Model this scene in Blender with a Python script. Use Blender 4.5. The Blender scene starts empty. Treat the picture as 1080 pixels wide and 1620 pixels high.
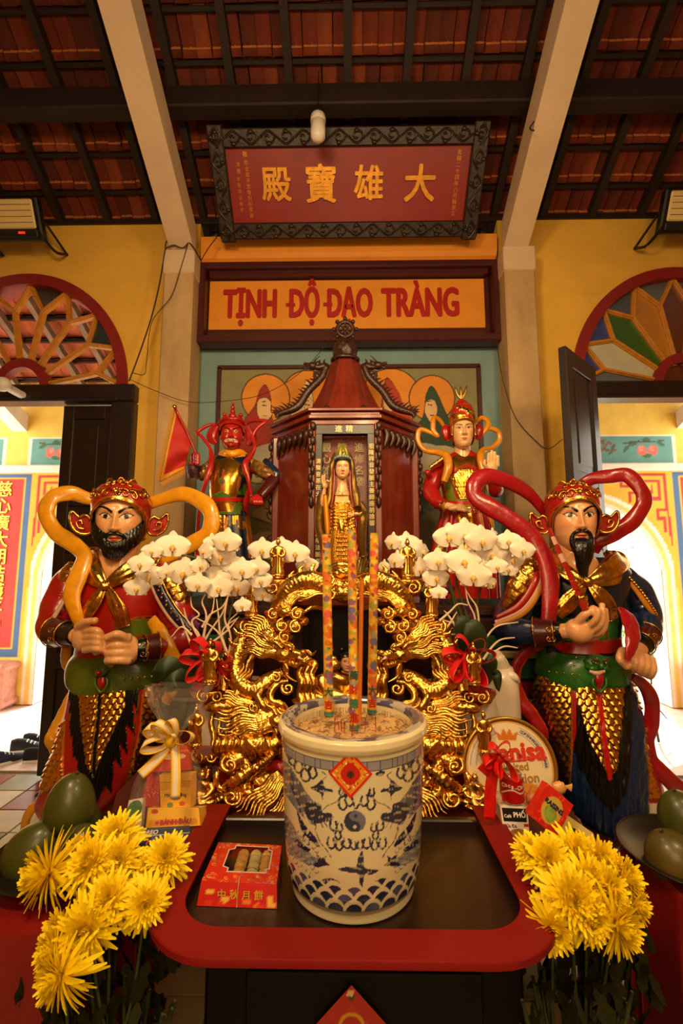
import bpy, bmesh, math, random
import numpy as np
from mathutils import Vector, Matrix
random.seed(7); rng = np.random.RandomState(7)
SC = bpy.context.scene
COL = SC.collection
PI = math.pi
# ------------------------------------------------------------------ camera, world, lights
EYE = 1.55
PITCH = math.radians(6.8); YAW = math.radians(0.9)
cam_d = bpy.data.cameras.new('camera'); cam = bpy.data.objects.new('camera', cam_d); COL.objects.link(cam)
cam.location = (0, 0, EYE); cam.rotation_euler = (PI/2 + PITCH, 0, YAW)
cam_d.sensor_fit = 'VERTICAL'; cam_d.sensor_height = 36; cam_d.lens = 16; cam_d.clip_start = 0.05
SC.camera = cam
SC.view_settings.view_transform = 'Standard'; SC.view_settings.look = 'None'
SC.view_settings.gamma = 1; SC.view_settings.use_curve_mapping = False
SC.view_settings.exposure = 0.0
wd = bpy.data.worlds.new('sky'); SC.world = wd; wd.use_nodes = True
_bg = wd.node_tree.nodes['Background']; _bg.inputs[0].default_value = (1.0, 0.93, 0.8, 1); _bg.inputs[1].default_value = 5.5
def lamp(name, kind, loc, energy, color, size=0.3, target=None, size_y=None, spread=None):
    d = bpy.data.lights.new(name, kind); d.energy = energy; d.color = color
    if kind == 'AREA':
        d.size = size
        if size_y: d.shape = 'RECTANGLE'; d.size_y = size_y
        if spread: d.spread = spread
    elif kind == 'POINT': d.shadow_soft_size = size
    o = bpy.data.objects.new(name, d); COL.objects.link(o); o.location = loc
    if target is not None:
        o.rotation_euler = (Vector(target) - Vector(loc)).to_track_quat('-Z', 'Y').to_euler()
    return o
WARM = (1.0, 0.67, 0.33)
sun = lamp('sun', 'SUN', (0, 20, 12), 6.0, (1, 0.95, 0.86)); sun.data.angle = 0.01
sun.rotation_euler = (math.radians(-38), math.radians(18), 0)
lamp('hall_lamp_high', 'AREA', (-0.7, 0.1, 3.3), 52, WARM, 0.5, (0, 2.6, 1.7))
lamp('hall_lamp_side', 'AREA', (1.3, 0.2, 3.2), 32, WARM, 0.4, (0.2, 2.6, 1.6))
lamp('hall_lamp_far', 'POINT', (0.12, 1.6, 2.6), 17, WARM, 0.06)
lamp('hall_lamp_rear', 'AREA', (0, -1.2, 2.4), 34, WARM, 1.2, (0, 3, 1.8))
# ------------------------------------------------------------------ pixel <-> world
CP, SP, FPX = math.cos(PITCH), math.sin(PITCH), 720.0
CY_, SY_ = math.cos(YAW), math.sin(YAW)
def _ray(px, py):
    u = (810 - py)/FPX; x = (px - 540)/FPX; f = CP - SP*u
    return np.array((x*CY_ - f*SY_, x*SY_ + f*CY_, SP + CP*u))
def W(px, py, Y):
    d = _ray(px, py); p = d*(Y/d[1]); p[2] += EYE; return p
def WZ(px, py, Z):                      # the point of height Z seen at a pixel
    d = _ray(px, py); p = d*((Z - EYE)/d[2]); p[2] += EYE; return p
def PX(P):                              # world -> pixel, arrays
    P = np.asarray(P, float); z = P[..., 2] - EYE
    X = P[..., 0]*CY_ + P[..., 1]*SY_; Y = -P[..., 0]*SY_ + P[..., 1]*CY_
    f = Y*CP + z*SP; u = -Y*SP + z*CP
    return np.stack([540 + FPX*X/f, 810 - FPX*u/f], -1)
def MP(Y, py=810):                      # metres per pixel there
    return Y/_ray(540, py)[1]/FPX
# ------------------------------------------------------------------ colours and materials
def lin(h, a=None):
    if isinstance(h, str):
        h = h.lstrip('#'); c = [int(h[i:i+2], 16)/255 for i in (0, 2, 4)]
        c = [x/12.92 if x <= 0.04045 else ((x + 0.055)/1.055)**2.4 for x in c]
    else: c = list(h)[:3]
    return (*c, 1.0 if a is None else a)
_mats = {}
def mat(name, color='#808080', rough=0.5, metal=0.0, var=0.0, vscale=8.0, bump=0.0, bscale=40.0, coat=0.0, emit=None, es=1.0,
        stretch=None, color2=None, trans=0.0, alpha=1.0, attr=False, ior=None, sheen=0.0, spec=None):
    if name in _mats: return _mats[name]
    m = bpy.data.materials.new(name); m.use_nodes = True; nt = m.node_tree; N = nt.nodes; L = nt.links
    b = N['Principled BSDF']
    b.inputs['Roughness'].default_value = rough; b.inputs['Metallic'].default_value = metal
    b.inputs['Coat Weight'].default_value = coat; b.inputs['Coat Roughness'].default_value = 0.15
    if trans: b.inputs['Transmission Weight'].default_value = trans
    if alpha < 1: b.inputs['Alpha'].default_value = alpha
    if ior: b.inputs['IOR'].default_value = ior
    if spec is not None: b.inputs['Specular IOR Level'].default_value = spec
    tc = N.new('ShaderNodeTexCoord'); mp = N.new('ShaderNodeMapping')
    L.new(tc.outputs['Object'], mp.inputs[0])
    if stretch: mp.inputs['Scale'].default_value = stretch
    if attr:
        a = N.new('ShaderNodeAttribute'); a.attribute_name = 'Col'
        src = a.outputs['Color']; L.new(a.outputs['Alpha'], b.inputs['Metallic'])
        mr = N.new('ShaderNodeMapRange'); mr.inputs['To Min'].default_value = rough; mr.inputs['To Max'].default_value = 0.24
        L.new(a.outputs['Alpha'], mr.inputs['Value']); L.new(mr.outputs[0], b.inputs['Roughness'])
    else:
        rgb = N.new('ShaderNodeRGB'); rgb.outputs[0].default_value = lin(color); src = rgb.outputs[0]
    if var > 0:
        nz = N.new('ShaderNodeTexNoise'); nz.inputs['Scale'].default_value = vscale; nz.inputs['Detail'].default_value = 6
        nz.inputs['Roughness'].default_value = 0.6
        L.new(mp.outputs[0], nz.inputs['Vector'])
        rp = N.new('ShaderNodeValToRGB'); rp.color_ramp.elements[0].position = 0.32; rp.color_ramp.elements[1].position = 0.68
        L.new(nz.outputs['Fac'], rp.inputs[0])
        mx = N.new('ShaderNodeMix'); mx.data_type = 'RGBA'; mx.blend_type = 'MIX'
        if color2 is not None:
            mx.inputs['B'].default_value = lin(color2)
            ml = N.new('ShaderNodeMath'); ml.operation = 'MULTIPLY'; ml.inputs[1].default_value = var
            L.new(rp.outputs[0], ml.inputs[0]); L.new(ml.outputs[0], mx.inputs['Factor']); L.new(src, mx.inputs['A'])
        else:
            mx.blend_type = 'MULTIPLY'; mx.inputs['Factor'].default_value = 1
            r2 = N.new('ShaderNodeMapRange'); r2.inputs['To Min'].default_value = 1 - var; r2.inputs['To Max'].default_value = 1 + var*0.3
            L.new(rp.outputs[0], r2.inputs['Value']); L.new(src, mx.inputs['A']); L.new(r2.outputs[0], mx.inputs['B'])
        src = mx.outputs['Result']
    L.new(src, b.inputs['Base Color'])
    if bump > 0:
        n2 = N.new('ShaderNodeTexNoise'); n2.inputs['Scale'].default_value = bscale; n2.inputs['Detail'].default_value = 4
        L.new(mp.outputs[0], n2.inputs['Vector'])
        bp = N.new('ShaderNodeBump'); bp.inputs['Strength'].default_value = bump; bp.inputs['Distance'].default_value = 0.01
        L.new(n2.outputs['Fac'], bp.inputs['Height']); L.new(bp.outputs[0], b.inputs['Normal'])
    if emit is not None:
        b.inputs['Emission Color'].default_value = lin(emit); b.inputs['Emission Strength'].default_value = es
    _mats[name] = m
    return m
PAINT = mat('painted_plaster', attr=True, rough=0.32, bump=0.10, bscale=45, coat=0.25, var=0.12, vscale=14)
PRINT = mat('printed_card', attr=True, rough=0.4, coat=0.3)
MATTE = mat('matte_paint', attr=True, rough=0.7, var=0.14, vscale=6)
PETAL = mat('petal', attr=True, rough=0.55, spec=0.3)
PORC = mat('glazed_porcelain', attr=True, rough=0.16, coat=0.5, bump=0.02, bscale=20)
GOLD = mat('gilded_wood', '#f7be55', 0.22, 1.0, var=0.55, vscale=22, bump=0.28, bscale=60)  # strong dark mottling puts shadow depth into the gold colour
GOLDB = mat('polished_brass', '#efbe60', 0.2, 1.0, var=0.25, vscale=30, bump=0.1, bscale=80)
WOODR = mat('red_lacquered_wood', '#7a2a18', 0.33, var=0.35, vscale=5, stretch=(6, 6, 0.6), bump=0.05, bscale=30, coat=0.3)
WOODC = mat('dark_carved_wood', '#3a1a10', 0.42, var=0.35, vscale=12, bump=0.3, bscale=70, coat=0.15)
WOODK = mat('dark_roof_timber', '#23110a', 0.7, var=0.4, vscale=5, bump=0.2, bscale=30)
DOORW = mat('dark_stained_door_wood', '#241410', 0.4, var=0.3, vscale=4, stretch=(5, 5, 0.5), coat=0.2)
YEL = mat('yellow_limewash', '#eebb48', 0.85, var=0.16, vscale=2.2, bump=0.12, bscale=18)
YELO = mat('yellow_outdoor_paint', '#e8c95a', 0.85, var=0.12, vscale=2.5, bump=0.1, bscale=18)
CONC = mat('bare_cement', '#c9a878', 0.85, var=0.3, vscale=4, bump=0.25, bscale=22, stretch=(1, 1, 0.4))
WHITEB = mat('white_painted_beam', '#d9bfa0', 0.8, var=0.12, vscale=3, bump=0.1, bscale=20)
WHITE = mat('white_trim_paint', '#eee7d8', 0.7, var=0.08)
TEALW = mat('teal_wall_paint', '#7c9fa2', 0.45, var=0.14, vscale=3, bump=0.06, bscale=10)
MAROON = mat('maroon_frame_paint', '#4a1a1c', 0.4, var=0.2, vscale=8, bump=0.1)
ORANGE = mat('orange_sign_paint', '#e8962a', 0.55, var=0.12, vscale=3, bump=0.06)
REDL = mat('red_letter_paint', '#b01c14', 0.5, var=0.1)
ARCHR = mat('dark_red_arch_paint', '#8f1f1c', 0.5, var=0.15, bump=0.1)
OCHRE = mat('ochre_wood_paint', '#d08a25', 0.5, var=0.25, vscale=20, bump=0.1)
TILE = mat('clay_roof_tile', '#a04a28', 0.85, var=0.4, vscale=9, bump=0.2, bscale=40)
BLACKM = mat('black_plastic', '#101010', 0.4)
WHITEP = mat('white_plastic', '#e8e2d8', 0.35)
REDT = mat('red_table_cloth', '#7e0805', 0.55, var=0.1, vscale=3, coat=0.05)
REDLQ = mat('red_lacquer_rim', '#7e0704', 0.6, var=0.1, vscale=4, spec=.3)
TRAYD = mat('dark_tray_wood', '#241006', 0.4, var=0.5, vscale=4, stretch=(1, 3, 1), coat=0.12)
GREENLF = mat('dark_leaf', '#26381a', 0.5, var=0.3, vscale=12)
GLASSC = mat('clear_glass', '#ffffff', 0.02, trans=1.0, ior=1.1)
# ------------------------------------------------------------------ mesh gathering
def cr(pts, n, closed=False):
    """Catmull-Rom through pts (k, d) -> (n, d)"""
    p = np.asarray(pts, float); k = len(p)
    if k == 1: return np.repeat(p, n, 0)
    if closed: q = np.vstack([p[-1], p, p[0], p[1]]); t = np.linspace(0, k, n, endpoint=False)
    else: q = np.vstack([2*p[0]-p[1], p, 2*p[-1]-p[-2]]); t = np.linspace(0, k-1, n)
    i = np.minimum(t.astype(int), (k if closed else k-1)-1); f = (t - i)[:, None]
    a, b, c, d = q[i], q[i+1], q[i+2], q[i+3]
    return 0.5*((2*b) + (c-a)*f + (2*a-5*b+4*c-d)*f*f + (3*b-a-3*c+d)*f**3)
def nrm(v): return v/np.maximum(np.linalg.norm(v, axis=-1, keepdims=True), 1e-9)
class Geo:
    def __init__(s): s.V = []; s.F = []; s.C = []; s.M = []; s.n = 0
    def add(s, V, F, col=None, mi=0):
        V = np.asarray(V, float).reshape(-1, 3)
        if isinstance(F, np.ndarray): s.F.append((F + s.n))
        else: s.F.append([[i + s.n for i in f] for f in F])
        s.M.append((len(F), mi))
        if col is None: col = (0.5, 0.5, 0.5, 0)
        c = np.asarray(col, float)
        if c.ndim == 1: c = np.tile(c if len(c) == 4 else np.append(c, 0), (len(V), 1))
        s.V.append(V); s.C.append(c); s.n += len(V); return s
    def grid(s, P, cu=False, cv=False, col=None, mi=0, caps=False):
        nu, nv = P.shape[:2]
        iu = np.arange(nu if cu else nu-1); iv = np.arange(nv if cv else nv-1)
        I, J = np.meshgrid(iu, iv, indexing='ij'); I2 = (I+1) % nu; J2 = (J+1) % nv
        F = np.stack([I*nv+J, I2*nv+J, I2*nv+J2, I*nv+J2], -1).reshape(-1, 4)
        if col is not None and np.ndim(col) == 3: col = np.asarray(col).reshape(-1, 4)
        b = s.n; s.add(P, F, col, mi)
        if caps and cv:
            s.F.append([[b+j for j in range(nv)][::-1], [b+(nu-1)*nv+j for j in range(nv)]]); s.M.append((2, mi))
        return s
    def box(s, c, size, R=None, col=None, mi=0):
        x, y, z = np.array(size)/2
        V = np.array([(i*x, j*y, k*z) for i in (-1, 1) for j in (-1, 1) for k in (-1, 1)])
        if R is not None: V = V @ np.asarray(R).T
        return s.add(V + np.asarray(c), [(0, 1, 3, 2), (4, 6, 7, 5), (0, 4, 5, 1), (2, 3, 7, 6), (0, 2, 6, 4), (1, 5, 7, 3)], col, mi)
    def hexa(s, P8, col=None, mi=0):    # 4 bottom corners then 4 top corners, any shape
        return s.add(P8, [(3, 2, 1, 0), (4, 5, 6, 7), (0, 1, 5, 4), (1, 2, 6, 5), (2, 3, 7, 6), (3, 0, 4, 7)], col, mi)
    def cbox(s, c, size, b=0.004, R=None, col=None, mi=0):
        bm = bmesh.new(); h = np.array(size)/2; b = min(b, h.min()*0.9)
        for i in (-1, 1):
            for j in (-1, 1):
                for k in (-1, 1):
                    g = np.array((i, j, k)); 
                    for a in range(3):
                        d = h - b; d[a] = h[a]; bm.verts.new(g*d)
        bmesh.ops.convex_hull(bm, input=bm.verts)
        bmesh.ops.dissolve_limit(bm, angle_limit=0.01, verts=bm.verts, edges=bm.edges)
        bm.verts.index_update(); V = np.array([v.co[:] for v in bm.verts]); F = [[v.index for v in f.verts] for f in bm.faces]; bm.free()
        if R is not None: V = V @ np.asarray(R).T
        return s.add(V + np.asarray(c), F, col, mi)
    def prism(s, pts, n, col=None, mi=0):   # polygon in 3D, pushed along n (3-vector with length)
        P = np.asarray(pts, float); k = len(P); n = np.asarray(n, float)
        V = np.vstack([P, P + n]); F = [list(range(k))[::-1], list(range(k, 2*k))] + [[i, (i+1) % k, (i+1) % k + k, i + k] for i in range(k)]
        return s.add(V, F, col, mi)
    def tube(s, pts, r, n=10, m=None, flat=1.0, ref=(0, -1, 0), col=None, mi=0, disp=None, cap=True, ret=False, closed=False, twist=None):
        """pts (k,3), r scalar or (k,) half width; flat = thickness/width"""
        k = len(pts); m = m or max(8, k*5)
        q = np.hstack([np.asarray(pts, float), np.broadcast_to(np.atleast_1d(r), (k,)).reshape(k, 1) if np.ndim(r) == 0 else np.asarray(r, float).reshape(k, 1)])
        q = cr(q, m, closed); P = q[:, :3]; R = np.maximum(q[:, 3], 1e-4)
        T = nrm(np.gradient(P, axis=0)) if not closed else nrm(np.roll(P, -1, 0) - np.roll(P, 1, 0))
        ref = np.broadcast_to(np.asarray(ref, float), T.shape)
        S = np.cross(T, ref); bad = np.linalg.norm(S, axis=1) < 0.15
        S[bad] = np.cross(T[bad], (0.3, 0.1, 0.9)); S = nrm(S); U = nrm(np.cross(S, T))
        a = np.linspace(0, 2*PI, n, endpoint=False)
        ca, sa = np.cos(a), np.sin(a)
        if twist is not None:
            tw = np.linspace(0, twist, m)[:, None]; S, U = S*np.cos(tw)+U*np.sin(tw), U*np.cos(tw)-S*np.sin(tw)
        k_ = np.ones((m, n))
        if disp is not None:
            k_ = k_ + disp(np.linspace(0, 1, m)[:, None], (a/(2*PI))[None, :], R[:, None])
        G = P[:, None] + S[:, None]*(R[:, None]*k_*ca)[..., None] + U[:, None]*(R[:, None]*k_*sa*flat)[..., None]
        if ret: return G
        s.grid(G, closed, True, col, mi, caps=cap and not closed); return s
    def lathe(s, prof, c, n=32, col=None, mi=0, axis=None, a0=0, a1=2*PI):
        pr = np.asarray(prof, float)
        a = np.linspace(a0, a1, n, endpoint=False if a1-a0 >= 2*PI-1e-6 else True)
        P = np.stack([pr[:, None, 0]*np.cos(a), pr[:, None, 0]*np.sin(a), np.broadcast_to(pr[:, None, 1], (len(pr), n))], -1)
        if axis is not None: P = P @ np.asarray(axis).T
        closed = a1-a0 >= 2*PI-1e-6
        F0 = s.n; s.grid(P + np.asarray(c), False, closed, col, mi)
        return s
    def blob(s, c, r, n=14, R=None, col=None, mi=0, disp=None):
        r = np.broadcast_to(np.asarray(r, float), (3,))
        t = np.linspace(0.001, PI-0.001, n)[:, None]; a = np.linspace(0, 2*PI, int(n*1.6), endpoint=False)[None]
        D = np.stack([np.sin(t)*np.cos(a), np.sin(t)*np.sin(a), -np.cos(t)*np.ones_like(a)], -1)
        P = D*r
        if disp is not None: P = P*(1 + disp(D))[..., None]
        if R is not None: P = P @ np.asarray(R).T
        return s.grid(P + np.asarray(c), False, True, col, mi)
    def arrays(s):
        V = np.vstack(s.V); C = np.vstack(s.C); return V, C
    def xf(s, A=None, t=(0, 0, 0)):
        s.V = [(v @ np.asarray(A).T if A is not None else v) + np.asarray(t) for v in s.V]; return s
    def merge(s, o, A=None, t=(0, 0, 0), col=None):
        for (V, F, C, M_) in zip(o.V, [None]*len(o.V), o.C, [None]*len(o.V)):
            pass
        off = s.n
        s.V += [(v @ np.asarray(A).T if A is not None else v) + np.asarray(t) for v in o.V]
        s.C += [c.copy() if col is None else np.tile(np.asarray(col, float), (len(c), 1)) for c in o.C]
        flip = A is not None and np.linalg.det(np.asarray(A)) < 0
        for f in o.F:
            if isinstance(f, np.ndarray): s.F.append((f[:, ::-1] if flip else f) + off)
            else: s.F.append([[i+off for i in (q[::-1] if flip else q)] for q in f])
        s.M += o.M; s.n += o.n; return s
    def mirrored(s, x0):
        g = Geo(); g.merge(s, np.diag((-1, 1, 1)), (2*x0, 0, 0)); return g
    def data(s, name, mats, smooth=True, org=(0, 0, 0)):
        V, C = s.arrays(); V = V - np.asarray(org)
        me = bpy.data.meshes.new(name)
        lens = []; idx = []
        for f in s.F:
            if isinstance(f, np.ndarray): lens.append(np.full(len(f), f.shape[1])); idx.append(f.reshape(-1))
            else:
                lens.append(np.array([len(q) for q in f], int)); idx.append(np.array([i for q in f for i in q], int))
        lens = np.concatenate(lens); idx = np.concatenate(idx)
        me.vertices.add(len(V)); me.vertices.foreach_set('co', V.astype(np.float32).ravel())
        me.loops.add(len(idx)); me.loops.foreach_set('vertex_index', idx.astype(np.int32))
        me.polygons.add(len(lens)); st = np.concatenate([[0], np.cumsum(lens)[:-1]])
        me.polygons.foreach_set('loop_start', st.astype(np.int32)); me.polygons.foreach_set('loop_total', lens.astype(np.int32))
        if not isinstance(mats, (list, tuple)): mats = [mats]
        for m in mats: me.materials.append(m)
        if len(mats) > 1: me.polygons.foreach_set('material_index', np.concatenate([np.full(k, i) for k, i in s.M]).astype(np.int32))
        me.update(calc_edges=True)
        ca = me.color_attributes.new('Col', 'FLOAT_COLOR', 'POINT'); ca.data.foreach_set('color', C.astype(np.float32).ravel())
        me.polygons.foreach_set('use_smooth', np.ones(len(lens), bool) if smooth else np.zeros(len(lens), bool))
        if smooth is not True and smooth: me.set_sharp_from_angle(angle=math.radians(smooth))
        me.validate()
        return me
    def build(s, name, mats, parent=None, smooth=True, base=None, bevel=0):
        org = np.array(WL[parent.name]) if parent is not None else (np.array(base) if base is not None else np.zeros(3))
        me = s.data(name, mats, smooth, org)
        o = bpy.data.objects.new(name, me); COL.objects.link(o)
        if parent is not None: o.parent = parent
        else: o.location = org
        WL[o.name] = org
        if bevel:
            b = o.modifiers.new('edge', 'BEVEL'); b.width = bevel; b.segments = 2; b.limit_method = 'ANGLE'
        return o
WL = {}
def tag(o, label=None, cat=None, group=None, kind=None):
    if label: o['label'] = label
    if cat: o['category'] = cat
    if group: o['group'] = group
    if kind: o['kind'] = kind
    return o
def thing(name, label, cat, base, group=None):
    o = bpy.data.objects.new(name, None); o.empty_display_size = 0.05; COL.objects.link(o); o.location = base
    WL[o.name] = np.array(base, float); return tag(o, label, cat, group)
def struct(name, g, m, parent=None, smooth=False, label=None):
    o = g.build(name, m, parent, smooth)
    if parent is None: o['kind'] = 'structure'
    if label: o['label'] = label
    return o
def dup(root, loc, scale=1, rz=0, label=None, group=None):
    r = root.copy(); COL.objects.link(r); r.location = loc; r.rotation_euler = (0, 0, rz); r.scale = (scale if np.ndim(scale) else (scale,)*3)
    if label: r['label'] = label
    if group: r['group'] = group
    def kids(a, b):
        for ch in list(a.children):
            c = ch.copy(); COL.objects.link(c); c.parent = b; kids(ch, c)
    kids(root, r); WL[r.name] = np.array(loc, float); return r
def piece(me, name, parent, loc, rot=None, scale=None):      # a light part sharing mesh data
    o = bpy.data.objects.new(name, me); COL.objects.link(o); o.parent = parent
    o.location = np.asarray(loc) - WL[parent.name]
    if rot is not None: o.rotation_euler = rot
    if scale is not None: o.scale = scale
    WL[o.name] = np.asarray(loc, float)
    return o
# ------------------------------------------------------------------ painting on vertices
def inpoly(P, poly):
    poly = np.asarray(poly, float); x, y = P[:, 0], P[:, 1]; r = np.zeros(len(P), bool); j = len(poly)-1
    for i in range(len(poly)):
        xi, yi = poly[i]; xj, yj = poly[j]
        with np.errstate(divide='ignore', invalid='ignore'):
            c = ((yi > y) != (yj > y)) & (x < (xj-xi)*(y-yi)/((yj-yi) if yj != yi else 1e-12) + xi)
        r ^= c; j = i
    return r
def dline(P, pts):
    pts = np.asarray(pts, float); best = np.full(len(P), 1e9); bt = np.zeros(len(P)); n = len(pts)-1
    for i in range(n):
        a, b = pts[i], pts[i+1]; ab = b-a; L = max(ab @ ab, 1e-12)
        t = np.clip(((P-a) @ ab)/L, 0, 1); d = np.linalg.norm(P - a - t[:, None]*ab, axis=1)
        m = d < best; best[m] = d[m]; bt[m] = (i + t[m])/n
    return best, bt
class Cv:
    def __init__(s, P, base): s.P = np.asarray(P, float); s.C = np.tile(np.array(base, float), (len(s.P), 1))
    def put(s, m, col): s.C[m] = col; return s
    def poly(s, pts, col, smooth=0):
        if smooth: pts = cr(pts, smooth, True)
        return s.put(inpoly(s.P, pts), col)
    def ell(s, c, rx, ry, col, rot=0):
        d = s.P - np.asarray(c); ca, sa = math.cos(rot), math.sin(rot)
        return s.put(((d[:, 0]*ca+d[:, 1]*sa)/rx)**2 + ((-d[:, 0]*sa+d[:, 1]*ca)/ry)**2 < 1, col)
    def line(s, pts, w, col, smooth=0, taper=None):
        if smooth: pts = cr(pts, smooth)
        lo = np.min(pts, 0) - w; hi = np.max(pts, 0) + w
        sel = np.where(((s.P >= lo) & (s.P <= hi)).all(1))[0]
        if len(sel) == 0: return s
        d, t = dline(s.P[sel], pts)
        ww = w/2 if taper is None else w/2*(1 - t*(1-taper))
        s.C[sel[d < ww]] = col; return s
    def rect(s, x0, y0, x1, y1, col): return s.poly([(x0, y0), (x1, y0), (x1, y1), (x0, y1)], col)
def ncol(C, amt=0.06, seed=1):
    r = np.random.RandomState(seed); C = C.copy(); C[:, :3] *= (1 + (r.rand(len(C), 1)-0.5)*amt*2); return C
def noise3(P, f=1.0, seed=0, oct=3):
    P = np.asarray(P, float); r = np.random.RandomState(seed); o = np.zeros(P.shape[:-1]); a = 1.0
    for k in range(oct):
        for _ in range(4):
            d = r.randn(3); d /= np.linalg.norm(d)
            o += a*np.sin((P @ d)*f*6.28 + r.rand()*6.28)/4
        f *= 2.03; a *= 0.55
    return o
def scale_h(s, t):
    """overlapping scale relief; s across, t along (units of scales) -> 0..1"""
    s, t = np.broadcast_arrays(np.asarray(s, float), np.asarray(t, float)); r0 = np.floor(t); h = np.zeros(s.shape); done = np.zeros(s.shape, bool)
    for k in (1, 0):
        r = r0 - k; x = np.mod(s + 0.5*np.mod(r, 2), 1) - 0.5; y = t - r
        ins = (y < 0.85 + np.sqrt(np.clip(1 - (2*x)**2, 0, 1))*0.75) & ~done
        h[ins] = (0.25 + 0.5*y[ins])*(1 - 1.2*x[ins]**2); done |= ins
    return h
def panel_grid(o, u, v, nu, nv):        # o corner, u and v edge vectors -> points and 0..1 coordinates
    U, V = np.meshgrid(np.linspace(0, 1, nu), np.linspace(0, 1, nv), indexing='ij')
    P = np.asarray(o) + U[..., None]*np.asarray(u) + V[..., None]*np.asarray(v)
    return P, np.stack([U.ravel(), V.ravel()], 1)
# ------------------------------------------------------------------ lettering
_tc = {}
def glyphs(txt, bold=0.0, ext=0.01, align='CENTER'):
    k = (txt, bold, ext, align)
    if k in _tc: return _tc[k]
    cu = bpy.data.curves.new('t', 'FONT'); cu.body = txt; cu.align_x = align; cu.align_y = 'CENTER'; cu.offset = bold; cu.extrude = ext; cu.resolution_u = 3
    o = bpy.data.objects.new('t', cu); COL.objects.link(o); dg = bpy.context.evaluated_depsgraph_get(); e = o.evaluated_get(dg)
    me = e.to_mesh(); V = np.array([v.co[:] for v in me.vertices]).reshape(-1, 3); F = [list(p.vertices) for p in me.polygons]
    e.to_mesh_clear(); bpy.data.objects.remove(o); bpy.data.curves.remove(cu)
    _tc[k] = (V, F); return V, F
def text(g, txt, c, size, xd=(1, 0, 0), up=(0, 0, 1), bold=0.0, ext=0.02, col=None, mi=0, sx=1.0, align='CENTER'):
    V, F = glyphs(txt, 0.0, ext, align)
    if len(V) == 0: return
    xd = nrm(np.asarray(xd, float)); up = nrm(np.asarray(up, float)); n = np.cross(xd, up)
    offs = [(0, 0)] if bold <= 0 else [(bold*math.cos(k*PI/3)*(1.0 if k < 6 else 0), bold*math.sin(k*PI/3)) for k in range(6)] + [(0, 0)]
    for j, (ox, oy) in enumerate(offs):
        U = V*size; g.add(np.asarray(c) + (U[:, :1]*sx + ox*size)*xd + (U[:, 1:2] + oy*size)*up + U[:, 2:3]*(1 + 0.02*j)*n, F, col, mi)
def vtext(g, s, c, size, step, xd=(1, 0, 0), up=(0, 0, 1), **k):
    up = nrm(np.asarray(up, float))
    for i, ch in enumerate(s): text(g, ch, np.asarray(c) - up*step*i, size, xd, up, **k)
# ================================================================== THE HALL
# floor slab and tiles
g = Geo(); g.box((0, 0.1, -0.08), (9.2, 7.5, 0.12)); floor = struct('floor', g, mat('grout_cement', '#6a5a48', 0.9, var=0.3))
ft = Geo(); ft.cbox((0, 0, 0), (0.243, 0.243, 0.02), 0.003)
FM = [mat('cream_cement_tile', '#cdbf9a', 0.35, var=0.2, vscale=6), mat('red_cement_tile', '#8a3020', 0.35, var=0.25, vscale=6), mat('grey_cement_tile', '#7d7a60', 0.35, var=0.25, vscale=6)]
FME = [ft.data('floor_tile', m, False) for m in FM]
cnt = 0
for i in range(-14, 14):
    for j in range(6, 15):
        x, y = (i+0.5)*0.25, j*0.25 - 0.03
        if y > 3.58: continue
        vis = abs(x) > 1.3 or (0.6 < abs(x) and y < 2.0)
        if not vis or cnt > 290: continue
        k = 1 if (j >= 13 and i % 2) else (0 if (i+j) % 2 else (2 if (i//2) % 2 else 0))
        piece(FME[k], 'floor_tile', floor, (x, y, -0.012)); cnt += 1
g = Geo()
for i in range(-18, 18):
    for j in range(-12, 6): g.box(((i+0.5)*0.25, j*0.25+0.095, -0.012), (0.243, 0.243, 0.02))
o = g.build('rear_paving', FM[0], floor, False); o['kind'] = 'stuff'
# walls either side of the altar bay, each with a door and a fanlight opening
DC, JI, JO, LB, LT, ARX, ARZ, WT = 2.66, 0.79, 0.975, 2.845, 2.985, 0.885, 1.0, 4.43
def wall_side(sg):
    g = Geo(); Y0, Y1 = 3.5, 3.66
    def bx(x0, x1, z0, z1): g.box((sg*(x0+x1)/2, (Y0+Y1)/2, (z0+z1)/2), (x1-x0, Y1-Y0, z1-z0))
    bx(1.24, DC-ARX, 0, WT); bx(DC+ARX, 4.6, 0, WT)
    n = 40; xs = DC - ARX*np.cos(np.linspace(0, PI, n)); zs = 2.97 + ARZ*np.sin(np.linspace(0, PI, n))
    for k in range(n-1):
        a, b = xs[k], xs[k+1]; za, zb = zs[k], zs[k+1]
        P = [(sg*a, Y0, za), (sg*b, Y0, zb), (sg*b, Y1, zb), (sg*a, Y1, za), (sg*a, Y0, WT), (sg*b, Y0, WT), (sg*b, Y1, WT), (sg*a, Y1, WT)]
        g.hexa(P)
    return g
struct('wall_left', wall_side(-1), YEL); struct('wall_right', wall_side(1), YEL)
# centre bay: teal wall with the painted scene, sign board above
g = Geo(); g.box((0, 3.66, 2.1), (2.50, 0.1, 4.2)); struct('wall_back', g, TEALW)
g = Geo()
for sg in (-1, 1): g.box((sg*4.65, 0, 2.2), (0.12, 7.2, 4.5))
g.box((0, -3.6, 2.2), (9.4, 0.12, 4.5))
for sg in (-1, 1): g.add([(sg*4.65, 3.6, 4.4), (sg*4.65, -3.6, 4.4), (sg*4.65, 0, 6.6)], [(0, 1, 2)])
struct('wall_far_side', g, YEL)
# pillars
for sg, nm in ((-1, 'pillar'), (1, 'pillar')):
    g = Geo(); g.cbox((sg*1.33, 3.41, 2.0), (0.235, 0.22, 4.06), 0.012)
    o = struct(nm, g, CONC)
    g2 = Geo(); g2.cbox((sg*1.33, 3.405, 3.93), (0.25, 0.235, 0.2), 0.01); g2.build('capital', WHITEB, o, False)
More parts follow.
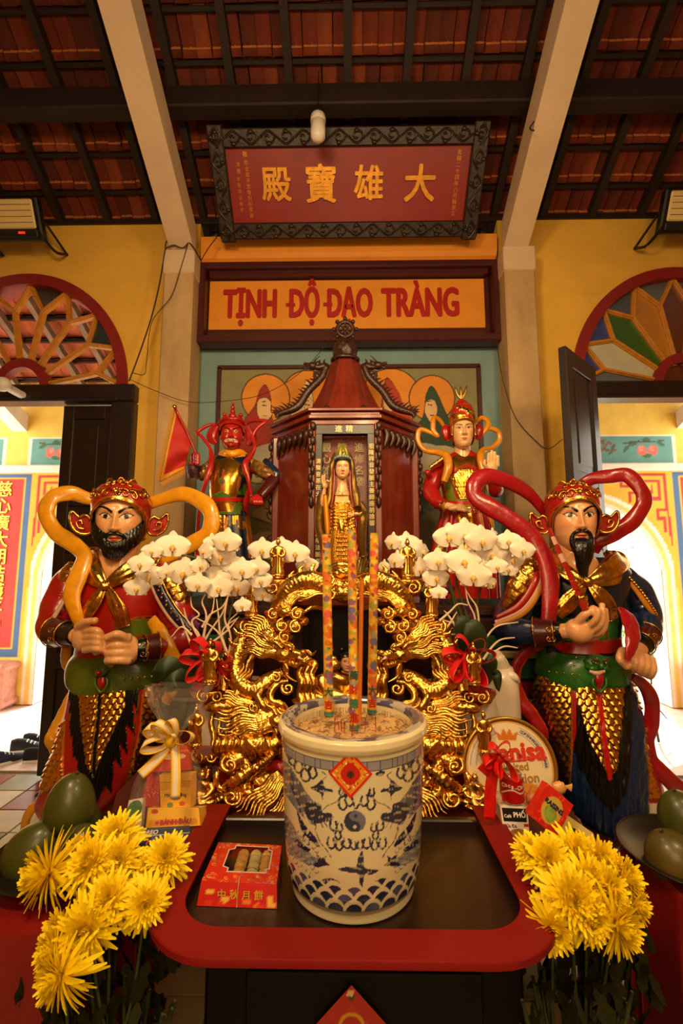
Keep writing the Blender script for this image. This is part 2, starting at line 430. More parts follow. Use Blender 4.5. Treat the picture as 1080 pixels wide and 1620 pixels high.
# sloping white roof beams
SL = 0.60
def slope_beam(g, x, w, h, y0, z0, y1, x2=None):
    z1 = z0 + (y0-y1)*SL; P = []
    for dz in (0, h):
        P += [(x-w/2, y1, z1+dz), (x+w/2, y1, z1+dz), (x+w/2, y0, z0+dz), (x-w/2, y0, z0+dz)]
    g.hexa(P)
for sg in (-1, 1):
    g = Geo(); slope_beam(g, sg*1.315, 0.19, 0.24, 3.34, 4.02, 0.0); struct('trim_1' if sg < 0 else 'trim_2', g, WHITEB, label='white painted concrete roof beam rising from the %s cement pillar' % ('left' if sg < 0 else 'right'))
# purlin, rafters, battens and tiles of the roof
CZ = lambda y: 4.52 + (3.5-y)*SL       # underside of the tiles
ang = math.atan(SL)
g = Geo(); g.box((0, 1.75, 0), (9.3, 0.02, 0.02))
g = Geo()
for s_ in (1, -1):
    P = [(-4.7, s_*3.75, CZ(3.75)+0.09), (4.7, s_*3.75, CZ(3.75)+0.09), (4.7, 0, CZ(0)+0.09), (-4.7, 0, CZ(0)+0.09)]
    P = [np.array(p) for p in P]; g.hexa(P + [p + (0, 0, 0.05) for p in P])
ceil = struct('ceiling', g, WOODK)
R30 = Matrix.Rotation(-ang, 3, 'X')
def rafter(x, y0=3.62, y1=0.1):
    g = Geo(); slope_beam(g, x, 0.055, 0.085, y0, CZ(y0)-0.095, y1); return g
for i in range(-7, 8):
    x = i*0.405
    if abs(abs(x)-1.315) < 0.06: x += 0.09*np.sign(x)
    rafter(x).build('rafter', WOODK, ceil, False)
for Yb, h, w in ((2.80, 0.16, 0.12), (1.35, 0.16, 0.12)):
    g = Geo(); g.cbox((0, Yb, CZ(Yb)-0.15-h/2+0.05), (9.2, w, h), 0.01); g.build('purlin', WOODK, ceil, False)
g = Geo(); g.cbox((0, 3.54, 4.44), (9.2, 0.1, 0.055), 0.008); g.build('wall_plate', WOODK, ceil, False)
# clay tiles: each is a shallow pan with a thick lower lip that shows from below
RP = 0.25
def tile_geo():
    g = Geo(); w, L = 0.098, 0.29
    xs = np.array([-1, -0.62, -0.3, 0, 0.3, 0.62, 1])*w/2; zz = np.array([-0.006, 0.003, 0.0, 0.005, 0.0, 0.003, -0.006])
    ys = np.array([0, 0.015, 0.04, 0.05, 0.27]); lz = np.array([-0.030, -0.036, -0.034, -0.002, 0.0])
    P = np.zeros((len(ys), 7, 3)); P[..., 0] = xs; P[..., 1] = -ys[:, None]; P[..., 2] = zz + lz[:, None] + 0.012
    Q = P[::-1].copy(); Q[..., 2] += 0.016
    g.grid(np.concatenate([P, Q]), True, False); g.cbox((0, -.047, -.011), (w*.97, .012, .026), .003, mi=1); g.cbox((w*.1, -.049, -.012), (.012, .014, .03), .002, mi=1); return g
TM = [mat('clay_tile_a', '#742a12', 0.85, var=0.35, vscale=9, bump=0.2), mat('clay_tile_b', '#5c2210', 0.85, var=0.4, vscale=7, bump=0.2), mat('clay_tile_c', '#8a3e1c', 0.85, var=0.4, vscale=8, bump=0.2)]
LIPM = mat('lamplit_tile_lip', '#c9733c', .85, var=.3, vscale=20)  # lamplight catching the tile lips, put into a lighter clay colour
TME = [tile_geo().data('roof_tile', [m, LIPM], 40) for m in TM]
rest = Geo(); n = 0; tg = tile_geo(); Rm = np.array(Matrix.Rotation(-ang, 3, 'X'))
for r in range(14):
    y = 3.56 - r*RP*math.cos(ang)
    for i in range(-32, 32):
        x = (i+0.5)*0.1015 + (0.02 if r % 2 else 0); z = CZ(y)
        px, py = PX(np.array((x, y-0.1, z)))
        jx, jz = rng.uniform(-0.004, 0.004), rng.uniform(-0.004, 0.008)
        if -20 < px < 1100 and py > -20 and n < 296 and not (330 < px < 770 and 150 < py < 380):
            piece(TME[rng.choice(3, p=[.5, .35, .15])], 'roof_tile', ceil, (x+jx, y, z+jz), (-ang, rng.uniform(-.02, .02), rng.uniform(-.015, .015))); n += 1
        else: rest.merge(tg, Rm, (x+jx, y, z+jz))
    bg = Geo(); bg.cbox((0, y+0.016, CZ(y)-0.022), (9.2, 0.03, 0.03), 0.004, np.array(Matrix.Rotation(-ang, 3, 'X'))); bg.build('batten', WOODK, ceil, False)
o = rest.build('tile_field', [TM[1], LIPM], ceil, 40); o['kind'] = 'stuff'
# ---- orange moulding and sign board
g = Geo(); prof = [(0.12, 4.02), (0.13, 4.035), (0.12, 4.05), (0.145, 4.065), (0.15, 4.085), (0.16, 4.10), (0.17, 4.20), (0.17, 4.24), (0, 4.24), (0, 4.02)]
A = [(-1.21, 3.6-d, z) for d, z in prof]; g.prism(A, (2.42, 0, 0)); struct('trim_3', g, ORANGE, label='orange moulded ledge above the sign board')
sb = thing('sign_board', 'long orange sign with red capital letters in a maroon frame above the teal wall', 'sign', (0, 3.5, 3.68))
g = Geo(); g.box((0, 3.565, 3.69), (2.42, 0.05, 0.66)); g.build('back_board', MAROON, sb, False)
for z, h in ((3.995, 0.09), (3.36, 0.11)):
    g = Geo(); g.cbox((0, 3.49, z), (2.44, 0.12, h*0.62), 0.01); g.cbox((0, 3.515, z + (-0.045 if z > 3.6 else 0.045)), (2.3, 0.08, 0.05), 0.008); g.build('frame_rail', MAROON, sb, False)
for sg in (-1, 1):
    g = Geo(); g.cbox((sg*1.19, 3.49, 3.68), (0.055, 0.12, 0.6), 0.01); g.build('frame_stile', MAROON, sb, False)
a, b = W(332, 445, 3.53), W(768, 518, 3.53)
g = Geo(); g.cbox(((a[0]+b[0])/2, 3.535, (a[2]+b[2])/2), (b[0]-a[0], 0.012, a[2]-b[2]), 0.003); g.build('face_board', ORANGE, sb, False)
for wd_, x0, x1 in (('TỊNH', 352, 440), ('DỘ', 457, 505), ('DẠO', 516, 590), ('TRÀNG', 601, 730)):
    V, F = glyphs(wd_, 0, 0.01); wx = V[:, 0].max()-V[:, 0].min()
    p0, p1 = W(x0, 480, 3.52), W(x1, 480, 3.52); size = 0.345
    cz = W(540, 481, 3.52)[2]
    g = Geo(); text(g, wd_, ((p0[0]+p1[0])/2, 3.527, cz), size, sx=(p1[0]-p0[0])/(wx*size)*.93, bold=0.03, ext=0.01)
    if wd_[0] == 'D': g.box((p0[0]+.012, 3.524, cz+.0), (.075, .006, .03))
    g.build('lettering', REDL, sb, False)
# ---- painted scene on the teal wall
P, UV = panel_grid((-1.055, 3.605, 1.4), (2.11, 0, 0), (0, 0, 1.775), 420, 330)
Q = PX(P.reshape(-1, 3)); c = Cv(Q, lin('#8e8a63', 0))
def halo(x, y, r): c.ell((x, y), r+2, r+2, lin('#5a3a20', 0)); c.ell((x, y), r, r, lin('#e8922a', 0))
for x, y, r in ((486, 627, 40), (420, 630, 37), (618, 630, 46), (683, 630, 35)): halo(x, y, r)
def hood(pts, col, face, prof_, dirn):
    c.poly(pts, lin('#3c2414', 0), 60); m = np.mean(pts, 0); pts2 = [(m[0]+(x-m[0])*0.965, m[1]+(y-m[1])*0.97) for x, y in pts]; c.poly(pts2, lin(col, 0), 60)
    c.poly(prof_, lin('#3c2414', 0), 40); m = np.mean(prof_, 0); c.poly([(m[0]+(x-m[0])*0.92, m[1]+(y-m[1])*0.94) for x, y in prof_], lin('#e8c08a', 0), 40)
    ex, ey = face; c.line([(ex-5, ey), (ex+1, ey+1)], 1.6, lin('#2a1a10', 0)); c.line([(ex-6, ey-5), (ex, ey-6)], 1.4, lin('#2a1a10', 0)); c.line([(ex+dirn*2, ey+17), (ex-dirn*4, ey+17)], 1.6, lin('#a02a20', 0))
hood([(420, 608), (410, 618), (403, 640), (395, 652), (386, 665), (378, 700), (380, 720), (440, 720), (437, 680), (432, 668), (430, 652), (428, 626)], '#a3291c', (420, 641), [(408, 632), (420, 628), (429, 636), (428, 650), (431, 655), (427, 662), (416, 668), (408, 660), (405, 645)], 1)
hood([(486, 600), (470, 640), (445, 680), (430, 720), (470, 720), (500, 700), (497, 640)], '#e6cfa0', (488, 640), [(480, 632), (492, 630), (496, 650), (486, 660)], 1)
hood([(612, 597), (604, 630), (600, 700), (640, 720), (665, 690), (650, 660), (638, 640), (630, 620)], '#b83c22', (618, 640), [(606, 632), (618, 630), (620, 650), (610, 658)], -1)
hood([(682, 610), (674, 622), (672, 634), (668, 660), (655, 680), (652, 720), (740, 720), (712, 665), (702, 645), (692, 622)], '#2f4a34', (682, 640), [(674, 634), (686, 632), (692, 645), (690, 658), (682, 668), (676, 662), (671, 650)], -1)
DK = lin('#4a4a30', 0); CR_ = lin('#c8b684', 0)
for k in range(34):                     # cloud scrolls
    x = rng.uniform(352, 752); y = rng.uniform(690, 1000); r = rng.uniform(9, 20)
    c.ell((x, y), r*2.2, r*0.8, CR_); t = np.linspace(0.4, 7.5, 36); s_ = rng.choice((-1, 1))
    c.line(np.stack([x + s_*r*0.13*t*np.cos(t), y + r*0.085*t*np.sin(t)], 1), 2.0, DK); c.line([(x-r*2.2, y+r*.3), (x, y+r*.9), (x+r*2.2, y+r*.2)], 1.8, DK, 12)
for k in range(12):
    x = 640 + rng.uniform(-10, 40); y = rng.uniform(720, 840); c.ell((x, y), 12, 5, lin('#5c7a70', 0), rng.uniform(-.6, .6))
for sx in (-1, 1):                      # lotus seats below the painted monks
    c.poly([(551+sx*150, 712), (551+sx*110, 702), (551+sx*90, 735), (551+sx*140, 745)], lin('#b8ae94', 0), 30)
g = Geo(); g.grid(P, col=c.C); mu = thing('wall_mural', 'painted mural of hooded monks with orange halos on the teal wall', 'mural', (0, 3.6, 1.4)); g.build('painting', MATTE, mu)
for (x, z, w, h) in ((0, 3.19, 2.17, 0.035), (-1.07, 2.3, 0.035, 1.78), (1.07, 2.3, 0.035, 1.78)):
    g = Geo(); g.cbox((x, 3.598, z), (w, 0.02, h), 0.004); g.build('painted_border', MAROON, mu, False)
# ---- carved name plaque, leaning forward
bl, tl, tr = W(372, 350, 3.25), W(358, 232, 2.95), W(747, 232, 2.95)
PC = (W(372, 350, 3.25) + tr)/2; PC[0] = 0.0
PU = nrm(np.array((0, tl[1]-bl[1], tl[2]-bl[2]))); PH = np.linalg.norm((tl-bl)[1:]); PW = (tr-tl)[0]*0.995
PXd = np.array((1.0, 0, 0)); PN = np.cross(PXd, PU); RPL = np.stack([PXd, -PN, PU], 1)
pl = thing('temple_plaque', 'large red plaque with four gold characters in a dark carved frame under the roof', 'plaque', PC - PU*PH/2)
g = Geo(); g.cbox(PC, (PW+0.04, 0.03, PH+0.04), 0.003, RPL); g.build('board', mat('crimson_lacquer', '#8e0b06', 0.45, var=0.15, vscale=4), pl, False)
def on_plaque(px, py):                  # intersect pixel ray with the plaque plane
    d = _ray(px, py); t = ((PC - (0, 0, EYE)) @ PN)/(d @ PN); return d*t + (0, 0, EYE) + PN*0.018
GOLDL = mat('gold_leaf_lettering', '#d9962a', 0.42, 0.55, var=0.3, vscale=30)
for ch, x, y, s_ in (('殿', 438, 296, 0.225), ('寶', 508, 296, 0.245), ('雄', 583, 294, 0.225), ('大', 663, 295, 0.24)):
    g = Geo(); text(g, ch, on_plaque(x, y), s_, PXd, PU, bold=0.022, ext=0.05); o = g.build('gold_character', GOLDL, pl, False)
g = Geo()
vtext(g, '光緒二十四年八月穀旦立', on_plaque(726, 241), 0.034, 0.037, PXd, PU*1.0 + PXd*0.0, bold=0.0)
vtext(g, '敬', on_plaque(388, 245), 0.036, 0.04, PXd, PU); vtext(g, '信士弟子眾等同叩首謝', on_plaque(390, 258), 0.032, 0.036, PXd, PU); vtext(g, '沐恩', on_plaque(377, 261), 0.032, 0.04, PXd, PU); vtext(g, '本堂眾信重修', on_plaque(378, 284), 0.028, 0.038, PXd, PU)
o = g.build('small_inscription', GOLDL, pl, False); o['kind'] = 'stuff'
fw = 0.13
def carved_bar(c0, c1, w):              # frame bar with twining relief
    c0, c1 = np.array(c0), np.array(c1); L = np.linalg.norm(c1-c0); T = (c1-c0)/L; S = np.cross(PN, T); g = Geo(); R = np.stack([T, -PN, S], 1)
    g.cbox((c0+c1)/2, (L, 0.05, w), 0.008, R)
    k = int(L/0.12)
    for i in range(k):
        t = (i+0.5)/k; s_ = 1 if i % 2 else -1; q = c0 + T*L*t + PN*0.032; th = np.linspace(0.5, 6.5, 9)
        g.tube([q + T*0.0065*a*math.cos(a)*1.1 + S*s_*0.0075*a*math.sin(a)*w/0.13 for a in th], 0.007, 6, 22)
        g.tube([q - T*0.06, q + S*s_*w*0.33, q + T*0.06], 0.008, 6, 10)
        g.blob(q - S*s_*w*0.3, (0.02, 0.012, 0.014), 7)
    return g
FR = mat('carved_frame_wood', '#1f0e09', 0.45, var=0.5, vscale=25, color2='#3a2a12', bump=0.3)
hw, hh = PW/2, PH/2
for s_ in (1, -1):
    e = PC + PU*s_*(hh+fw*0.42) + PN*0.02; carved_bar(e - PXd*(hw+0.12), e + PXd*(hw+0.12), fw*0.85).build('frame_rail', FR, pl, 30)
    e = PC + PXd*s_*(hw+fw*0.45) + PN*0.03; carved_bar(e - PU*(hh+0.13), e + PU*(hh+0.13), fw*0.85).build('frame_stile', FR, pl, 30)
for s_ in (-1, 1): g = Geo(); g.cbox((s_*0.6, 3.42, 4.36), (0.05, 0.4, 0.04), 0.004); g.build('bracket', WOODK, pl, False)
# ---- fanlights and doors
def fan(sg, colored, nm, dn):
    cx, cz = sg*DC, 2.985; Y0 = 3.5
    root = Geo(); n = 48; t = np.linspace(0, PI, n)
    def ring(r0, r1, ya, yb):
        g = Geo(); prof = [(r0, ya), (r1, ya), (r1, yb), (r0, yb)]
        Pp = np.array([[(cx + ARX*r*math.cos(a), y, cz + (ARZ-0.02)*r*math.sin(a)) for (r, y) in prof] for a in t]); g.grid(Pp, False, True, caps=True); return g
    w = struct(nm, ring(0.905, 0.998, Y0-0.025, Y0+0.14), ARCHR, smooth=30, label='half-round fanlight %s' % ('with coloured glass petals above the open door' if colored else 'with open ochre lattice and few dark panes'))
    g = ring(0.18, 0.26, Y0+0.0, Y0+0.07); g.build('hub_ring', ARCHR, w, 30)
    pt = lambda r, a: np.array((cx + ARX*r*math.cos(a), Y0+0.04, cz + (ARZ-0.02)*r*math.sin(a)))
    vr = 0.70; V = [pt(vr, PI*(2*k+1)/16) for k in range(8)]; K = [pt(0.925, PI*k/8) for k in range(9)]; H = [pt(0.25, PI*(2*k+1)/16) for k in range(8)]
    K[0] = pt(0.93, 0.03); K[8] = pt(0.93, PI-0.03)
    def bar(a, b):
        g = Geo(); T = nrm(b-a); S = np.cross(T, (0, 1, 0)); L = np.linalg.norm(b-a); R = np.stack([T, np.array((0, 1., 0)), S], 1)
        g.cbox((a+b)/2, (L+0.01, 0.045, 0.033), 0.004, R); g.cbox((a+b)/2 - (0, 0.028, 0), (L, 0.012, 0.02), 0.003, R); g.build('glazing_bar', OCHRE, w, False)
    for k in range(8): bar(H[k], V[k]); bar(V[k], K[k]); bar(V[k], K[k+1])
    def pane(pts, col, a=0.0):
        g = Geo(); g.prism(np.array(pts) + (0, 0.0, 0), (0, 0.006, 0))
        m = mat('stained_pane_' + col.strip('#'), col, 0.25, trans=0.25, var=0.12, vscale=8, coat=0.2); g.build('pane', m, w, False)
    if colored:
        cols = ['#d8d8c0', '#2f6a1c', '#c98a22', '#5a1410', '#c98a22', '#2f6a1c', '#d8d8c0'][::1]
        for k in range(7): pane([H[k], V[k], K[k+1], V[k+1], H[k+1]], cols[k])
        tri = ['#3c4c9a', '#3c4c9a', '#4a566a', '#5d6b78', '#5d6b78', '#4a566a', '#3c4c9a', '#3c4c9a']
        for k in range(8):
            arc = [pt(0.92, PI*(k + j/5)/8) for j in range(6)]; pane([V[k]] + arc, tri[k])
        pane([pt(0.25, 0), K[0], V[0], H[0]], '#6b7888'); pane([H[7], V[7], K[8], pt(0.25, PI)], '#6b7888'); 
        pane([pt(0.18*math.cos(0), 0)] + [pt(0.18, PI*j/8) for j in range(1, 9)], '#5a1410')
    else:
        for k in (1, 3): arc = [pt(0.92, PI*(k + j/5)/8) for j in range(6)]; pane([V[k]] + arc, '#23343a')
    # door frame below
    g = Geo(); g.cbox((cx, Y0-0.01, (LB+LT)/2), (2*JO, 0.14, LT-LB), 0.012); g.cbox((cx, Y0-0.05, LB+0.012), (2*JI+0.1, 0.08, 0.03), 0.008)
    d = struct(dn, g, DOORW)
    for s_ in (-1, 1):
        g = Geo(); g.cbox((cx + s_*(JI+JO)/2, Y0-0.01, LB/2), (JO-JI, 0.13, LB), 0.012); g.build('jamb', DOORW, d, False)
    return w, d
fan(-1, False, 'window_1', 'door_1'); fan(1, True, 'window_2', 'door_2')
def door_leaf(label, hinge, free, zt):
    hx, fx = np.array(hinge, float), np.array(free, float); v = fx-hx; L = np.linalg.norm(v); T = v/L; N = np.array((-T[1], T[0]))
    th = thing('door_leaf', label, 'door', (hx[0], hx[1], 0.0))
    R = np.stack([(T[0], T[1], 0), (N[0], N[1], 0), (0, 0, 1)], 1)
    def bx(g, a, z0, z1, w, t=0.045): q = hx + T*a; g.cbox((q[0], q[1], (z0+z1)/2), (w, t, z1-z0), 0.005, R)
    for a in (0.045, L-0.045): g = Geo(); bx(g, a, 0.02, zt, 0.09); g.build('stile', DOORW, th, False)
    rails = [(0.02, 0.2), (0.78, 0.9), (1.55, 1.65), (2.02, 2.10), (zt-0.11, zt)]
    for z0, z1 in rails: g = Geo(); bx(g, L/2, z0, z1, L-0.17, 0.043); g.build('rail', DOORW, th, False)
    for k in range(4):
        z0, z1 = rails[k][1], rails[k+1][0]; g = Geo(); bx(g, L/2, z0, z1, L-0.17, 0.018); bx(g, L/2, z0+0.05, z1-0.05, L-0.27, 0.03)
        o = g.build('panel', DOORW, th, False)
    return th
lp = W(100, 640, 3.5)
door_leaf('tall dark panelled door leaf standing behind the statue with orange ribbon', (-DC+JI, 3.53), (lp[0], 3.53), LB-0.01)
fp = WZ(888, 548, 2.83)
door_leaf('dark panelled door leaf swung open towards the hall near the coloured fanlight', tuple(WZ(936, 584, 2.83)[:2]), (fp[0], fp[1]), 2.83)
# ================================================================== VERANDA AND COURT OUTSIDE
PINKF = mat('pale_cement_tiles', '#e6cdc0', .5, var=.2, vscale=6)
PINKT = mat('pale_red_terrazzo', '#c98a78', 0.5, var=0.3, vscale=12)
g = Geo(); g.box((0, 4.75, -0.06), (11, 2.16, 0.1)); struct('path', g, PINKF, label='veranda floor of pale red cement')
g = Geo(); g.box((0, 26, -0.14), (70, 40.4, 0.1)); struct('ground', g, mat('sunlit_concrete', '#cfc8b8', 0.9, var=0.1, vscale=1.0))
AC = 2.72
def veranda(sg, nm):
    x0, x1 = (0.0, 5.4); nu, nv = 300, 260
    P, UV = panel_grid((sg*x0, 5.3, 0), (sg*(x1-x0), 0, 0), (0, 0, 4.0), nu, nv)
    X = np.abs(P[..., 0].ravel()); Z = P[..., 2].ravel(); c = Cv(np.stack([X, Z], 1), lin('#ecca58', 0))
    T = lin('#5f9c98', 0); WH = lin('#f2ead8', 0); RD = lin('#b8352a', 0); BL = lin('#41689a', 0); YG = lin('#e9b32c', 0)
    for a, b in ((1.62, 3.82), (4.16, 5.4), (0, 1.28)):
        c.rect(a-.03, 2.745, b+.03, 3.10, WH); c.rect(a, 2.76, b, 3.075, T)
    c.rect(1.66, 1.3, 3.76, 2.655, YG)
    for m in (1, -1):                    # key fret
        f = lambda x, z: (AC + m*(x-AC), z)
        w = 0.035
        c.line([f(3.66, 1.95), f(3.66, 2.1), f(3.58, 2.1), f(3.58, 2.2), f(3.70, 2.2), f(3.70, 2.62), f(3.36, 2.62), f(3.36, 2.33), f(3.62, 2.33), f(3.62, 2.54), f(3.44, 2.54), f(3.44, 2.41), f(3.54, 2.41), f(3.54, 2.47)], w, RD)
        c.line([f(3.28, 2.62), f(3.28, 2.48), f(3.18, 2.48), f(3.18, 2.62), f(3.05, 2.62), f(3.05, 2.55), f(2.9, 2.55), f(2.9, 2.62)], w, RD)
        c.line([f(3.36, 2.40), f(3.27, 2.40), f(3.27, 2.30)], w, RD); c.line([f(3.70, 2.28), f(3.72, 1.8)], w*.8, RD)
    c.rect(3.78, 0.52, 4.42, 2.655, BL); c.rect(3.87, 0.62, 4.33, 2.6, RD); c.line([(3.87, 2.6), (4.33, 2.6), (4.33, .62), (3.87, .62), (3.87, 2.6)], 0.015, YG)
    c.rect(1.0, 0.52, 1.62, 2.655, BL); c.rect(1.09, 0.62, 1.53, 2.6, RD)
    c.rect(3.74, 0.52, 3.785, 2.7, YG)
    # peaches and branches
    def peach(x, z):
        c.line([(x-.28, z+.06), (x-.1, z+.09), (x+.1, z+.08), (x+.2, z+.1)], 0.016, lin('#4a3a2a', 0))
        for dx in (-.06, .07): c.ell((x+dx, z-.02), .055, .062, lin('#e06a5a', 0)); c.ell((x+dx-.01, z+.0), .03, .035, lin('#ee8f7c', 0))
        for dx, dz, r in ((-.17, .05, .3), (.16, .06, -.4), (0, .11, 0), (-.24, 0, .8), (.0, -.09, .1)): c.ell((x+dx, z+dz), .055, .022, lin('#3f6a4a', 0), r)
    peach(3.52, 2.93); peach(1.95, 2.93)
    c.line([(2.7, 2.78), (2.85, 2.85), (2.95, 2.95), (3.1, 2.9), (3.15, 2.98)], 0.02, lin('#6a4a3a', 0))
    for k in range(26): c.ell((rng.uniform(2.6, 3.15), rng.uniform(2.79, 3.03)), .035, .018, lin(rng.choice(['#3f6a4a', '#6a5a48', '#8a5a4a']), 0), rng.uniform(0, 3))
    r = np.hypot(X-AC, Z-1.42); up = Z > 1.42
    for ro, col in ((1.0, '#f4efe2'), (0.955, '#eed375'), (0.90, '#f4efe2')):
        c.put((up & (r < ro)) | (~up & (np.abs(X-AC) < ro)), lin(col, 0))
    g = Geo(); g.grid(P, col=c.C)
    # cut the arch opening
    F = g.F[0]; cen = P.reshape(-1, 3)[F].mean(1); cx, cz = np.abs(cen[:, 0]), cen[:, 2]
    keep = ~(((cz > 1.42) & (np.hypot(cx-AC, cz-1.42) < 0.85)) | ((cz <= 1.42) & (np.abs(cx-AC) < 0.85)))
    if sg < 0: F = F[:, ::-1]
    g.F[0] = F[keep]; g.M[0] = (int(keep.sum()), 0)
    w = struct(nm, g, MATTE, label='yellow veranda wall with painted arch, peach panel and red banner')
    a = np.linspace(0, PI, 40); pts = [(AC+.85, 0)] + [(AC+.85*math.cos(t), 1.42+.85*math.sin(t)) for t in a] + [(AC-.85, 0)]
    G = np.array([[(sg*x, y, z) for y in (5.3, 5.55)] for x, z in pts]); g2 = Geo(); g2.grid(G); g2.build('arch_reveal', WHITE, w)
    g2 = Geo(); g2.cbox((sg*2.7, 5.27, 2.70), (5.4, 0.07, 0.085), 0.01); g2.build('string_course', WHITE, w, False)
    g2 = Geo(); g2.box((sg*2.7, 5.43, 3.3), (5.4, 0.24, 1.2)); g2.box((sg*4.5, 5.43, 1.5), (1.85, 0.24, 3)); g2.box((sg*0.93, 5.43, 1.5), (1.86, 0.24, 3)); g2.build('wall_core', YELO, w, False)
    for xx in (4.1, 1.3):
        g2 = Geo(); g2.cbox((sg*xx, 5.18, 0.24), (0.68, 0.26, 0.5), 0.03); g2.cbox((sg*xx, 5.17, 0.44), (0.74, 0.3, 0.09), 0.03); g2.cbox((sg*xx, 5.17, 0.06), (0.74, 0.3, 0.1), 0.03); g2.build('plinth', PINKT, w, False)
    g2 = Geo(); cols = '慈心廣大朗結護平安福' if sg < 0 else '悲願弘深佑法界眾生樂'
    vtext(g2, cols, (sg*4.1, 5.292, 2.45), 0.2, 0.2, bold=0.02, ext=0.01); g2.build('banner_characters', mat('banner_yellow', '#e8c23a', 0.6), w, False)
    return w
veranda(-1, 'wall_north'); veranda(1, 'wall_south')
for sg in (-1, 1):
    for xx in (3.98, 1.3):
        g = Geo(); P = []
        for dz in (0, 0.2):
            P += [(sg*xx-.09, 3.66, 3.9+dz), (sg*xx+.09, 3.66, 3.9+dz), (sg*xx+.09, 5.3, 3.17+dz), (sg*xx-.09, 5.3, 3.17+dz)]
        g.hexa(P); struct('trim_%d' % (5 + (sg > 0)*2 + (xx < 2)), g, WHITE, label='white veranda beam sloping down to the painted arch wall')
vr = Geo(); P = [np.array(p, float) for p in ((-5.5, 3.66, 4.62), (5.5, 3.66, 4.62), (5.5, 6.1, 3.45), (-5.5, 6.1, 3.45))]; vr.hexa(P + [p + (0, 0, .05) for p in P])
VRF = struct('roof', vr, WOODK); a_v = math.atan(1.17/2.44); rest = Geo(); Rv = np.array(Matrix.Rotation(a_v, 3, 'X')) @ np.diag((1, -1, 1))
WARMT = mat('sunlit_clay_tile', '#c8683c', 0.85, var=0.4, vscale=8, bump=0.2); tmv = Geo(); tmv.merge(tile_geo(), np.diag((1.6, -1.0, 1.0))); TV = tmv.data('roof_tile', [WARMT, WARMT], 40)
n = 0
for r in range(10):
    y = 3.72 + r*0.25; z = 4.56 - (y-3.66)*0.48
    for i in range(-33, 33):
        x = (i+.5)*0.163
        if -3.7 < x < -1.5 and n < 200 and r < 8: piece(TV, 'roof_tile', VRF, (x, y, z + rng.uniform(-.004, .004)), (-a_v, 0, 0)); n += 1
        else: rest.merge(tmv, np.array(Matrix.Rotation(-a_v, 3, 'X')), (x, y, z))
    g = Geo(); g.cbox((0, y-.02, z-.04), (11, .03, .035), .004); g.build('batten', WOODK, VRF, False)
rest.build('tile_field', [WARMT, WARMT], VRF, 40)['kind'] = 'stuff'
for i in range(-13, 14):
    g = Geo(); x = i*0.4; P = []
    for dz in (-0.14, -0.06): P += [(x-.03, 3.68, 4.56+dz), (x+.03, 3.68, 4.56+dz), (x+.03, 5.95, 3.46+dz), (x-.03, 5.95, 3.46+dz)]
    g.hexa(P); g.build('rafter', mat('weathered_timber', '#8a7058', 0.8, var=.3), VRF, False)
# courtyard wall, shrubs
g = Geo(); g.cbox((0, 8.6, 0.35), (16, 0.2, 0.9), 0.02); struct('wall_court', g, mat('whitewashed_wall', '#e6dfd0', 0.9, var=.1), label='low whitewashed courtyard wall beyond the arches')
LEAFG = mat('sunlit_leaf', '#5f8a3a', 0.6, var=0.4, vscale=6)
def shrub(x, y, w, h, z0, label):
    th = thing('garden_shrub', label, 'shrub', (x, y, z0)); g = Geo()
    for k in range(7): g.tube([(x, y, z0), (x+rng.uniform(-.2, .2)*w, y, z0+h*.4), (x+rng.uniform(-.45, .45)*w, y+rng.uniform(-.2, .2), z0+h*rng.uniform(.6, .95))], [.03, .02, .008], 5, 8)
    g.build('branches', mat('shrub_bark', '#6a5238', .8), th)
    n = 900; c = rng.randn(n, 3)*(.26*w, .22, .25*h) + (x, y, z0+h*.58); d = nrm(rng.randn(n, 3)); e = nrm(np.cross(d, rng.randn(n, 3))); L = rng.uniform(.05, .11, (n, 1))
    c[:, 2] = np.maximum(c[:, 2], z0 + .02)
    V = np.stack([c, c+d*L*.5+e*L*.25, c+d*L, c+d*L*.5-e*L*.25], 1).reshape(-1, 3); F = np.arange(4*n).reshape(n, 4)
    g = Geo(); g.add(V, F); o = g.build('leaves', LEAFG, th); o['kind'] = 'stuff'
shrub(-5.3, 7.6, 1.6, 3.6, -.09, 'tall green shrub outside the arch beyond the couplet banner')
shrub(4.4, 9.6, 2.6, 3.4, -.09, 'pale green tree outside the arch behind the blue-robed statue')
shrub(5.0, 7.5, 1.3, 1.0, -.09, 'low bush in front of the whitewashed wall beside the blue-robed statue')
g = Geo(); g.tube([(2.75, 4.3, 0.0), (2.72, 4.3, .35), (2.74, 4.3, .75)], [.012, .009, .005], 6, 12); g.tube([(2.72, 4.3, .35), (2.82, 4.3, .22), (2.84, 4.3, .2)], [.006, .005, .004], 6, 8)
tag(g.build('dry_branch', mat('dry_twig', '#5a3c28', .8), base=(2.75, 4.3, 0)), 'thin bare branch standing outside the door beyond the green fruit', 'branch')
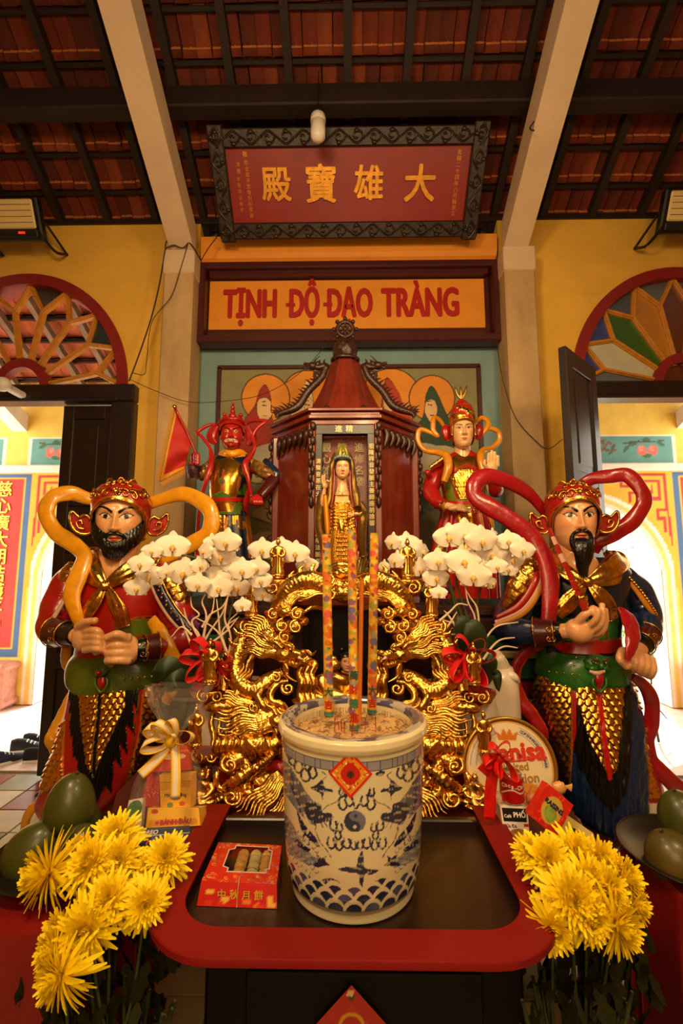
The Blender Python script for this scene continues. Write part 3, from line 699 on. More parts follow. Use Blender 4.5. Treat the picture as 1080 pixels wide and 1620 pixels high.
# shoes on the veranda
def shoe(loc, rz, label, col, grp):
    th = thing('shoe', label, 'shoe', loc, grp); x0, y0, z0 = loc; R = np.array(Matrix.Rotation(rz, 3, 'Z'))
    S = [(-.13, .03, .09), (-.09, .036, .10), (-.04, .036, .095), (.02, .04, .07), (.07, .045, .05), (.12, .04, .038), (.15, .015, .03)]
    def ring(hs, k, lift=.012):
        Gd = []
        for x, w, h in S: Gd.append([(x, w*k*math.cos(t), lift + max(0, math.sin(t))*h*hs) for t in np.linspace(0, 2*PI, 16, endpoint=False)])
        return np.array(Gd)
    g = Geo(); g.grid(ring(1, .95), False, True, caps=True); g.xf(R, loc); g.build('upper', mat('shoe_%s' % col, col, .7, var=.2, bump=.1), th)
    g = Geo(); P = ring(0.16, 1.08, 0.0); P[..., 2] = np.where(P[..., 2] > 0.004, .022, 0); g.grid(P, False, True, caps=True); g.xf(R, loc); g.build('sole', WHITEP, th)
    for k in range(3):
        g = Geo(); g.tube([(-.01+k*.028, -.025, .082-k*.012), (-.01+k*.028, 0, .094-k*.012), (-.01+k*.028, .025, .082-k*.012)], .004, 5, 8); g.xf(R, loc); g.build('lace', WHITEP, th)
for (px, py, rz, lab, col) in ((8, 1200, .9, 'navy canvas shoe at the very edge of the open doorway', '#1c2540'), (45, 1180, .3, 'dark sneaker with white sole beside the navy canvas shoe', '#20242c'),
                               (62, 1172, .1, 'black flat shoe near the dark door leaf, further back', '#101010'), (66, 1196, .2, 'black flat shoe near the dark door leaf, closer to the tiles', '#161212')):
    p = WZ(px, py+8, -.01); shoe((p[0], p[1], -.01), rz, lab, col, None)
# ---- fittings high on the walls
def flood(sg, label):
    x = sg*2.62; th = thing('flood_light', label, 'lamp', (x, 3.49, 4.05)); R = np.array(Matrix.Rotation(math.radians(24), 3, 'X'))
    C = np.array((x, 3.2, 4.22))
    g = Geo(); g.cbox(C, (.50, .07, .30), .012, R); g.build('housing', BLACKM, th, 30)
    g = Geo(); g.cbox(C + R @ (0, -.035, .03), (.43, .02, .20), .02, R); g.build('diffuser', mat('cream_diffuser', '#e8cf90', .35), th, 30)
    for k in range(4): g = Geo(); g.cbox(C + R @ (0, -.047, -.03+.04*k), (.40, .004, .003), .001, R); g.build('rib', BLACKM, th, False)
    g = Geo(); g.cbox(C + R @ (0, -.036, -.105), (.44, .02, .055), .006, R); g.build('control_strip', mat('dark_grey_plastic', '#1c1c1e', .4), th, False)
    g = Geo(); g.cbox(C + R @ (.1, -.049, -.10), (.05, .004, .014), .001, R); o = g.build('indicator', mat('red_indicator', '#ff2010', .4, emit='#ff2010', es=2.0), th, False); o['label'] = 'small glowing red indicator'
    for s_ in (-1, 1): g = Geo(); g.tube([(x+s_*.24, 3.2, 4.1), (x+s_*.27, 3.35, 4.06), (x+s_*.27, 3.49, 4.14)], .012, 6, 8); g.tube([(x+s_*.27, 3.2, 4.2), (x+s_*.27, 3.49, 4.14)], .01, 6, 4); g.build('bracket', BLACKM, th)
flood(-1, 'black framed lamp with cream diffuser high above the open ochre fanlight'); flood(1, 'black framed lamp with cream diffuser high above the coloured glass fanlight')
def bulb(px, py0, py1, Y, label, name='ceiling_lamp'):
    a, b = W(px, py0, Y), W(px, py1, Y); r = 11.5*MP(Y, py0); h = a[2]-b[2]
    th = thing(name, label, 'lamp', (a[0], Y, a[2]))
    g = Geo(); g.lathe([(0.001, b[2]), (r*.6, b[2]+.006), (r, b[2]+.03), (r, a[2]-h*.3), (r*.9, a[2]-h*.28)], (a[0], Y, 0), 20); g.build('bulb_cover', WHITEP, th)
    g = Geo(); g.lathe([(r*1.0, a[2]-h*.3), (r*1.06, a[2]-h*.25), (r*1.02, a[2]-.01), (r*.7, a[2]), (.001, a[2]+.002)], (a[0], Y, 0), 20); g.build('socket', WHITEP, th)
    g = Geo(); g.tube([(a[0], Y, a[2]), (a[0], Y+.0, CZ(Y)-.1)], .003, 6, 4); g.build('stem', BLACKM, th)
bulb(503, 183, 223, 2.7, 'white capsule lamp hanging in front of the carved plaque frame')
p = W(4, 608, 3.2); th = thing('wall_lamp', 'white round lamp by the dark lintel under the open fanlight', 'lamp', (p[0], 3.42, p[2]))
g = Geo(); g.blob(p, (.06, .05, .055), 14); g.build('globe', WHITEP, th); g = Geo(); g.tube([p, (p[0]-.01, 3.43, p[2]+.0)], .03, 10, 6); g.build('arm', WHITEP, th)
def cable(pts, Y, label, w=0.007, col=None):
    P = [W(x, y, Y if len(q) == 0 else q[0]) for x, y, *q in pts]; g = Geo(); g.tube(P, w, 6, 60)
    tag(g.build('cable', mat('old_cable', '#2a1a10', .6), base=P[0]), label, 'cable')
cable([(262, 392), (252, 450), (240, 500), (222, 555), (206, 598), (204, 603)], 3.29, 'dark cable running down the yellow wall to the fanlight edge', .006)
cable([(300, 352), (302, 375), (290, 392), (275, 388), (262, 392), (268, 378), (298, 383), (318, 412)], 3.27, 'tangled black cable around the head of the pillar by the open fanlight', .005)
cable([(318, 412), (330, 392), (343, 375)], 3.27, 'short black wire looping up onto the orange ledge', .004)
cable([(298, 383), (284, 430), (270, 470), (240, 510), (232, 570), (228, 592), (210, 590)], 3.28, 'thin wire hanging loose across the pillar by the open fanlight', .003)
cable([(205, 600), (250, 620), (300, 636), (360, 634), (420, 622), (480, 585), (530, 527)], 3.25, 'thin wire sagging across the mural up to the shrine finial', .0025)
cable([(785, 540), (795, 600), (815, 660), (850, 700), (868, 710), (890, 695)], 3.27, 'thin wire sagging over the pillar towards the open door leaf', .003)
cable([(845, 148, 2.74), (860, 162, 2.74), (858, 178, 2.7), (845, 192, 2.68), (838, 203, 2.66), (845, 207, 2.66)], 2.7, 'frayed wire dangling from the white roof beam beside the plaque', .005)
cable([(255, 133, 2.72), (262, 148, 2.72), (258, 155, 2.72)], 2.7, 'wire stub on the white roof beam over the open fanlight side', .005)
# ================================================================== ALTARS
# rear altar
ra = thing('rear_altar', 'dark stepped rear altar with green and red bands below the mural', 'altar', (0, 2.95, 0))
g = Geo(); g.cbox((0, 3.07, 1.30), (2.3, .9, 0.06), .01); g.build('altar_top', WOODC, ra, False)
g = Geo(); g.box((0, 3.07, 0.64), (2.2, .84, 1.26)); g.build('carcass', mat('dark_altar_core', '#1c120c', .6), ra, False)
GRNB = mat('dark_green_band', '#1f4a2c', .5, var=.2); REDB = mat('deep_red_band', '#7a1512', .5, var=.2)
for z, h, m in ((1.22, .08, WOODC), (1.13, .07, GRNB), (1.06, .04, mat('pale_band', '#b09a6a', .5)), (.98, .1, GRNB), (.88, .07, REDB), (.81, .02, mat('pale_band', '#b09a6a', .5)), (.7, .16, GRNB), (.55, .1, REDB)):
    g = Geo(); g.cbox((0, 2.64, z), (2.2, .05, h), .008); g.build('band', m, ra, False)
# middle altar table
ma = thing('altar_table', 'red altar table carrying the gilded dragon carving', 'table', (0, 1.9, 0))
g = Geo(); g.prism([(-.70, 1.38, .726), (-.475, 1.38, .726), (-.475, 1.515, .726), (.485, 1.515, .726), (.485, 1.38, .726), (.70, 1.38, .726), (.74, 1.7, .726), (.80, 2.36, .726), (-.84, 2.36, .726), (-.82, 1.7, .726)], (0, 0, .03)); g.build('table_top', mat('maroon_altar_cloth', '#4a0907', .6), ma, False)
for x in (-.64, .68):
    for y in (1.43, 2.3): g = Geo(); g.cbox((x, y, .363), (.06, .06, .726), .006); g.build('leg', WOODC, ma, False)
g = Geo(); g.box((0, 1.95, .6), (1.5, .7, .25)); g.build('apron', WOODC, ma, False)
# riser shelf behind the carving
rs = thing('riser_stand', 'dark stepped stand behind the gilded carving under the standing goddess', 'stand', (0, 2.16, .757))
g = Geo(); g.cbox((0, 2.18, 1.40), (.56, .36, .05), .008); g.build('shelf', WOODR, rs, False)
for x in (-.22, .22):
    for y in (2.05, 2.31): g = Geo(); g.cbox((x, y, 1.066), (.04, .04, .62), .006); g.build('leg', WOODC, rs, False)
g = Geo(); g.box((0, 2.33, 1.1), (.5, .02, .5)); g.build('back_panel', mat('black_lacquer_panel', '#140d0a', .4), rs, False)
# ---- hexagonal shrine
cx = -0.02; HX = [(-.185, 2.50), (.185, 2.50), (.43, 2.78), (.185, 3.06), (-.185, 3.06), (-.43, 2.78)]
sh = thing('hexagonal_shrine', 'tall dark red six-sided wooden shrine with carved dragon ridges and glass front', 'shrine', (cx, 2.78, 1.33))
def hexring(k, z, h, nm, m, bev=True):
    g = Geo(); P = [(cx + x*k, 2.78 + (y-2.78)*k, z) for x, y in HX]; g.prism(P, (0, 0, h)); return g.build(nm, m, sh, False, bevel=.004)
hexring(1.04, 1.33, .1, 'plinth', WOODR); hexring(1.02, 2.345, .03, 'cornice', WOODR); hexring(1.10, 2.375, .022, 'cornice', WOODR); hexring(1.05, 2.397, .02, 'cornice', WOODR); hexring(1.12, 2.417, .018, 'cornice', WOODR)
WP = [np.array((cx+x, y, 0)) for x, y in HX]
for k in (1, 2, 3, 4, 5):
    a, b = WP[k], WP[(k+1) % 6]; T = nrm(b-a); N = np.array((T[1], -T[0], 0)); L = np.linalg.norm(b-a); R = np.stack([T, -N, (0, 0, 1)], 1)
    g = Geo(); g.cbox((a+b)/2 - N*.01 + (0, 0, 1.89), (L-.02, .02, .92), .003, R); g.build('side_panel', WOODR, sh, False)
    if k in (1, 5):
        g = Geo()
        for u in np.linspace(.12, .88, 6):
            g.tube([a+T*L*u+N*.01+(0, 0, 2.33), a+T*(L*u+.02)+N*.02+(0, 0, 2.29), a+T*(L*u-.01)+N*.015+(0, 0, 2.25-.05*abs(u-.5)*2)], [.014, .02, .006], 6, 10)
        g.build('carved_valance', WOODC, sh)
for k in range(6):
    p = WP[k]; d = nrm(p - (cx, 2.78, 0)) if k not in (0, 1) else np.array((0, -.8, 0)); g = Geo(); g.cbox(p + (0, 0, 1.89), (.045, .045, .92), .008)
    g.build('corner_post', WOODR, sh, False)
    if k in (0, 1, 2, 5):
        g = Geo(); q = p - (0, .03, 0) if k < 2 else p + d*.03
        for j in range(10): g.blob(q + (.006*(-1)**j, 0, 2.33-j*.042), (.018-.0006*j, .016, .026), 8)
        g.blob(q + (0, 0, 1.9), (.016, .016, .035), 8); g.build('carved_bracket', WOODC, sh)
ip = W(520, 780, 2.62); g = Geo(); g.box((cx, 2.99, 1.87), (.36, .02, .9)); g.build('inner_back', mat('inner_black_panel', '#2a1c12', .5), sh, False)
g = Geo(); g.cbox((cx+.005, 2.60, 1.83), (.27, .012, .96), .003); g.build('inner_red_panel', mat('inner_red_panel', '#8f2f1c', .4, coat=.3), sh, False)
g = Geo()
for s_, x in (('觀心如一', 516), ('精二', 541), ('進修名發', 568)):
    for i, ch in enumerate(s_): text(g, ch, W(x, 709+i*18, 2.585), .058, bold=.02, ext=.004)
g.build('white_characters', mat('pale_lettering', '#f0dfb0', .5), sh, False)
for sx in (-1, 1):
    g = Geo(); g.cbox((cx + sx*.148, 2.495, 1.89), (.045, .014, .90), .003); g.build('couplet_board', mat('black_couplet_board', '#15100c', .35), sh, False)
g = Geo(); vtext(g, '祖隆祥音發脈主善師座前誰馨', (cx+.148, 2.484, 2.215), .032, .036, bold=.015, ext=.01)
vtext(g, '清聲音茶在大願永續香火萬年法脈長', (cx-.148, 2.484, 2.13), .030, .037, bold=.015, ext=.01); g.build('gold_couplet', mat('pale_gold_letter', '#e6cf8c', .5), sh, False)
g = Geo(); g.cbox((cx, 2.493, 2.315), (.34, .014, .055), .003); g.build('lintel_board', mat('black_couplet_board', '#15100c', .35), sh, False)
g = Geo(); text(g, '進', (cx-.035, 2.484, 2.315), .042, bold=.02, ext=.01); text(g, '精', (cx+.025, 2.484, 2.315), .042, bold=.02, ext=.01); g.build('lintel_characters', mat('pale_lettering', '#f0dfb0', .5), sh, False)
g = Geo(); g.box((cx, 2.50, 1.87), (.25, .005, .84)); g.build('glass_pane', mat('thin_glass', '#ffffff', .03, trans=1.0, ior=1.05), sh, False)
# concave roof
prof = [(.66, 2.435), (.58, 2.50), (.49, 2.57), (.39, 2.65), (.31, 2.73), (.25, 2.80), (.22, 2.85)]; hexring(1.08, 2.434, .006, 'roof_deck', WOODR)
pr = cr(prof, 16); P = np.array([[(cx + x*k*.95, 2.78 + (y-2.78)*k*.95, z) for x, y in HX] for k, z in pr]); P2 = []
g = Geo()
for k in range(6):
    F_ = np.stack([P[:, k], P[:, (k+1) % 6]], 1); g.grid(F_)
g.build('roof', WOODR, sh, 40)
for k in (2, 5):                      # a dragon crawling down every ridge
    rp = np.array([(cx + HX[k][0]*kk, 2.78 + (HX[k][1]-2.78)*kk, z_) for kk, z_ in cr(np.array([(.27, 2.82), (.37, 2.72), (.47, 2.655), (.60, 2.61), (.76, 2.545), (.9, 2.49), (1.0, 2.455)]), 16)]); g = Geo(); out = nrm(np.array((HX[k][0], HX[k][1]-2.78, 0))); m = len(rp); t = np.linspace(0, 1, 14)
    base = cr(rp[::-1], 14); q = base + out*(.004+.012*np.sin(t*13))[:, None] + np.stack([0*t, 0*t, .012+.018*np.sin(t*9+1)], 1)
    q = np.vstack([q, q[-1] + out*.045 + (0, 0, -.01), q[-1] + out*.085 + (0, 0, .0)])
    g.tube(q, np.interp(np.linspace(0, 1, len(q)), [0, .3, .85, 1], [.012, .026, .022, .016]), 8, 90, disp=lambda u, v, r: .12*np.sin(u*160)*np.sin(v*12.6))
    qq = cr(q, 26)
    for i in range(1, 24):
        s_ = qq[i]; tt = nrm(qq[i+1]-qq[i-1]); upv = nrm(out*.5 + np.array((0, 0, 1.0))); g.tube([s_, s_+upv*.035-tt*.01, s_+upv*(.055+.02*(i % 3 == 0))-tt*.03], [.012, .007, .001], 5, 6)
    h = q[-1]; g.blob(h, (.034, .028, .026), 10); g.tube([h, h+out*.03+(0, 0, .01), h+out*.055+(0, 0, .02)], [.02, .014, .008], 6, 8); g.tube([h, h+out*.03-(0, 0, .012), h+out*.05-(0, 0, .02)], [.016, .01, .006], 6, 8)
    for s_ in (-1, 1): sd = np.cross(out, (0, 0, 1))*s_; g.tube([h, h+sd*.02+(0, 0, .03)-out*.02, h+sd*.03+(0, 0, .055)-out*.05], [.008, .006, .002], 5, 8)
    g.tube([base[7], base[9]+out*.05, base[10]+out*.06-(0, 0, .02)], [.014, .01, .004], 6, 10); g.tube([base[10], base[12]+out*.06, base[13]+out*.05-(0, 0, .03)], [.014, .01, .004], 6, 10)
    g.build('ridge_dragon', WOODC, sh)
for k in (0, 1): g = Geo(); g.blob(P[1, k] + (0, .01, .02), .024, 10); g.build('ridge_knob', WOODC, sh)
g = Geo(); c0 = np.array((cx, 2.78, 2.92)); g.blob(c0, (.078, .078, .085), 28, disp=lambda D: .06*np.sin(D[..., 0]*9)*np.sin(D[..., 2]*8+D[..., 1]*6)); g.lathe([(.09, 2.845), (.095, 2.86), (.07, 2.875)], (cx, 2.78, 0), 24); g.build('finial_ball', WOODC, sh)
g = Geo(); c1 = np.array((cx, 2.78, 3.07)); ts = np.linspace(0, 2*PI, 24, endpoint=False); g.tube([c1 + (.05*math.cos(t), 0, .05*math.sin(t)) for t in ts], .014, 8, 48, closed=True)
for k in range(8): a = k*PI/4; g.tube([c1, c1 + (.075*math.cos(a), 0, .075*math.sin(a))], [.009, .009], 6, 6); g.blob(c1 + (.072*math.cos(a), 0, .072*math.sin(a)), .014, 8)
g.blob(c1, .018, 10); g.tube([c1-(0, 0, .1), c1-(0, 0, .05)], .016, 8, 4); g.build('finial_wheel', WOODC, sh)
# ================================================================== FRONT TABLE WITH TRAY
tt_ = thing('offering_table', 'dark table with raised red lacquered rim holding the incense urn', 'table', (0.005, 1.25, 0))
def rrect(x0, x1, y0, y1, r, n=10):
    P = [(x1, y1)]; P += [(x0, y1)]
    for a in np.linspace(PI, 1.5*PI, n): P.append((x0+r+r*math.cos(a), y0+r+r*math.sin(a)))
    for a in np.linspace(1.5*PI, 2*PI, n): P.append((x1-r+r*math.cos(a), y0+r+r*math.sin(a)))
    return np.array(P)
OUT = rrect(-.455, .466, .98, 1.56, .182); INN = rrect(-.380, .391, 1.06, 1.56, .105)
g = Geo(); k = len(OUT); zt, zb = .790, .774
idx = list(range(1, k)) + [0]; O = OUT[idx]; I = INN[idx]
G = np.array([[(o[0], o[1], zb), (o[0], o[1], zt-.003), (o[0]*.997, o[1]+.002, zt), (i[0], i[1], zt), (i[0], i[1], zb+.01)] for o, i in zip(O, I)]); g.grid(G); g.build('rim', REDLQ, tt_, 35)
g = Geo(); g.prism([(x, y, .729) for x, y in rrect(-.395, .405, 1.045, 1.51, .10)], (0, 0, .027)); g.build('tray_board', TRAYD, tt_, False)
g = Geo(); g.cbox((.005, 1.497, .765), (.77, .025, .04), .004); g.build('rear_rail', TRAYD, tt_, False)
g = Geo(); g.cbox((.03, 1.32, .607), (.68, .48, .245), .008); g.build('cabinet_body', mat('near_black_wood', '#0a0504', .6, var=.3, spec=.2), tt_, False)
g = Geo(); g.cbox((.03, 1.075, .62), (.50, .012, .15), .004); g.build('drawer_front', mat('near_black_wood', '#0a0504', .6, var=.3, spec=.2), tt_, False)
for x in (-.28, .34):
    for y in (1.11, 1.53): g = Geo(); g.cbox((x, y, .243), (.05, .05, .486), .006); g.build('leg', mat('near_black_wood', '#0a0504', .6, var=.3, spec=.2), tt_, False)
# red paper diamond on the front
pc = W(556, 1626, 1.062); th = thing('paper_diamond', 'red paper diamond stuck on the dark front of the offering table', 'paper decoration', pc); 
P, UV = panel_grid((-1, 0, -1), (2, 0, 0), (0, 0, 2), 60, 60); Q = P.reshape(-1, 3); c = Cv(Q[:, [0, 2]], lin('#b81c10', 0)); c.ell((.72, .72), .12, .12, lin('#2f4a20', 0)); c.poly([(.95, .8), (.8, .95), (.6, .9), (.75, .7)], lin('#e8c8a0', 0)); c.rect(-.6, -.6, .55, .55, lin('#c8281a', 0)); c.ell((0, 0), .5, .5, lin('#d8a020', 0)); c.ell((0, 0), .38, .38, lin('#b81c10', 0))
R45 = np.array(Matrix.Rotation(-PI/4, 3, 'Y')); g = Geo(); g.grid(P*.056 @ R45.T + pc, col=c.C); g.build('paper', PRINT, th)
# ---- the blue and white incense urn
UC = np.array((.0095, 1.265, 0)); prof = np.array([(.001, .797), (.14, .797), (.146, .7965), (.1515, .80), (.152, .81), (.153, .822), (.161, .83), (.166, .85), (.171, .90), (.176, .98), (.180, 1.06), (.1825, 1.11), (.1835, 1.122), (.189, 1.128), (.1925, 1.137), (.191, 1.148), (.184, 1.153), (.172, 1.154), (.158, 1.152), (.153, 1.146), (.151, 1.13), (.151, 1.10)])
prof[:, 1] = .757 + (prof[:, 1]-.797)*1.126; prof[:, 0] = prof[:, 0]*1.0 + .003*(prof[:, 0] > .05)
s_ = np.concatenate([[0], np.cumsum(np.hypot(*np.diff(prof, axis=0).T))]); n_ = 300; st = np.interp(np.linspace(0, 1, n_), [0, .12, 1], [0, .16, 1])*s_[-1]; pr = np.stack([np.interp(st, s_, prof[:, 0]), np.interp(st, s_, prof[:, 1])], 1)
nA = 560; a = np.linspace(0, 2*PI, nA, endpoint=False); P = np.stack([UC[0] + pr[:, None, 0]*np.cos(a), UC[1] + pr[:, None, 0]*np.sin(a), np.broadcast_to(pr[:, 1][:, None], (n_, nA))], -1)
Pf = P.reshape(-1, 3).copy(); Pf[:, 1] = UC[1] - np.abs(Pf[:, 1]-UC[1]); Q = PX(Pf); Z0 = lambda x, y: (420+x/3.857, 1090+y/3.857)
CRM = lin('#dccfa6', 0); NB = lin('#23294a', 0); MB = lin('#4a4e70', 0); GB = lin('#6f7288', 0)
c = Cv(Q, CRM); zz = (Pf[:, 2]-.757)/1.126 + .797
def zl(pts, w, col=NB, sm=0, taper=None, mir=True):
    for m in ((0, 1) if mir else (0,)):
        pp = [Z0(x if not m else 1112-x, y) for x, y in pts]; c.line(pp, w/3.857, col, sm or len(pts)*6, taper)
def zp(pts, col=NB, mir=True, sm=None):
    for m in ((0, 1) if mir else (0,)): c.poly([Z0(x if not m else 1112-x, y) for x, y in pts], col, sm if sm is not None else len(pts)*6)
# dragon bodies: smoky fields, hatching, scales
zp([(95, 440), (150, 470), (230, 600), (300, 700), (330, 760), (300, 830), (250, 800), (190, 740), (120, 640), (92, 560)], GB)
zp([(95, 760), (150, 800), (220, 930), (280, 1010), (350, 1050), (300, 1080), (210, 1050), (140, 1000), (100, 930)], lin('#8a8a8c', 0))
for k in range(16): zl([(95+k*8, 450+k*8), (140+k*9, 560+k*12), (190+k*8, 690+k*7)], 5, MB)
for k in range(34):
    x = 110 + (k % 9)*26 + rng.uniform(-6, 6); y = 800 + (k//9)*62 + (k % 9)*24; zl([(x-12, y), (x, y+10), (x+10, y-4)], 5, MB)
zp([(240, 700), (330, 700), (345, 750), (400, 760), (405, 800), (340, 815), (300, 820), (250, 780)], NB)
zp([(300, 690), (320, 720), (280, 740), (262, 700)], NB)
for (x0, y0, x1, y1) in ((330, 800, 352, 850), (350, 800, 380, 845), (300, 810, 310, 860), (370, 790, 405, 830), (380, 770, 412, 780)): zl([(x0, y0), (x1, y1)], 9, NB, 0, .3)
zl([(340, 745), (380, 710), (430, 690), (468, 640), (475, 600)], 5, NB, 24); zl([(300, 850), (330, 930), (370, 980), (400, 1030)], 5, NB, 24)
zp([(190, 740), (240, 830), (300, 900), (330, 960), (300, 950), (250, 900), (215, 850)], NB); zl([(240, 880), (225, 930)], 12, NB, 0, .2); zl([(270, 900), (262, 950)], 12, NB, 0, .2); zl([(310, 930), (318, 975)], 10, NB, 0, .2)
zp([(290, 1070), (320, 1050), (310, 1010), (345, 1030), (370, 1015), (365, 1050), (390, 1075), (350, 1080), (320, 1090)], NB); zl([(240, 770), (262, 830), (255, 880)], 14, CRM, 16)
zl([(190, 930), (220, 960), (260, 980)], 26, NB, 16); zl([(160, 600), (200, 690), (215, 760)], 8, NB, 16)
# small clouds
zp([(385, 500), (430, 505), (440, 525), (400, 530)], NB); zp([(300, 590), (345, 555), (360, 600), (400, 610), (410, 630), (360, 630), (345, 680), (335, 640), (275, 605)], NB)
zl([(345, 560), (370, 530), (345, 505)], 6, NB, 16); zp([(200, 430), (280, 445), (275, 465), (215, 455)], MB); zp([(130, 470), (155, 490), (150, 515), (128, 500)], MB)
zp([(215, 1120), (260, 1140), (305, 1165), (290, 1180), (230, 1160)], NB); zl([(200, 1095), (225, 1110), (235, 1140)], 6, NB, 16); zp([(345, 1165), (400, 1155), (455, 1185), (425, 1205), (360, 1195)], NB)
zp([(440, 1100), (500, 1085), (550, 1085), (565, 1030), (590, 985), (600, 1050), (610, 1095), (690, 1105), (640, 1135), (605, 1130), (590, 1215), (575, 1190), (565, 1130), (500, 1118)], NB, False)
# flame hooks
def hook(x, y, s, mir=True): zl([(x-.5*s, y-s), (x-.62*s, y), (x-.1*s, y+.55*s), (x+.4*s, y+.1*s), (x+.2*s, y-.8*s)], 13, NB, 30, None, mir)
for x, y, s in ((475, 712, 46), (515, 690, 44), (470, 640, 32), (418, 842, 40), (455, 852, 34), (405, 950, 44), (452, 962, 38), (500, 950, 42), (540, 960, 34), (446, 900, 34), (170, 440, 44), (208, 485, 50), (250, 535, 54), (292, 520, 46), (150, 410, 30), (262, 480, 36)): hook(x, y, s)
zl([(535, 690), (548, 730), (575, 700)], 12, NB, 20, None, False)
for X_, Y_, R_ in ((545, 808, 66),):
    cc = Z0(X_, Y_); r_ = R_/3.857; c.ell(cc, r_, r_, lin('#2a2f4c', 0)); d = Q - np.array(cc); m = (np.hypot(d[:, 0], d[:, 1]) < r_) & (d[:, 0] > 0); c.put(m, lin('#6c6e80', 0))
    c.ell((cc[0], cc[1]-r_/2), r_/2, r_/2, lin('#6c6e80', 0)); c.ell((cc[0], cc[1]+r_/2), r_/2, r_/2, lin('#2a2f4c', 0)); c.ell((cc[0]+1, cc[1]-r_/2), 2.6, 2.6, lin('#2a2f4c', 0)); c.ell((cc[0], cc[1]+r_/2), 2.6, 2.6, lin('#cfc6a8', 0))
# waves at the foot: arcs in angle/height space
th_ = np.arctan2(Pf[:, 0]-UC[0], UC[1]-Pf[:, 1]); cw = c.C
wz = (zz - .826)/.054
wave = (wz > -0.05) & (wz < 1.25)
WP2 = np.stack([th_, zz], 1); c2 = Cv(WP2, CRM); c2.C = cw
for row, (zr, off) in enumerate(((.866, 0), (.851, .09), (.833, .0))):
    for k in range(-8, 9):
        x = k*.25 + off*1.4; H_ = .027
        c2.ell((x, zr-.006), .145, H_, CRM); c2.ell((x+.01, zr-.009), .12, H_*.78, NB if (k+row) % 3 else MB)
c2.line([(-1.7, .8235), (1.7, .8235)], .004, lin('#b9ab84', 0)); c2.rect(-4, .70, 4, .8215, CRM); c2.rect(-4, .8165, 4, .8215, lin('#a8936a', 0))
c = c2
m = (zz > 1.094) & (zz < 1.114) & (np.hypot(Pf[:, 0]-UC[0], Pf[:, 1]-UC[1]) > .17); cell = np.mod(th_*12, 1); c.C[m] = lin('#8f8c94', 0); c.C[m & (cell < .09)] = lin('#3f415c', 0); c.C[m & ((zz < 1.0965) | (zz > 1.112))] = lin('#4a4c66', 0)
rr = np.hypot(Pf[:, 0]-UC[0], Pf[:, 1]-UC[1]); top = (zz > 1.140) & (rr < .186) & (rr > .155)
nz = noise3(np.stack([np.cos(np.arctan2(Pf[:, 1]-UC[1], Pf[:, 0]-UC[0]))*8, np.sin(np.arctan2(Pf[:, 1]-UC[1], Pf[:, 0]-UC[0]))*8, rr*140], -1), .28, 3); c.C[top] = lin('#a8a296', 0); c.C[top & (nz > .12)] = lin('#4c4e66', 0)
inside = (rr < .154) & (zz > 1.0); c.C[inside] = lin('#b8935a', 0)
nzp = noise3(np.stack([Q[:, 0], Q[:, 1], 0*zz], -1), .11, 4, 2); dk = (c.C[:, 2] > c.C[:, 0]*.95) & (nzp > .38) & (np.hypot(Q[:, 0]-Z0(545, 808)[0], Q[:, 1]-Z0(545, 808)[1]) > 19) & (zz > .88) & (zz < 1.09); c.C[dk] = c.C[dk]*.45 + np.array(CRM)*.5; c.C[:, 3] = 0
urn = thing('incense_urn', 'large blue and white porcelain incense urn with dragons and yin-yang on the red-rimmed table', 'urn', (UC[0], UC[1], .757))
g = Geo(); g.grid(P, False, True, col=c.C); g.build('urn_body', PORC, urn)
r_ = np.linspace(0.0005, .152, 60); A_ = np.linspace(0, 2*PI, 120, endpoint=False); G = np.stack([UC[0]+r_[:, None]*np.cos(A_), UC[1]+r_[:, None]*np.sin(A_), np.full((60, 120), 1.118)], -1); G[..., 2] += .006*noise3(G*1.0, 9, 5) + .004*noise3(G, 30, 6)
cc = ncol(np.tile(lin('#c39a62', 0), (7200, 1)), .18); nn = noise3(G.reshape(-1, 3), 22, 8); cc[nn > .5] = lin('#8a6540', 0)
g = Geo(); g.grid(G, False, True, col=cc); ash = g.build('ash_bed', mat('sand_and_ash', attr=True, rough=.95, bump=.6, bscale=160), urn)
sd = Geo()
for k in range(150):
    r0, t0 = .145*math.sqrt(rng.rand()), rng.uniform(0, 6.28); p = UC + (r0*math.cos(t0), r0*math.sin(t0), 1.125); d = rng.uniform(0, 6.28); L = rng.uniform(.006, .018); sd.tube([p, p+(L*math.cos(d)*.5, L*math.sin(d)*.5, .003), p+(L*math.cos(d), L*math.sin(d), 0)], .0009, 4, 4)
sd.build('incense_ash_curls', mat('ash_curl', '#7a5a3c', .9), urn)['kind'] = 'stuff'
ZST = W(563, 1226, UC[1]-.187)[2]
# diamond sticker curved round the urn
th = thing('urn_sticker', 'red and gold diamond paper stuck on the urn front', 'paper decoration', (UC[0], UC[1]-.184, 1.07)); n = 90; U, V = np.meshgrid(np.linspace(-1, 1, n), np.linspace(-1, 1, n), indexing='ij')
s1 = (U - V)/2; z1 = (U + V)/2; half = .050; zc = ZST; ang_ = (s1*half)/.185 - .035; zz1 = zc + z1*half*1.02; rad = np.interp(zz1, prof[4:13, 1], prof[4:13, 0]) + .0015
G = np.stack([UC[0] + rad*np.sin(ang_), UC[1] - rad*np.cos(ang_), zz1], -1); c = Cv(np.stack([U.ravel(), V.ravel()], 1), lin('#d42015', 0))
c.rect(-.86, -.86, .86, .86, lin('#e08a1c', 0)); 
for k in range(60): c.ell((rng.uniform(-.8, .8), rng.uniform(-.8, .8)), .09, .05, lin(rng.choice(['#e8c83a', '#f0e0c0', '#c8341c', '#d8741c', '#b8281c']), 0), rng.uniform(0, 3))
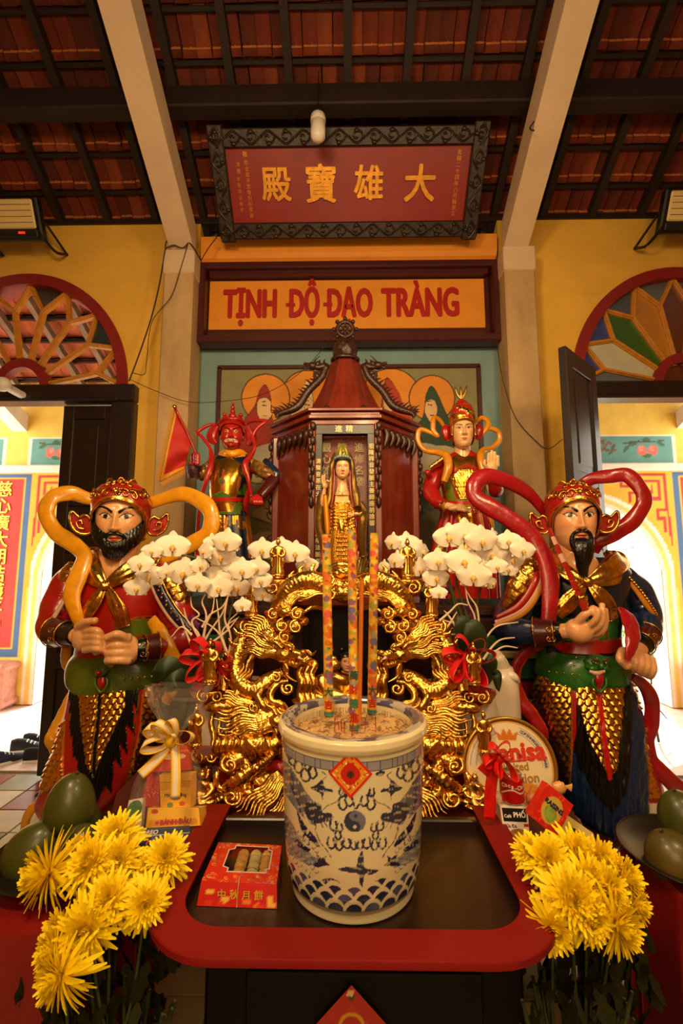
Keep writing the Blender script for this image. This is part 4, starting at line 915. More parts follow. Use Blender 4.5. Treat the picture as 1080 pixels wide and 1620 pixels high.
c.poly([(-.5, -.4), (.45, -.45), (.5, .5), (-.42, .48)], lin('#c4180f', 0), 40); c.ell((0, 0), .24, .24, lin('#5a2a14', 0)); c.line([(-.15, .12), (.15, -.12)], .05, lin('#1e120a', 0)); c.line([(-.12, -.12), (.14, .1)], .05, lin('#1e120a', 0))
g = Geo(); g.grid(G, col=c.C); g.build('paper', PRINT, th)
# tall dragon incense sticks
def big_stick(px0, py0, px1, py1, label, rp, dz=0.0, plain=False):
    b = WZ(px0, py0, 1.12 + dz); t = W(px1, py1, b[1]+.01); r = rp*MP(b[1], 1000)
    th = thing('dragon_incense', label, 'incense', b); m = 150; q = np.linspace(0, 1, m)[:, None]; path = b*(1-q) + t*q
    G = Geo().tube(path, r, 24, m, ret=True); L = np.linalg.norm(t-b)
    uu, aa = np.meshgrid(np.linspace(0, L, m), np.linspace(0, 2*PI*r, 24), indexing='ij'); c = Cv(np.stack([aa.ravel()/(PI*r), uu.ravel()], 1), lin('#e9a21a' if not plain else '#e07a10', 0))
    if not plain:
        cols = ['#dc6a2a', '#8a5a78', '#a09a78', '#dc5a4a', '#a8a43a', '#d0701a', '#70688a', '#e8c83a']
        for k in range(int(L/.022)):
            for side in (.5, 1.5):
                y = .05 + k*.022; c.ell((side + rng.uniform(-.3, .3), y + rng.uniform(-.004, .004)), rng.uniform(.25, .42), rng.uniform(.006, .013), lin(cols[(k*3 + rng.randint(3)) % 8], 0)); c.ell((side + rng.uniform(-.5, .5), y+.008), .14, .005, lin(rng.choice(['#f2d04a', '#5a7a3a', '#a8281a', '#e8e0b0']), 0))
        c.rect(-1, 0, 3, .012, lin('#3a7a6a', 0))
    g = Geo(); g.grid(G, False, True, col=c.C, caps=True); g.build('stick', MATTE, th)
    if not plain:
        for i, (ch, hx) in enumerate((('吉', '#b01810'), ('大', '#2a5a3a')) if px0 != 560 else (('進', '#b01810'), ('德', '#2a6a4a'), ('財', '#c02818'), ('萬', '#2a4a3a'))):
            g = Geo(); p = b + (t-b)*((.03 + i*.036)/L) + (0, -r-.0008, 0); text(g, ch, p, .026, bold=.03, ext=.01); g.build('character', mat('ink_'+hx.strip('#'), hx, .5), th, False)
    return b
big_stick(520, 1131, 516, 845, 'patterned yellow dragon incense stick, leftmost of the three standing in the urn', 7.2)
big_stick(560, 1153, 556, 838, 'patterned yellow dragon incense stick in the middle of the three in the urn', 7.2)
big_stick(588, 1128, 592, 843, 'patterned yellow dragon incense stick, rightmost of the three standing in the urn', 7.0)
big_stick(568, 1140, 572, 915, 'plain orange incense stick right behind the middle patterned stick', 3.6, 0, True)
RS = mat('red_stick', '#b3201a', .6)
for i, (x, y0, y1) in enumerate(((529, 1166, 1134), (540, 1163, 1138), (544, 1162, 1141), (559, 1168, 1126), (562, 1156, 1120), (566, 1150, 1112), (577, 1158, 1135), (594, 1161, 1134), (556, 1172, 1146), (536, 1158, 1142))):
    b = WZ(x, y0-2, 1.116); t = W(x + rng.uniform(-2, 2), y1, b[1]); g = Geo(); g.tube([b, t], .0014, 5, 3)
    tag(g.build('incense_stub', RS, base=b), 'thin red incense stick stub standing in the ash of the urn', 'incense', 'burnt red stubs in the urn ash')
# ---- mooncake box
A0, B0 = WZ(311, 1433, .757), WZ(438, 1438, .757); C0, D0 = WZ(447, 1336, .80), WZ(345, 1331, .80)
C0[2] = D0[2] = .757; zt = .80; th = thing('cake_box', 'red window box of pastries lying on the tray beside the urn', 'box', (A0+C0)/2)
up = np.array((0, 0, zt-.757)); in_ = .012
T4 = [A0+up+(.004, .016, 0), B0+up+(-.004, .016, 0), C0+up+(-.002, -.004, 0), D0+up+(.002, -.004, 0)]
def quadgrid(a, b, c_, d, nu, nv):
    U, V = np.meshgrid(np.linspace(0, 1, nu), np.linspace(0, 1, nv), indexing='ij'); U = U[..., None]; V = V[..., None]
    return a*(1-U)*(1-V) + b*U*(1-V) + c_*U*V + d*(1-U)*V, np.stack([U.ravel(), V.ravel()], 1)
P, UV = quadgrid(*[np.array(q) for q in T4], 150, 130); c = Cv(UV, lin('#c41a12', 0))
for k in range(90):
    u, v = rng.rand(2)
    if rng.rand() < .5: v = rng.choice((rng.uniform(0, .2), rng.uniform(.85, 1)))
    else: u = rng.choice((rng.uniform(0, .16), rng.uniform(.86, 1)))
    t = np.linspace(.4, 5.5, 14); s_ = rng.uniform(.004, .009); c.line(np.stack([u+s_*t*np.cos(t), v+s_*t*np.sin(t)], 1), .009, lin(rng.choice(['#e8a03a', '#e0603a', '#7a8aa8', '#e8b860', '#2f5a4a']), 0))
win = [(.30, .92), (.80, .92), (.80, .86), (.86, .82), (.86, .36), (.82, .34), (.82, .26), (.30, .26), (.30, .34), (.22, .38), (.22, .80), (.30, .84)]
c.poly([(.53+(u-.53)*1.05, .59+(v-.59)*1.06) for u, v in win], lin('#c8c0c0', 0))
F_mask = inpoly(UV, win)
g = Geo(); g.grid(P, col=c.C); F = g.F[0]; keep = ~(F_mask[F].all(1)); g.F[0] = F[keep]; g.M[0] = (int(keep.sum()), 0); g.build('printed_lid', PRINT, th)
g = Geo(); bot = [A0, B0, C0, D0]; top = T4
for i in range(4): j = (i+1) % 4; G_, U_ = quadgrid(np.array(bot[i]), np.array(bot[j]), np.array(top[j]), np.array(top[i]), 30, 12); cc = Cv(U_, lin('#c41a12', 0)); [cc.ell((rng.rand(), rng.rand()), .05, .12, lin(rng.choice(['#e07a2a', '#d8301c', '#e8b04a']), 0)) for _ in range(9)]; g.grid(G_, col=cc.C)
g.build('carton', PRINT, th, 30)
g = Geo()
for i, ch in enumerate('中秋月餅'): u = .30 + i*.155; text(g, ch, A0*(1-u)+B0*u + up*.5 + (0, .006, 0), .022, bold=.02, ext=.03)
g.build('box_lettering', mat('lettering_gold', '#e8b040', .5), th, False)
g = Geo(); q = [np.array(T4[i]) for i in range(4)]; wp = lambda u, v: q[0]*(1-u)*(1-v)+q[1]*u*(1-v)+q[2]*u*v+q[3]*(1-u)*v
g.prism([wp(.2, .24)-(0, 0, .002), wp(.88, .24)-(0, 0, .002), wp(.88, .94)-(0, 0, .002), wp(.2, .94)-(0, 0, .002)], (0, 0, -.001)); g.build('clear_window', mat('thin_glass', '#ffffff', .03, trans=1.0, ior=1.05), th, False)
g = Geo(); g.prism([wp(.2, .24)-(0, 0, .034), wp(.88, .24)-(0, 0, .034), wp(.88, .94)-(0, 0, .034), wp(.2, .94)-(0, 0, .034)], (0, 0, .001)); g.build('inner_tray', mat('box_inside', '#3a2010', .6), th, False)
for u, colr, nm in ((.43, '#d8a458', 'tan'), (.62, '#d6c48a', 'pale'), (.79, '#d09a50', 'tan')):
    for v in (.38, .55, .71, .85): g = Geo(); g.blob(wp(u, v)-(0, 0, .016), (.0155, .015, .0135), 12, disp=lambda D: .05*np.cos(np.arctan2(D[..., 1], D[..., 0])*8)); g.build('pastry', mat('pastry_'+nm, colr, .6, var=.15), th)
g = Geo(); 
m1 = [A0*(.5)+B0*.5 + (0, -.001, 0), wp(.5, 0)+(0, 0, .0015), wp(.5, .25)+(0, 0, .0015)]; g.tube(m1, .0009, 5, 12); g.build('string', mat('straw_string', '#c8a860', .6), th)
# ================================================================== FIGURES
SKIN = lin('#e8ab72', 0); GLD = lin('#e8a83a', 1.0); GLDD = lin('#b0781e', .9); RED_ = lin('#a81812', 0); NAVY = lin('#10182e', 0); BLK = lin('#0c0a0a', 0); GRN = lin('#2f6a22', 0); OLV = lin('#5f6e14', 0); WHT = lin('#e8d8c0', 0); ORG = lin('#d98a18', 0)
_Z = np.array([-.5, -.485, -.45, -.38, -.25, -.1, .05, .2, .32, .41, .47, .5])
_W = np.array([.02, .10, .17, .235, .30, .335, .35, .355, .33, .25, .14, .02])
_F = np.array([.20, .27, .33, .365, .385, .39, .39, .385, .34, .26, .15, .02])
_B = np.array([-.15, -.08, .0, .08, .2, .32, .40, .43, .40, .32, .19, .02])
def headS(az, z, k=1.0):
    w = np.interp(z, _Z, _W); f = np.interp(z, _Z, _F); b = np.interp(z, _Z, _B); s, c = np.sin(az), np.cos(az)
    sx = np.sign(s)*np.abs(s)**.9; return sx*w*k, np.where(c > 0, -f*k*np.abs(c)**.85, b*k*np.abs(c)**.9)
def gs(x, w): return np.exp(-(x/w)**2)
class Head:
    def __init__(s, px, py, Y, Hpx, yaw=0, pitch=0, roll=0, wide=1.0):
        s.H = Hpx*MP(Y, py); s.c = W(px, py, Y); s.wide = wide
        s.R = np.array(Matrix.Rotation(math.radians(yaw), 3, 'Z') @ Matrix.Rotation(math.radians(pitch), 3, 'X') @ Matrix.Rotation(math.radians(roll), 3, 'Y'))
    def tf(s, P): return ((np.asarray(P, float)*(s.wide, 1, 1)) @ s.R.T)*s.H + s.c
    def face(s, nu=170, nv=140, skin=SKIN, lips='#b03a28', brow='bold', iris='#3a1a10', paint=None, eye_h=.030, soft=False, demon=False, lid=True):
        a = np.linspace(-PI, PI, nu, endpoint=False); a = a - .5*np.sin(a); z = np.interp(np.linspace(0, 1, nv), [0, .12, .8, 1], [-.5, -.44, .3, .5])
        A, Z = np.meshgrid(a, z); X, Yv = headS(A, Z); fr = np.clip(np.cos(A), 0, 1)**.5; ax = np.abs(X)
        d = np.zeros_like(X)
        br = np.interp(Z, [-.19, -.165, -.125, 0.0, .09, .16], [0, .09, .125, .065, .025, 0]); nw = np.interp(Z, [-.17, -.12, .02, .12], [.055, .05, .03, .05])
        d += br*gs(X, nw)*1.0 + .045*gs(ax-.052, .026)*gs(Z+.135, .026)
        d += .022*gs(Z-.135, .05)*gs(ax-.13, .12) - .045*gs(ax-.145, .075)*gs(Z-.055, .05) + .028*gs(ax-.148, .05)*gs(Z-.045, .03)
        d += .018*gs(ax-.2, .09)*gs(Z+.09, .08)
        d += .038*gs(Z+.243, .018)*gs(X, .075) + .042*gs(Z+.288, .022)*gs(X, .065) - .018*gs(Z+.265, .008)*gs(X, .08) - .012*gs(X, .02)*gs(Z+.21, .02)
        d += .035*gs(Z+.41, .06)*gs(X, .09) - .012*gs(Z+.345, .025)*gs(X, .08)
        if demon: d += .04*gs(ax-.145, .05)*gs(Z-.06, .045) + .03*gs(Z-.16, .03)*gs(ax-.12, .1) + .03*gs(ax-.18, .06)*gs(Z+.15, .06)
        Yv = Yv - d*fr
        Q = np.stack([X.ravel(), Z.ravel()], 1); fm = (np.cos(A).ravel() > .15); c = Cv(Q, skin)
        sk = np.array(skin); c.C = ncol(c.C, .015)
        if not soft:
            blush = (gs(Q[:, 0:1].__abs__()-.21, .1)*gs(Q[:, 1:2]+.08, .09))[:, 0]*.25; c.C[:, 1] *= 1 - blush*.5; c.C[:, 2] *= 1 - blush*.5
        if not demon:
            for sd in (-1, 1):
                ex, ez = sd*.142, .045; dx = (Q[:, 0]-ex)/.085; hh = eye_h*(1-np.clip(dx, -1, 1)**2)
                dz = Q[:, 1] - ez - .014*dx*sd
                eye = (np.abs(dx) < 1) & (dz < hh*1.1) & (dz > -hh*.85); c.put(eye & fm, lin('#e8dcc8', 0))
                ir = ((Q[:, 0]-ex)**2 + (Q[:, 1]-ez)**2 < .034**2) & eye; c.put(ir & fm, lin(iris, 0)); c.put((((Q[:, 0]-ex)**2 + (Q[:, 1]-ez)**2 < .016**2)) & eye & fm, BLK)
                t = np.linspace(-1, 1.0, 14); top = np.stack([ex + .088*t*1.05, ez + .014*t*sd + eye_h*1.15*(1-t*t)], 1); c.line(top, .013 if not soft else .009, lin('#1a0f0a', 0))
                c.line([(ex+sd*.07, ez+.012), (ex+sd*.135, ez+.045)], .012, lin('#1a0f0a', 0), 0, .2)
                bot = np.stack([ex + .08*t, ez + .014*t*sd - eye_h*.9*(1-t*t)], 1); c.line(bot, .006, lin('#5a2a1a', 0))
                if brow == 'bold':
                    pts = [(sd*.055, .105), (sd*.12, .150), (sd*.20, .175), (sd*.265, .165)]; c.line(pts, .042, lin('#120c08', 0), 24, .45)
                elif brow == 'thin': c.line([(sd*.05, .115), (sd*.13, .145), (sd*.22, .12)], .014, lin('#3a1f10', 0), 24, .5)
                else: c.line([(sd*.05, .115), (sd*.13, .135), (sd*.24, .155)], .03, lin('#120c08', 0), 24, .5)
                c.line([(sd*.03, -.165), (sd*.055, -.16)], .012, lin('#7a3a22', 0))
            t = np.linspace(-1, 1, 16); up_ = np.stack([.085*t, -.262 + .022*(1-np.abs(t)**1.5)*(1-.35*gs(t, .2))], 1); lo = np.stack([.075*t[::-1], -.266 - .035*(1-t[::-1]**2)], 1)
            m = inpoly(Q, np.vstack([up_, lo])); c.put(m & fm, lin(lips, 0)); c.line([(-.085, -.262), (0, -.268), (.085, -.262)], .006, lin('#5a1410', 0))
        else:
            for sd in (-1, 1):
                e = (sd*.145, .06); c.ell(e, .062, .05, lin('#1a0806', 0)); c.ell(e, .054, .042, lin('#d8a030', 0)); c.ell(e, .026, .026, BLK)
                c.line([(sd*.05, .12), (sd*.14, .15), (sd*.26, .2)], .035, lin('#5a0a08', 0), 20)
            c.poly([(-.19, -.22), (0, -.19), (.19, -.22), (.17, -.29), (0, -.27), (-.17, -.29)], lin('#e8d8b0', 0), 50); c.line([(-.18, -.245), (0, -.225), (.18, -.245)], .012, lin('#3a0806', 0), 20)
            for x in np.linspace(-.14, .14, 8): c.line([(x, -.2), (x, -.28)], .006, lin('#3a0806', 0))
        if paint: paint(c, Q, A.ravel(), Z.ravel())
        P = s.tf(np.stack([X, Yv, Z], -1)); return P, c.C
    def ears(s, g, col=SKIN):
        for sd in (-1, 1):
            G = Geo(); G.blob((0, 0, 0), (.03, .06, .11), 12); V = G.V[0] + (sd*.35, .03, -.02); g.add(s.tf(V), G.F[0], col)
    def tube(s, g, pts, r, **k):
        g.tube(s.tf(pts), np.asarray(r)*s.H, **k)
    def shell(s, zb, ztop, k0=1.08, k1=1.05, nu=120, nv=36, off=0.02, peak=0.0, fn=None):
        """cap over the head: zb(az) lower edge"""
        a = np.linspace(-PI, PI, nu, endpoint=False); v = np.linspace(0, 1, nv); A, V = np.meshgrid(a, v); ZB = zb(A)
        Z = ZB + (ztop-ZB)*np.sin(V*PI/2); zz = np.clip(Z/(ztop+.001)*.5, -.49, .497); zz = np.where(Z > 0, zz, Z)
        kk = k0 + (k1-k0)*V; X, Yv = headS(A, zz, 1.0); n = np.hypot(X, Yv)+1e-6; X = X*kk + X/n*off; Yv = Yv*kk + Yv/n*off; Z = Z + peak*V**3
        if fn is not None: X, Yv, Z = fn(X, Yv, Z, A, V)
        X = X*np.where(V >= .999, 0.01, 1); Yv = Yv*np.where(V >= .999, .01, 1)
        return s.tf(np.stack([X, Yv, Z], -1)), A, V, Z
def fuse(g, voxel=.005, smooth=2, name='body'):
    me = g.data('tmp', [], True); o = bpy.data.objects.new('tmp', me); COL.objects.link(o)
    m = o.modifiers.new('r', 'REMESH'); m.mode = 'VOXEL'; m.voxel_size = voxel
    if smooth: m2 = o.modifiers.new('s', 'SMOOTH'); m2.iterations = smooth; m2.factor = .5
    e = o.evaluated_get(bpy.context.evaluated_depsgraph_get()); mm = e.to_mesh()
    V = np.empty(len(mm.vertices)*3, np.float32); mm.vertices.foreach_get('co', V); n = len(mm.polygons)
    L = np.empty(len(mm.loops), np.int32); mm.loops.foreach_get('vertex_index', L); T = np.empty(n, np.int32); mm.polygons.foreach_get('loop_total', T)
    V = V.reshape(-1, 3).astype(float)
    if (T == 4).all(): F = L.reshape(-1, 4)
    else: F = [list(p.vertices) for p in mm.polygons]
    e.to_mesh_clear(); bpy.data.objects.remove(o); bpy.data.meshes.remove(me)
    return V, F
def loftP(rows, Y, nu=120, nv=None, warp=.45, sup=2.3, fold=None):
    """rows (py, xl, xr, yc, depth): rings whose silhouettes are seen at those pixels"""
    r = np.array([q if len(q) == 5 else (*q, 0, .1) for q in rows], float); nv = nv or int(max(8, abs(r[-1, 0]-r[0, 0])/1.6))
    q = cr(r, nv); a = np.linspace(0, 2*PI, nu, endpoint=False); a = a - warp*np.sin(a)      # a = 0 is the front
    P = np.zeros((nv, nu, 3))
    for i, (py, xl, xr, yc, d) in enumerate(q):
        L, R_ = W(xl, py, Y+yc), W(xr, py, Y+yc); cx, hw = (L[0]+R_[0])/2, (R_[0]-L[0])/2; s, c = np.sin(a), np.cos(a)
        P[i, :, 0] = cx + hw*np.sign(s)*np.abs(s)**(2/sup); P[i, :, 1] = Y+yc - d*np.sign(c)*np.abs(c)**(2/sup); P[i, :, 2] = (L[2]+R_[2])/2
        if fold is not None: k = fold(i/(nv-1), a); P[i, :, 0] += hw*k*s; P[i, :, 1] -= d*k*c
    return P, a
def radial(P): c = P.mean(1, keepdims=True); d = P - c; d[..., 2] = 0; return nrm(d)
def gold_scales(P, m, px, sx=8.5, sy=8, h=.010):
    """raise overlapping scales on the masked vertices"""
    hh = scale_h(px[..., 0]/sx, px[..., 1]/sy); return P + radial(P)*(hh*h*m)[..., None]
def build_split(P, C, parts, name, mat_, parent, cu=False, cv=True):
    """one mesh per painted part: parts = [(name, mask)]; the rest keeps name"""
    nv, nu = P.shape[:2]; g = Geo(); g.grid(P, cu, cv); F = g.F[0]; V = P.reshape(-1, 3); C = C.reshape(-1, 4); used = np.zeros(len(F), bool)
    for nm, m in parts + [(name, None)]:
        fm = ~used if m is None else (m.reshape(-1)[F].sum(1) >= 3) & ~used; used |= fm
        if not fm.any(): continue
        f = F[fm]; ids = np.unique(f); mp = np.zeros(len(V), int); mp[ids] = np.arange(len(ids)); gg = Geo(); gg.add(V[ids], mp[f], C[ids]); gg.build(nm, mat_, parent)
def pxr(px, py, Y, r): return W(px, py, Y), r*MP(Y, py)
def ptube(g, pts, Y, flat=1.0, n=14, m=None, col=None, **k):
    """pts (px, py, dy, r_px)"""
    P = []; R = []
    for x, y, dy, r in pts: P.append(W(x, y, Y+dy)); R.append(r*MP(Y+dy, y))
    g.tube(P, R, n, m or len(pts)*9, flat=flat, col=col, **k)
crum = lambda f1, f2, amp: (lambda u, v, r: amp*(np.sin(u*f1 + np.sin(v*6.28*2)*1.5)*.5 + .5*np.sin(v*6.28*3 + u*f2)))
def ribbon(parent, pts, Y, col, mname, flat=.42, name='ribbon'):
    g = Geo(); ptube(g, pts, Y, flat, 18, len(pts)*12, disp=crum(40, 23, .07)); return g.build(name, mat(mname, col, .3, var=.2, vscale=14, bump=.35, bscale=28, coat=.4), parent)
def swirl(g, c, xd, zd, r, w, n=26, turns=1.4, y=(0, -.004, 0)):
    t = np.linspace(.15, 1, n); a = t*turns*2*PI; g.tube(np.asarray(c) + (r*t*np.cos(a))[:, None]*xd + (r*t*np.sin(a))[:, None]*zd + y, w, 5, n)
def cuff(parent, a, b, Y, r0, r1, name, m, deco=True):
    g = Geo(); ptube(g, [(*a, r0), ((a[0]+b[0])/2, (a[1]+b[1])/2, (a[2]+b[2])/2, (r0+r1)/2*1.0), (*b, r1)], Y, .95, 24, 14); o = g.build(name, m, parent)
    if deco:
        g = Geo(); ca = W((a[0]+b[0])/2, (a[1]+b[1])/2, Y+(a[2]+b[2])/2) - (0, (r0+r1)/2*MP(Y, a[1])*.93, 0); X = np.array((1., 0, 0)); Z = np.array((0, 0, 1.)); k = MP(Y, a[1])
        for sx, sz in ((1, 1), (-1, 1), (1, -1), (-1, -1)): swirl(g, ca + (sx*3*k, 0, sz*6*k), X*sx, Z*sz, 4.2*k, .6*k)
        for q in (a, b):
            cc = W(q[0], q[1], Y+q[2]); d = nrm(W(b[0], b[1], Y+b[2]) - W(a[0], a[1], Y+a[2])); s_ = nrm(np.cross(d, (0, -1, 0))); u_ = np.cross(d, s_); rr = (r0 if q is a else r1)*k*1.0
            th_ = np.linspace(0, 2*PI, 24, endpoint=False); g.tube(cc + rr*np.cos(th_)[:, None]*s_ + rr*.95*np.sin(th_)[:, None]*u_, .9*k, 6, 40, closed=True)
        g.build('gold_trim', GOLD, o)
    return o
GUARD_RED = mat('red_figure_paint', '#a81812', .32, var=.25, vscale=9, bump=.25, bscale=18, coat=.35)
GUARD_NAVY = mat('navy_figure_paint', '#0e1730', .25, var=.5, vscale=10, bump=.4, bscale=20, coat=.5, color2='#1c3a6a')
GUARD_GRN = mat('green_figure_paint', '#2f6f26', .32, var=.3, vscale=10, bump=.3, bscale=18, coat=.35)
BEARD = mat('black_beard_paint', '#0b0908', .3, bump=.5, bscale=60, coat=.4)
DRED = mat('dark_red_cuff_paint', '#4a1210', .3, bump=.15, coat=.3); BLKP = mat('black_figure_paint', '#0a0909', .3, coat=.3)
SKINM = PAINT
def helmet(hd, th, ears=True, gold='GOLD', front=.29, side=.10, top=.60, pts=True):
    zb = lambda A: np.interp(np.abs(A), [0, .35, .75, 1.1, 1.5, PI], [front, front-.03, side+.06, side-.02, -.26, -.36])
    P, A, V, Z = hd.shell(zb, top, 1.10, 1.04, fn=lambda X, Y, Z, A, V: (X*(1+.05*np.sin(V*PI)), Y*(1+.04*np.sin(V*PI)), Z + .02*np.cos(A*6)*(V > .3)*(1-V)))
    C = np.tile(np.array(RED_), (A.size, 1)); fz = ((V < .07) | (np.abs(V-.42) < .022) & (np.abs(A) > .5)).ravel(); C[fz] = GLD
    g = Geo(); g.grid(P, False, True, col=C); o = g.build('helmet', PAINT, th)
    g = Geo(); aa = np.linspace(-PI, PI, 90, endpoint=False); zz = zb(aa); x, y = headS(aa, np.clip(zz*.5/top*1.0, -.45, .45)*1.0); n_ = np.hypot(x, y)
    x, y = headS(aa, np.where(zz > 0, zz/top*.5, zz)); nn = np.hypot(x, y)+1e-6; edge = np.stack([x*1.10+x/nn*.02, y*1.10+y/nn*.02, zz], 1); hd.tube(g, edge, .018, n=7, m=160, closed=True)
    for a0, v0, r in ((-.28, .22, .075), (.28, .22, .075), (-.6, .25, .07), (.6, .25, .07), (-.9, .34, .07), (.9, .34, .07), (-.15, .5, .07), (.15, .5, .07), (-.5, .55, .07), (.5, .55, .07), (-1.2, .42, .07), (1.2, .42, .07)):
        i = int(v0*35); j = int((a0+PI)/(2*PI)*120) % 120; c = P[i, j]; tx = nrm(P[i, (j+2) % 120] - P[i, (j-2) % 120]); tz = nrm(P[min(i+2, 35), j] - P[i-2, j]); nn_ = np.cross(tx, tz); s_ = 1 if a0 >= 0 else -1
        swirl(g, c + nn_*.0, tx*s_, tz, r*hd.H*1.05, .014*hd.H, 24, 1.5, nn_*.006*(1 if nn_[1] < 0 else -1)*hd.H*2)
    c = hd.tf([(0, -.43, front+.10)])[0]; g.blob(c, .035*hd.H, 10)
    for a_ in np.linspace(0, 2*PI, 9)[:-1]: g.blob(c + (.05*hd.H*math.cos(a_), .01, .05*hd.H*math.sin(a_)), .02*hd.H, 7)
    for vv, lim in ((27, 1.5),):
        js = [j for j in range(120) if abs(-PI + 2*PI*j/120) < lim]; e2 = P[vv, js] + nrm(P[vv, js] - P[vv].mean(0))*.006*hd.H; e2[:, 2] += .03*hd.H*np.cos(np.linspace(-1, 1, len(js))*PI*2.5)
        g.tube(e2, .016*hd.H, 8, 110)
    g.build('gold_ornament', GOLD, o)
    if ears:
        for sd in (-1, 1):
            g = Geo(); c0 = np.array((sd*.47, -.06, -.04)); q = [(-.06, .02, -.14), (.06, 0, -.17), (.17, 0, -.1), (.22, 0, .03), (.20, 0, .15), (.10, 0, .07), (.02, 0, .10), (-.05, 0, .04)]
            pts_ = np.array([(sd*x, y, z) for x, y, z in q]) + c0; V_ = hd.tf(np.vstack([pts_, pts_ + (0, .05, 0)])); 
            w_ = Geo(); w_.prism(hd.tf(pts_), hd.R @ np.array((0, .05*hd.H, 0))); oo = w_.build('ear_wing', GUARD_RED, th, 40)
            hd.tube(g, pts_ - (0, .01, 0), .022, n=7, m=50, closed=True); hd.tube(g, c0 + np.array([(sd*.02, -.02, -.1), (sd*.1, -.03, -.08), (sd*.13, -.03, .0), (sd*.07, -.03, .02), (sd*.05, -.03, -.03)]), .016, n=6, m=24)
            g.build('gold_edge', GOLD, oo)
    return o
def finger(g, pts, Y, r=5.4): ptube(g, [(x, y, dy, r*(1-.08*i)) for i, (x, y, dy) in enumerate(pts)], Y, 1, 10, 14); x, y, dy = pts[-1]; g.blob(W(x, y, Y+dy), r*.78*MP(Y, y), 8)
def body_fig(th, hd, Y, face_kw, torso_rows, arms, hands, neck, voxel=.0055):
    """one continuous skin: torso, neck, arms and hands fused, with the carved head"""
    g = Geo(); P, _ = loftP(torso_rows, Y, 40, 30); g.grid(P, False, True, caps=True)
    for a in arms: ptube(g, a, Y, 1, 14)
    ptube(g, neck, Y, 1, 20); hands(g); V, F = fuse(g, voxel, 2)
    out = Geo(); out.add(V, F, face_kw.get('skin', SKIN)); P, C = hd.face(**face_kw); out.grid(P, False, True, col=C); hd.ears(out, face_kw.get('skin', SKIN)); return out.build('body', PAINT, th)
# ------------------------------------------------ guardian with the orange ribbon
Y1 = 2.4; zz1 = lambda x, y: (30+x/3.375, 740+y/3.375); zz2 = lambda x, y: (30+x/3.375, 1020+y/3.375)
def studs(parent, pts, Y, r=1.6): 
    g = Geo(); [g.blob(W(x, y, Y+dy), r*MP(Y, y), 6) for x, y, dy in pts]; o = g.build('brass_stud_row', GOLDB, parent); o['kind'] = 'stuff'
b0 = W(180, 1345, Y1); G1 = thing('guardian_statue', 'bearded painted guardian statue in red robe with orange ribbon, by the dark door leaf', 'statue', (b0[0], Y1, 0))
h1 = Head(192, 823, Y1-.06, 108, yaw=15, pitch=4, wide=.95)
def hands1(g):
    # open hand, thumb on top
    k = MP(Y1-.27, 1005); g.blob(W(131, 1008, Y1-.26), (17*k, 14*k, 22*k), 14)
    finger(g, [(122, 992, -.28), (136, 984, -.32), (150, 982, -.34)], Y1, 6.6)
    for i in range(4): finger(g, [(134, 998+i*10, -.28), (151, 997+i*9.5, -.33), (159, 1003+i*8.5, -.32), (153, 1008+i*8, -.29)], Y1, 6.6)
    g.blob(W(203, 1028, Y1-.26), (19*k, 15*k, 23*k), 14)
    for i in range(4): finger(g, [(206, 1009+i*12, -.28), (183, 1008+i*12, -.32), (170, 1011+i*11.5, -.30), (176, 1016+i*11, -.27)], Y1, 7.4)
    finger(g, [(203, 1012, -.29), (186, 1003, -.34), (170, 1008, -.34)], Y1, 7)
body_fig(G1, h1, Y1, dict(skin=SKIN, lips='#c0402c', eye_h=.037), [(888, 140, 240, .02, .08), (930, 122, 258, .02, .11), (1000, 132, 245, .02, .11), (1060, 128, 250, .02, .12), (1200, 110, 235, .03, .12), (1320, 110, 210, .05, .1)],
         [[(126, 905, 0, 18), (100, 950, -.02, 17), (92, 992, -.1, 15), (122, 1006, -.24, 12)], [(256, 912, 0, 18), (285, 960, -.02, 18), (290, 1008, -.1, 15), (240, 1024, -.22, 12), (210, 1028, -.26, 12)]],
         hands1, [(192, 850, -.03, 30), (186, 880, -.04, 27), (183, 905, -.05, 30), (180, 925, -.06, 20)])
# beard: a lumpy shell over the jaw
def beard(hd, th, pts_fn, name='beard'):
    pass
g = Geo(); a = np.linspace(-1.75, 1.75, 70); v = np.linspace(0, 1, 40); A, V = np.meshgrid(a, v); zt = np.interp(np.abs(A), [0, .14, .30, .5, .8, 1.2, 1.75], [-.185, -.19, -.20, -.16, -.10, .0, .06]); zl_ = np.interp(np.abs(A), [0, .6, 1.2, 1.75], [-.56, -.52, -.36, -.08])
Zb = zt + (zl_-zt)*V; X, Yv = headS(A, np.clip(Zb, -.43, .4), 1.0); th_ = .012 + .075*np.sin(np.clip(V*1.25, 0, 1)*PI*.62)*np.interp(np.abs(A), [0, 1.2, 1.75], [1, .8, .15]); n_ = np.hypot(X, Yv); rel = .010*np.sin(A*46 + np.sin(V*8)*1.6)
m_ = (np.hypot(X/.095, (Zb+.268)/.052) < 1); Xo = X + X/n_*(th_+rel); Yo = Yv + Yv/n_*(th_+rel) ; Xo = np.where(m_, X*.93, Xo); Yo = np.where(m_, Yv*.93, Yo)
g.grid(h1.tf(np.stack([Xo, Yo, Zb], -1))); g.build('beard', BEARD, G1)
g = Geo(); h1.tube(g, [(-.0, -.42, -.19), (-.06, -.43, -.20), (-.13, -.41, -.23), (-.17, -.37, -.29)], [.02, .026, .024, .012], n=8); h1.tube(g, [(0, -.42, -.19), (.06, -.43, -.20), (.13, -.41, -.23), (.17, -.37, -.29)], [.02, .026, .024, .012], n=8); g.build('moustache', BEARD, G1)
helmet(h1, G1)
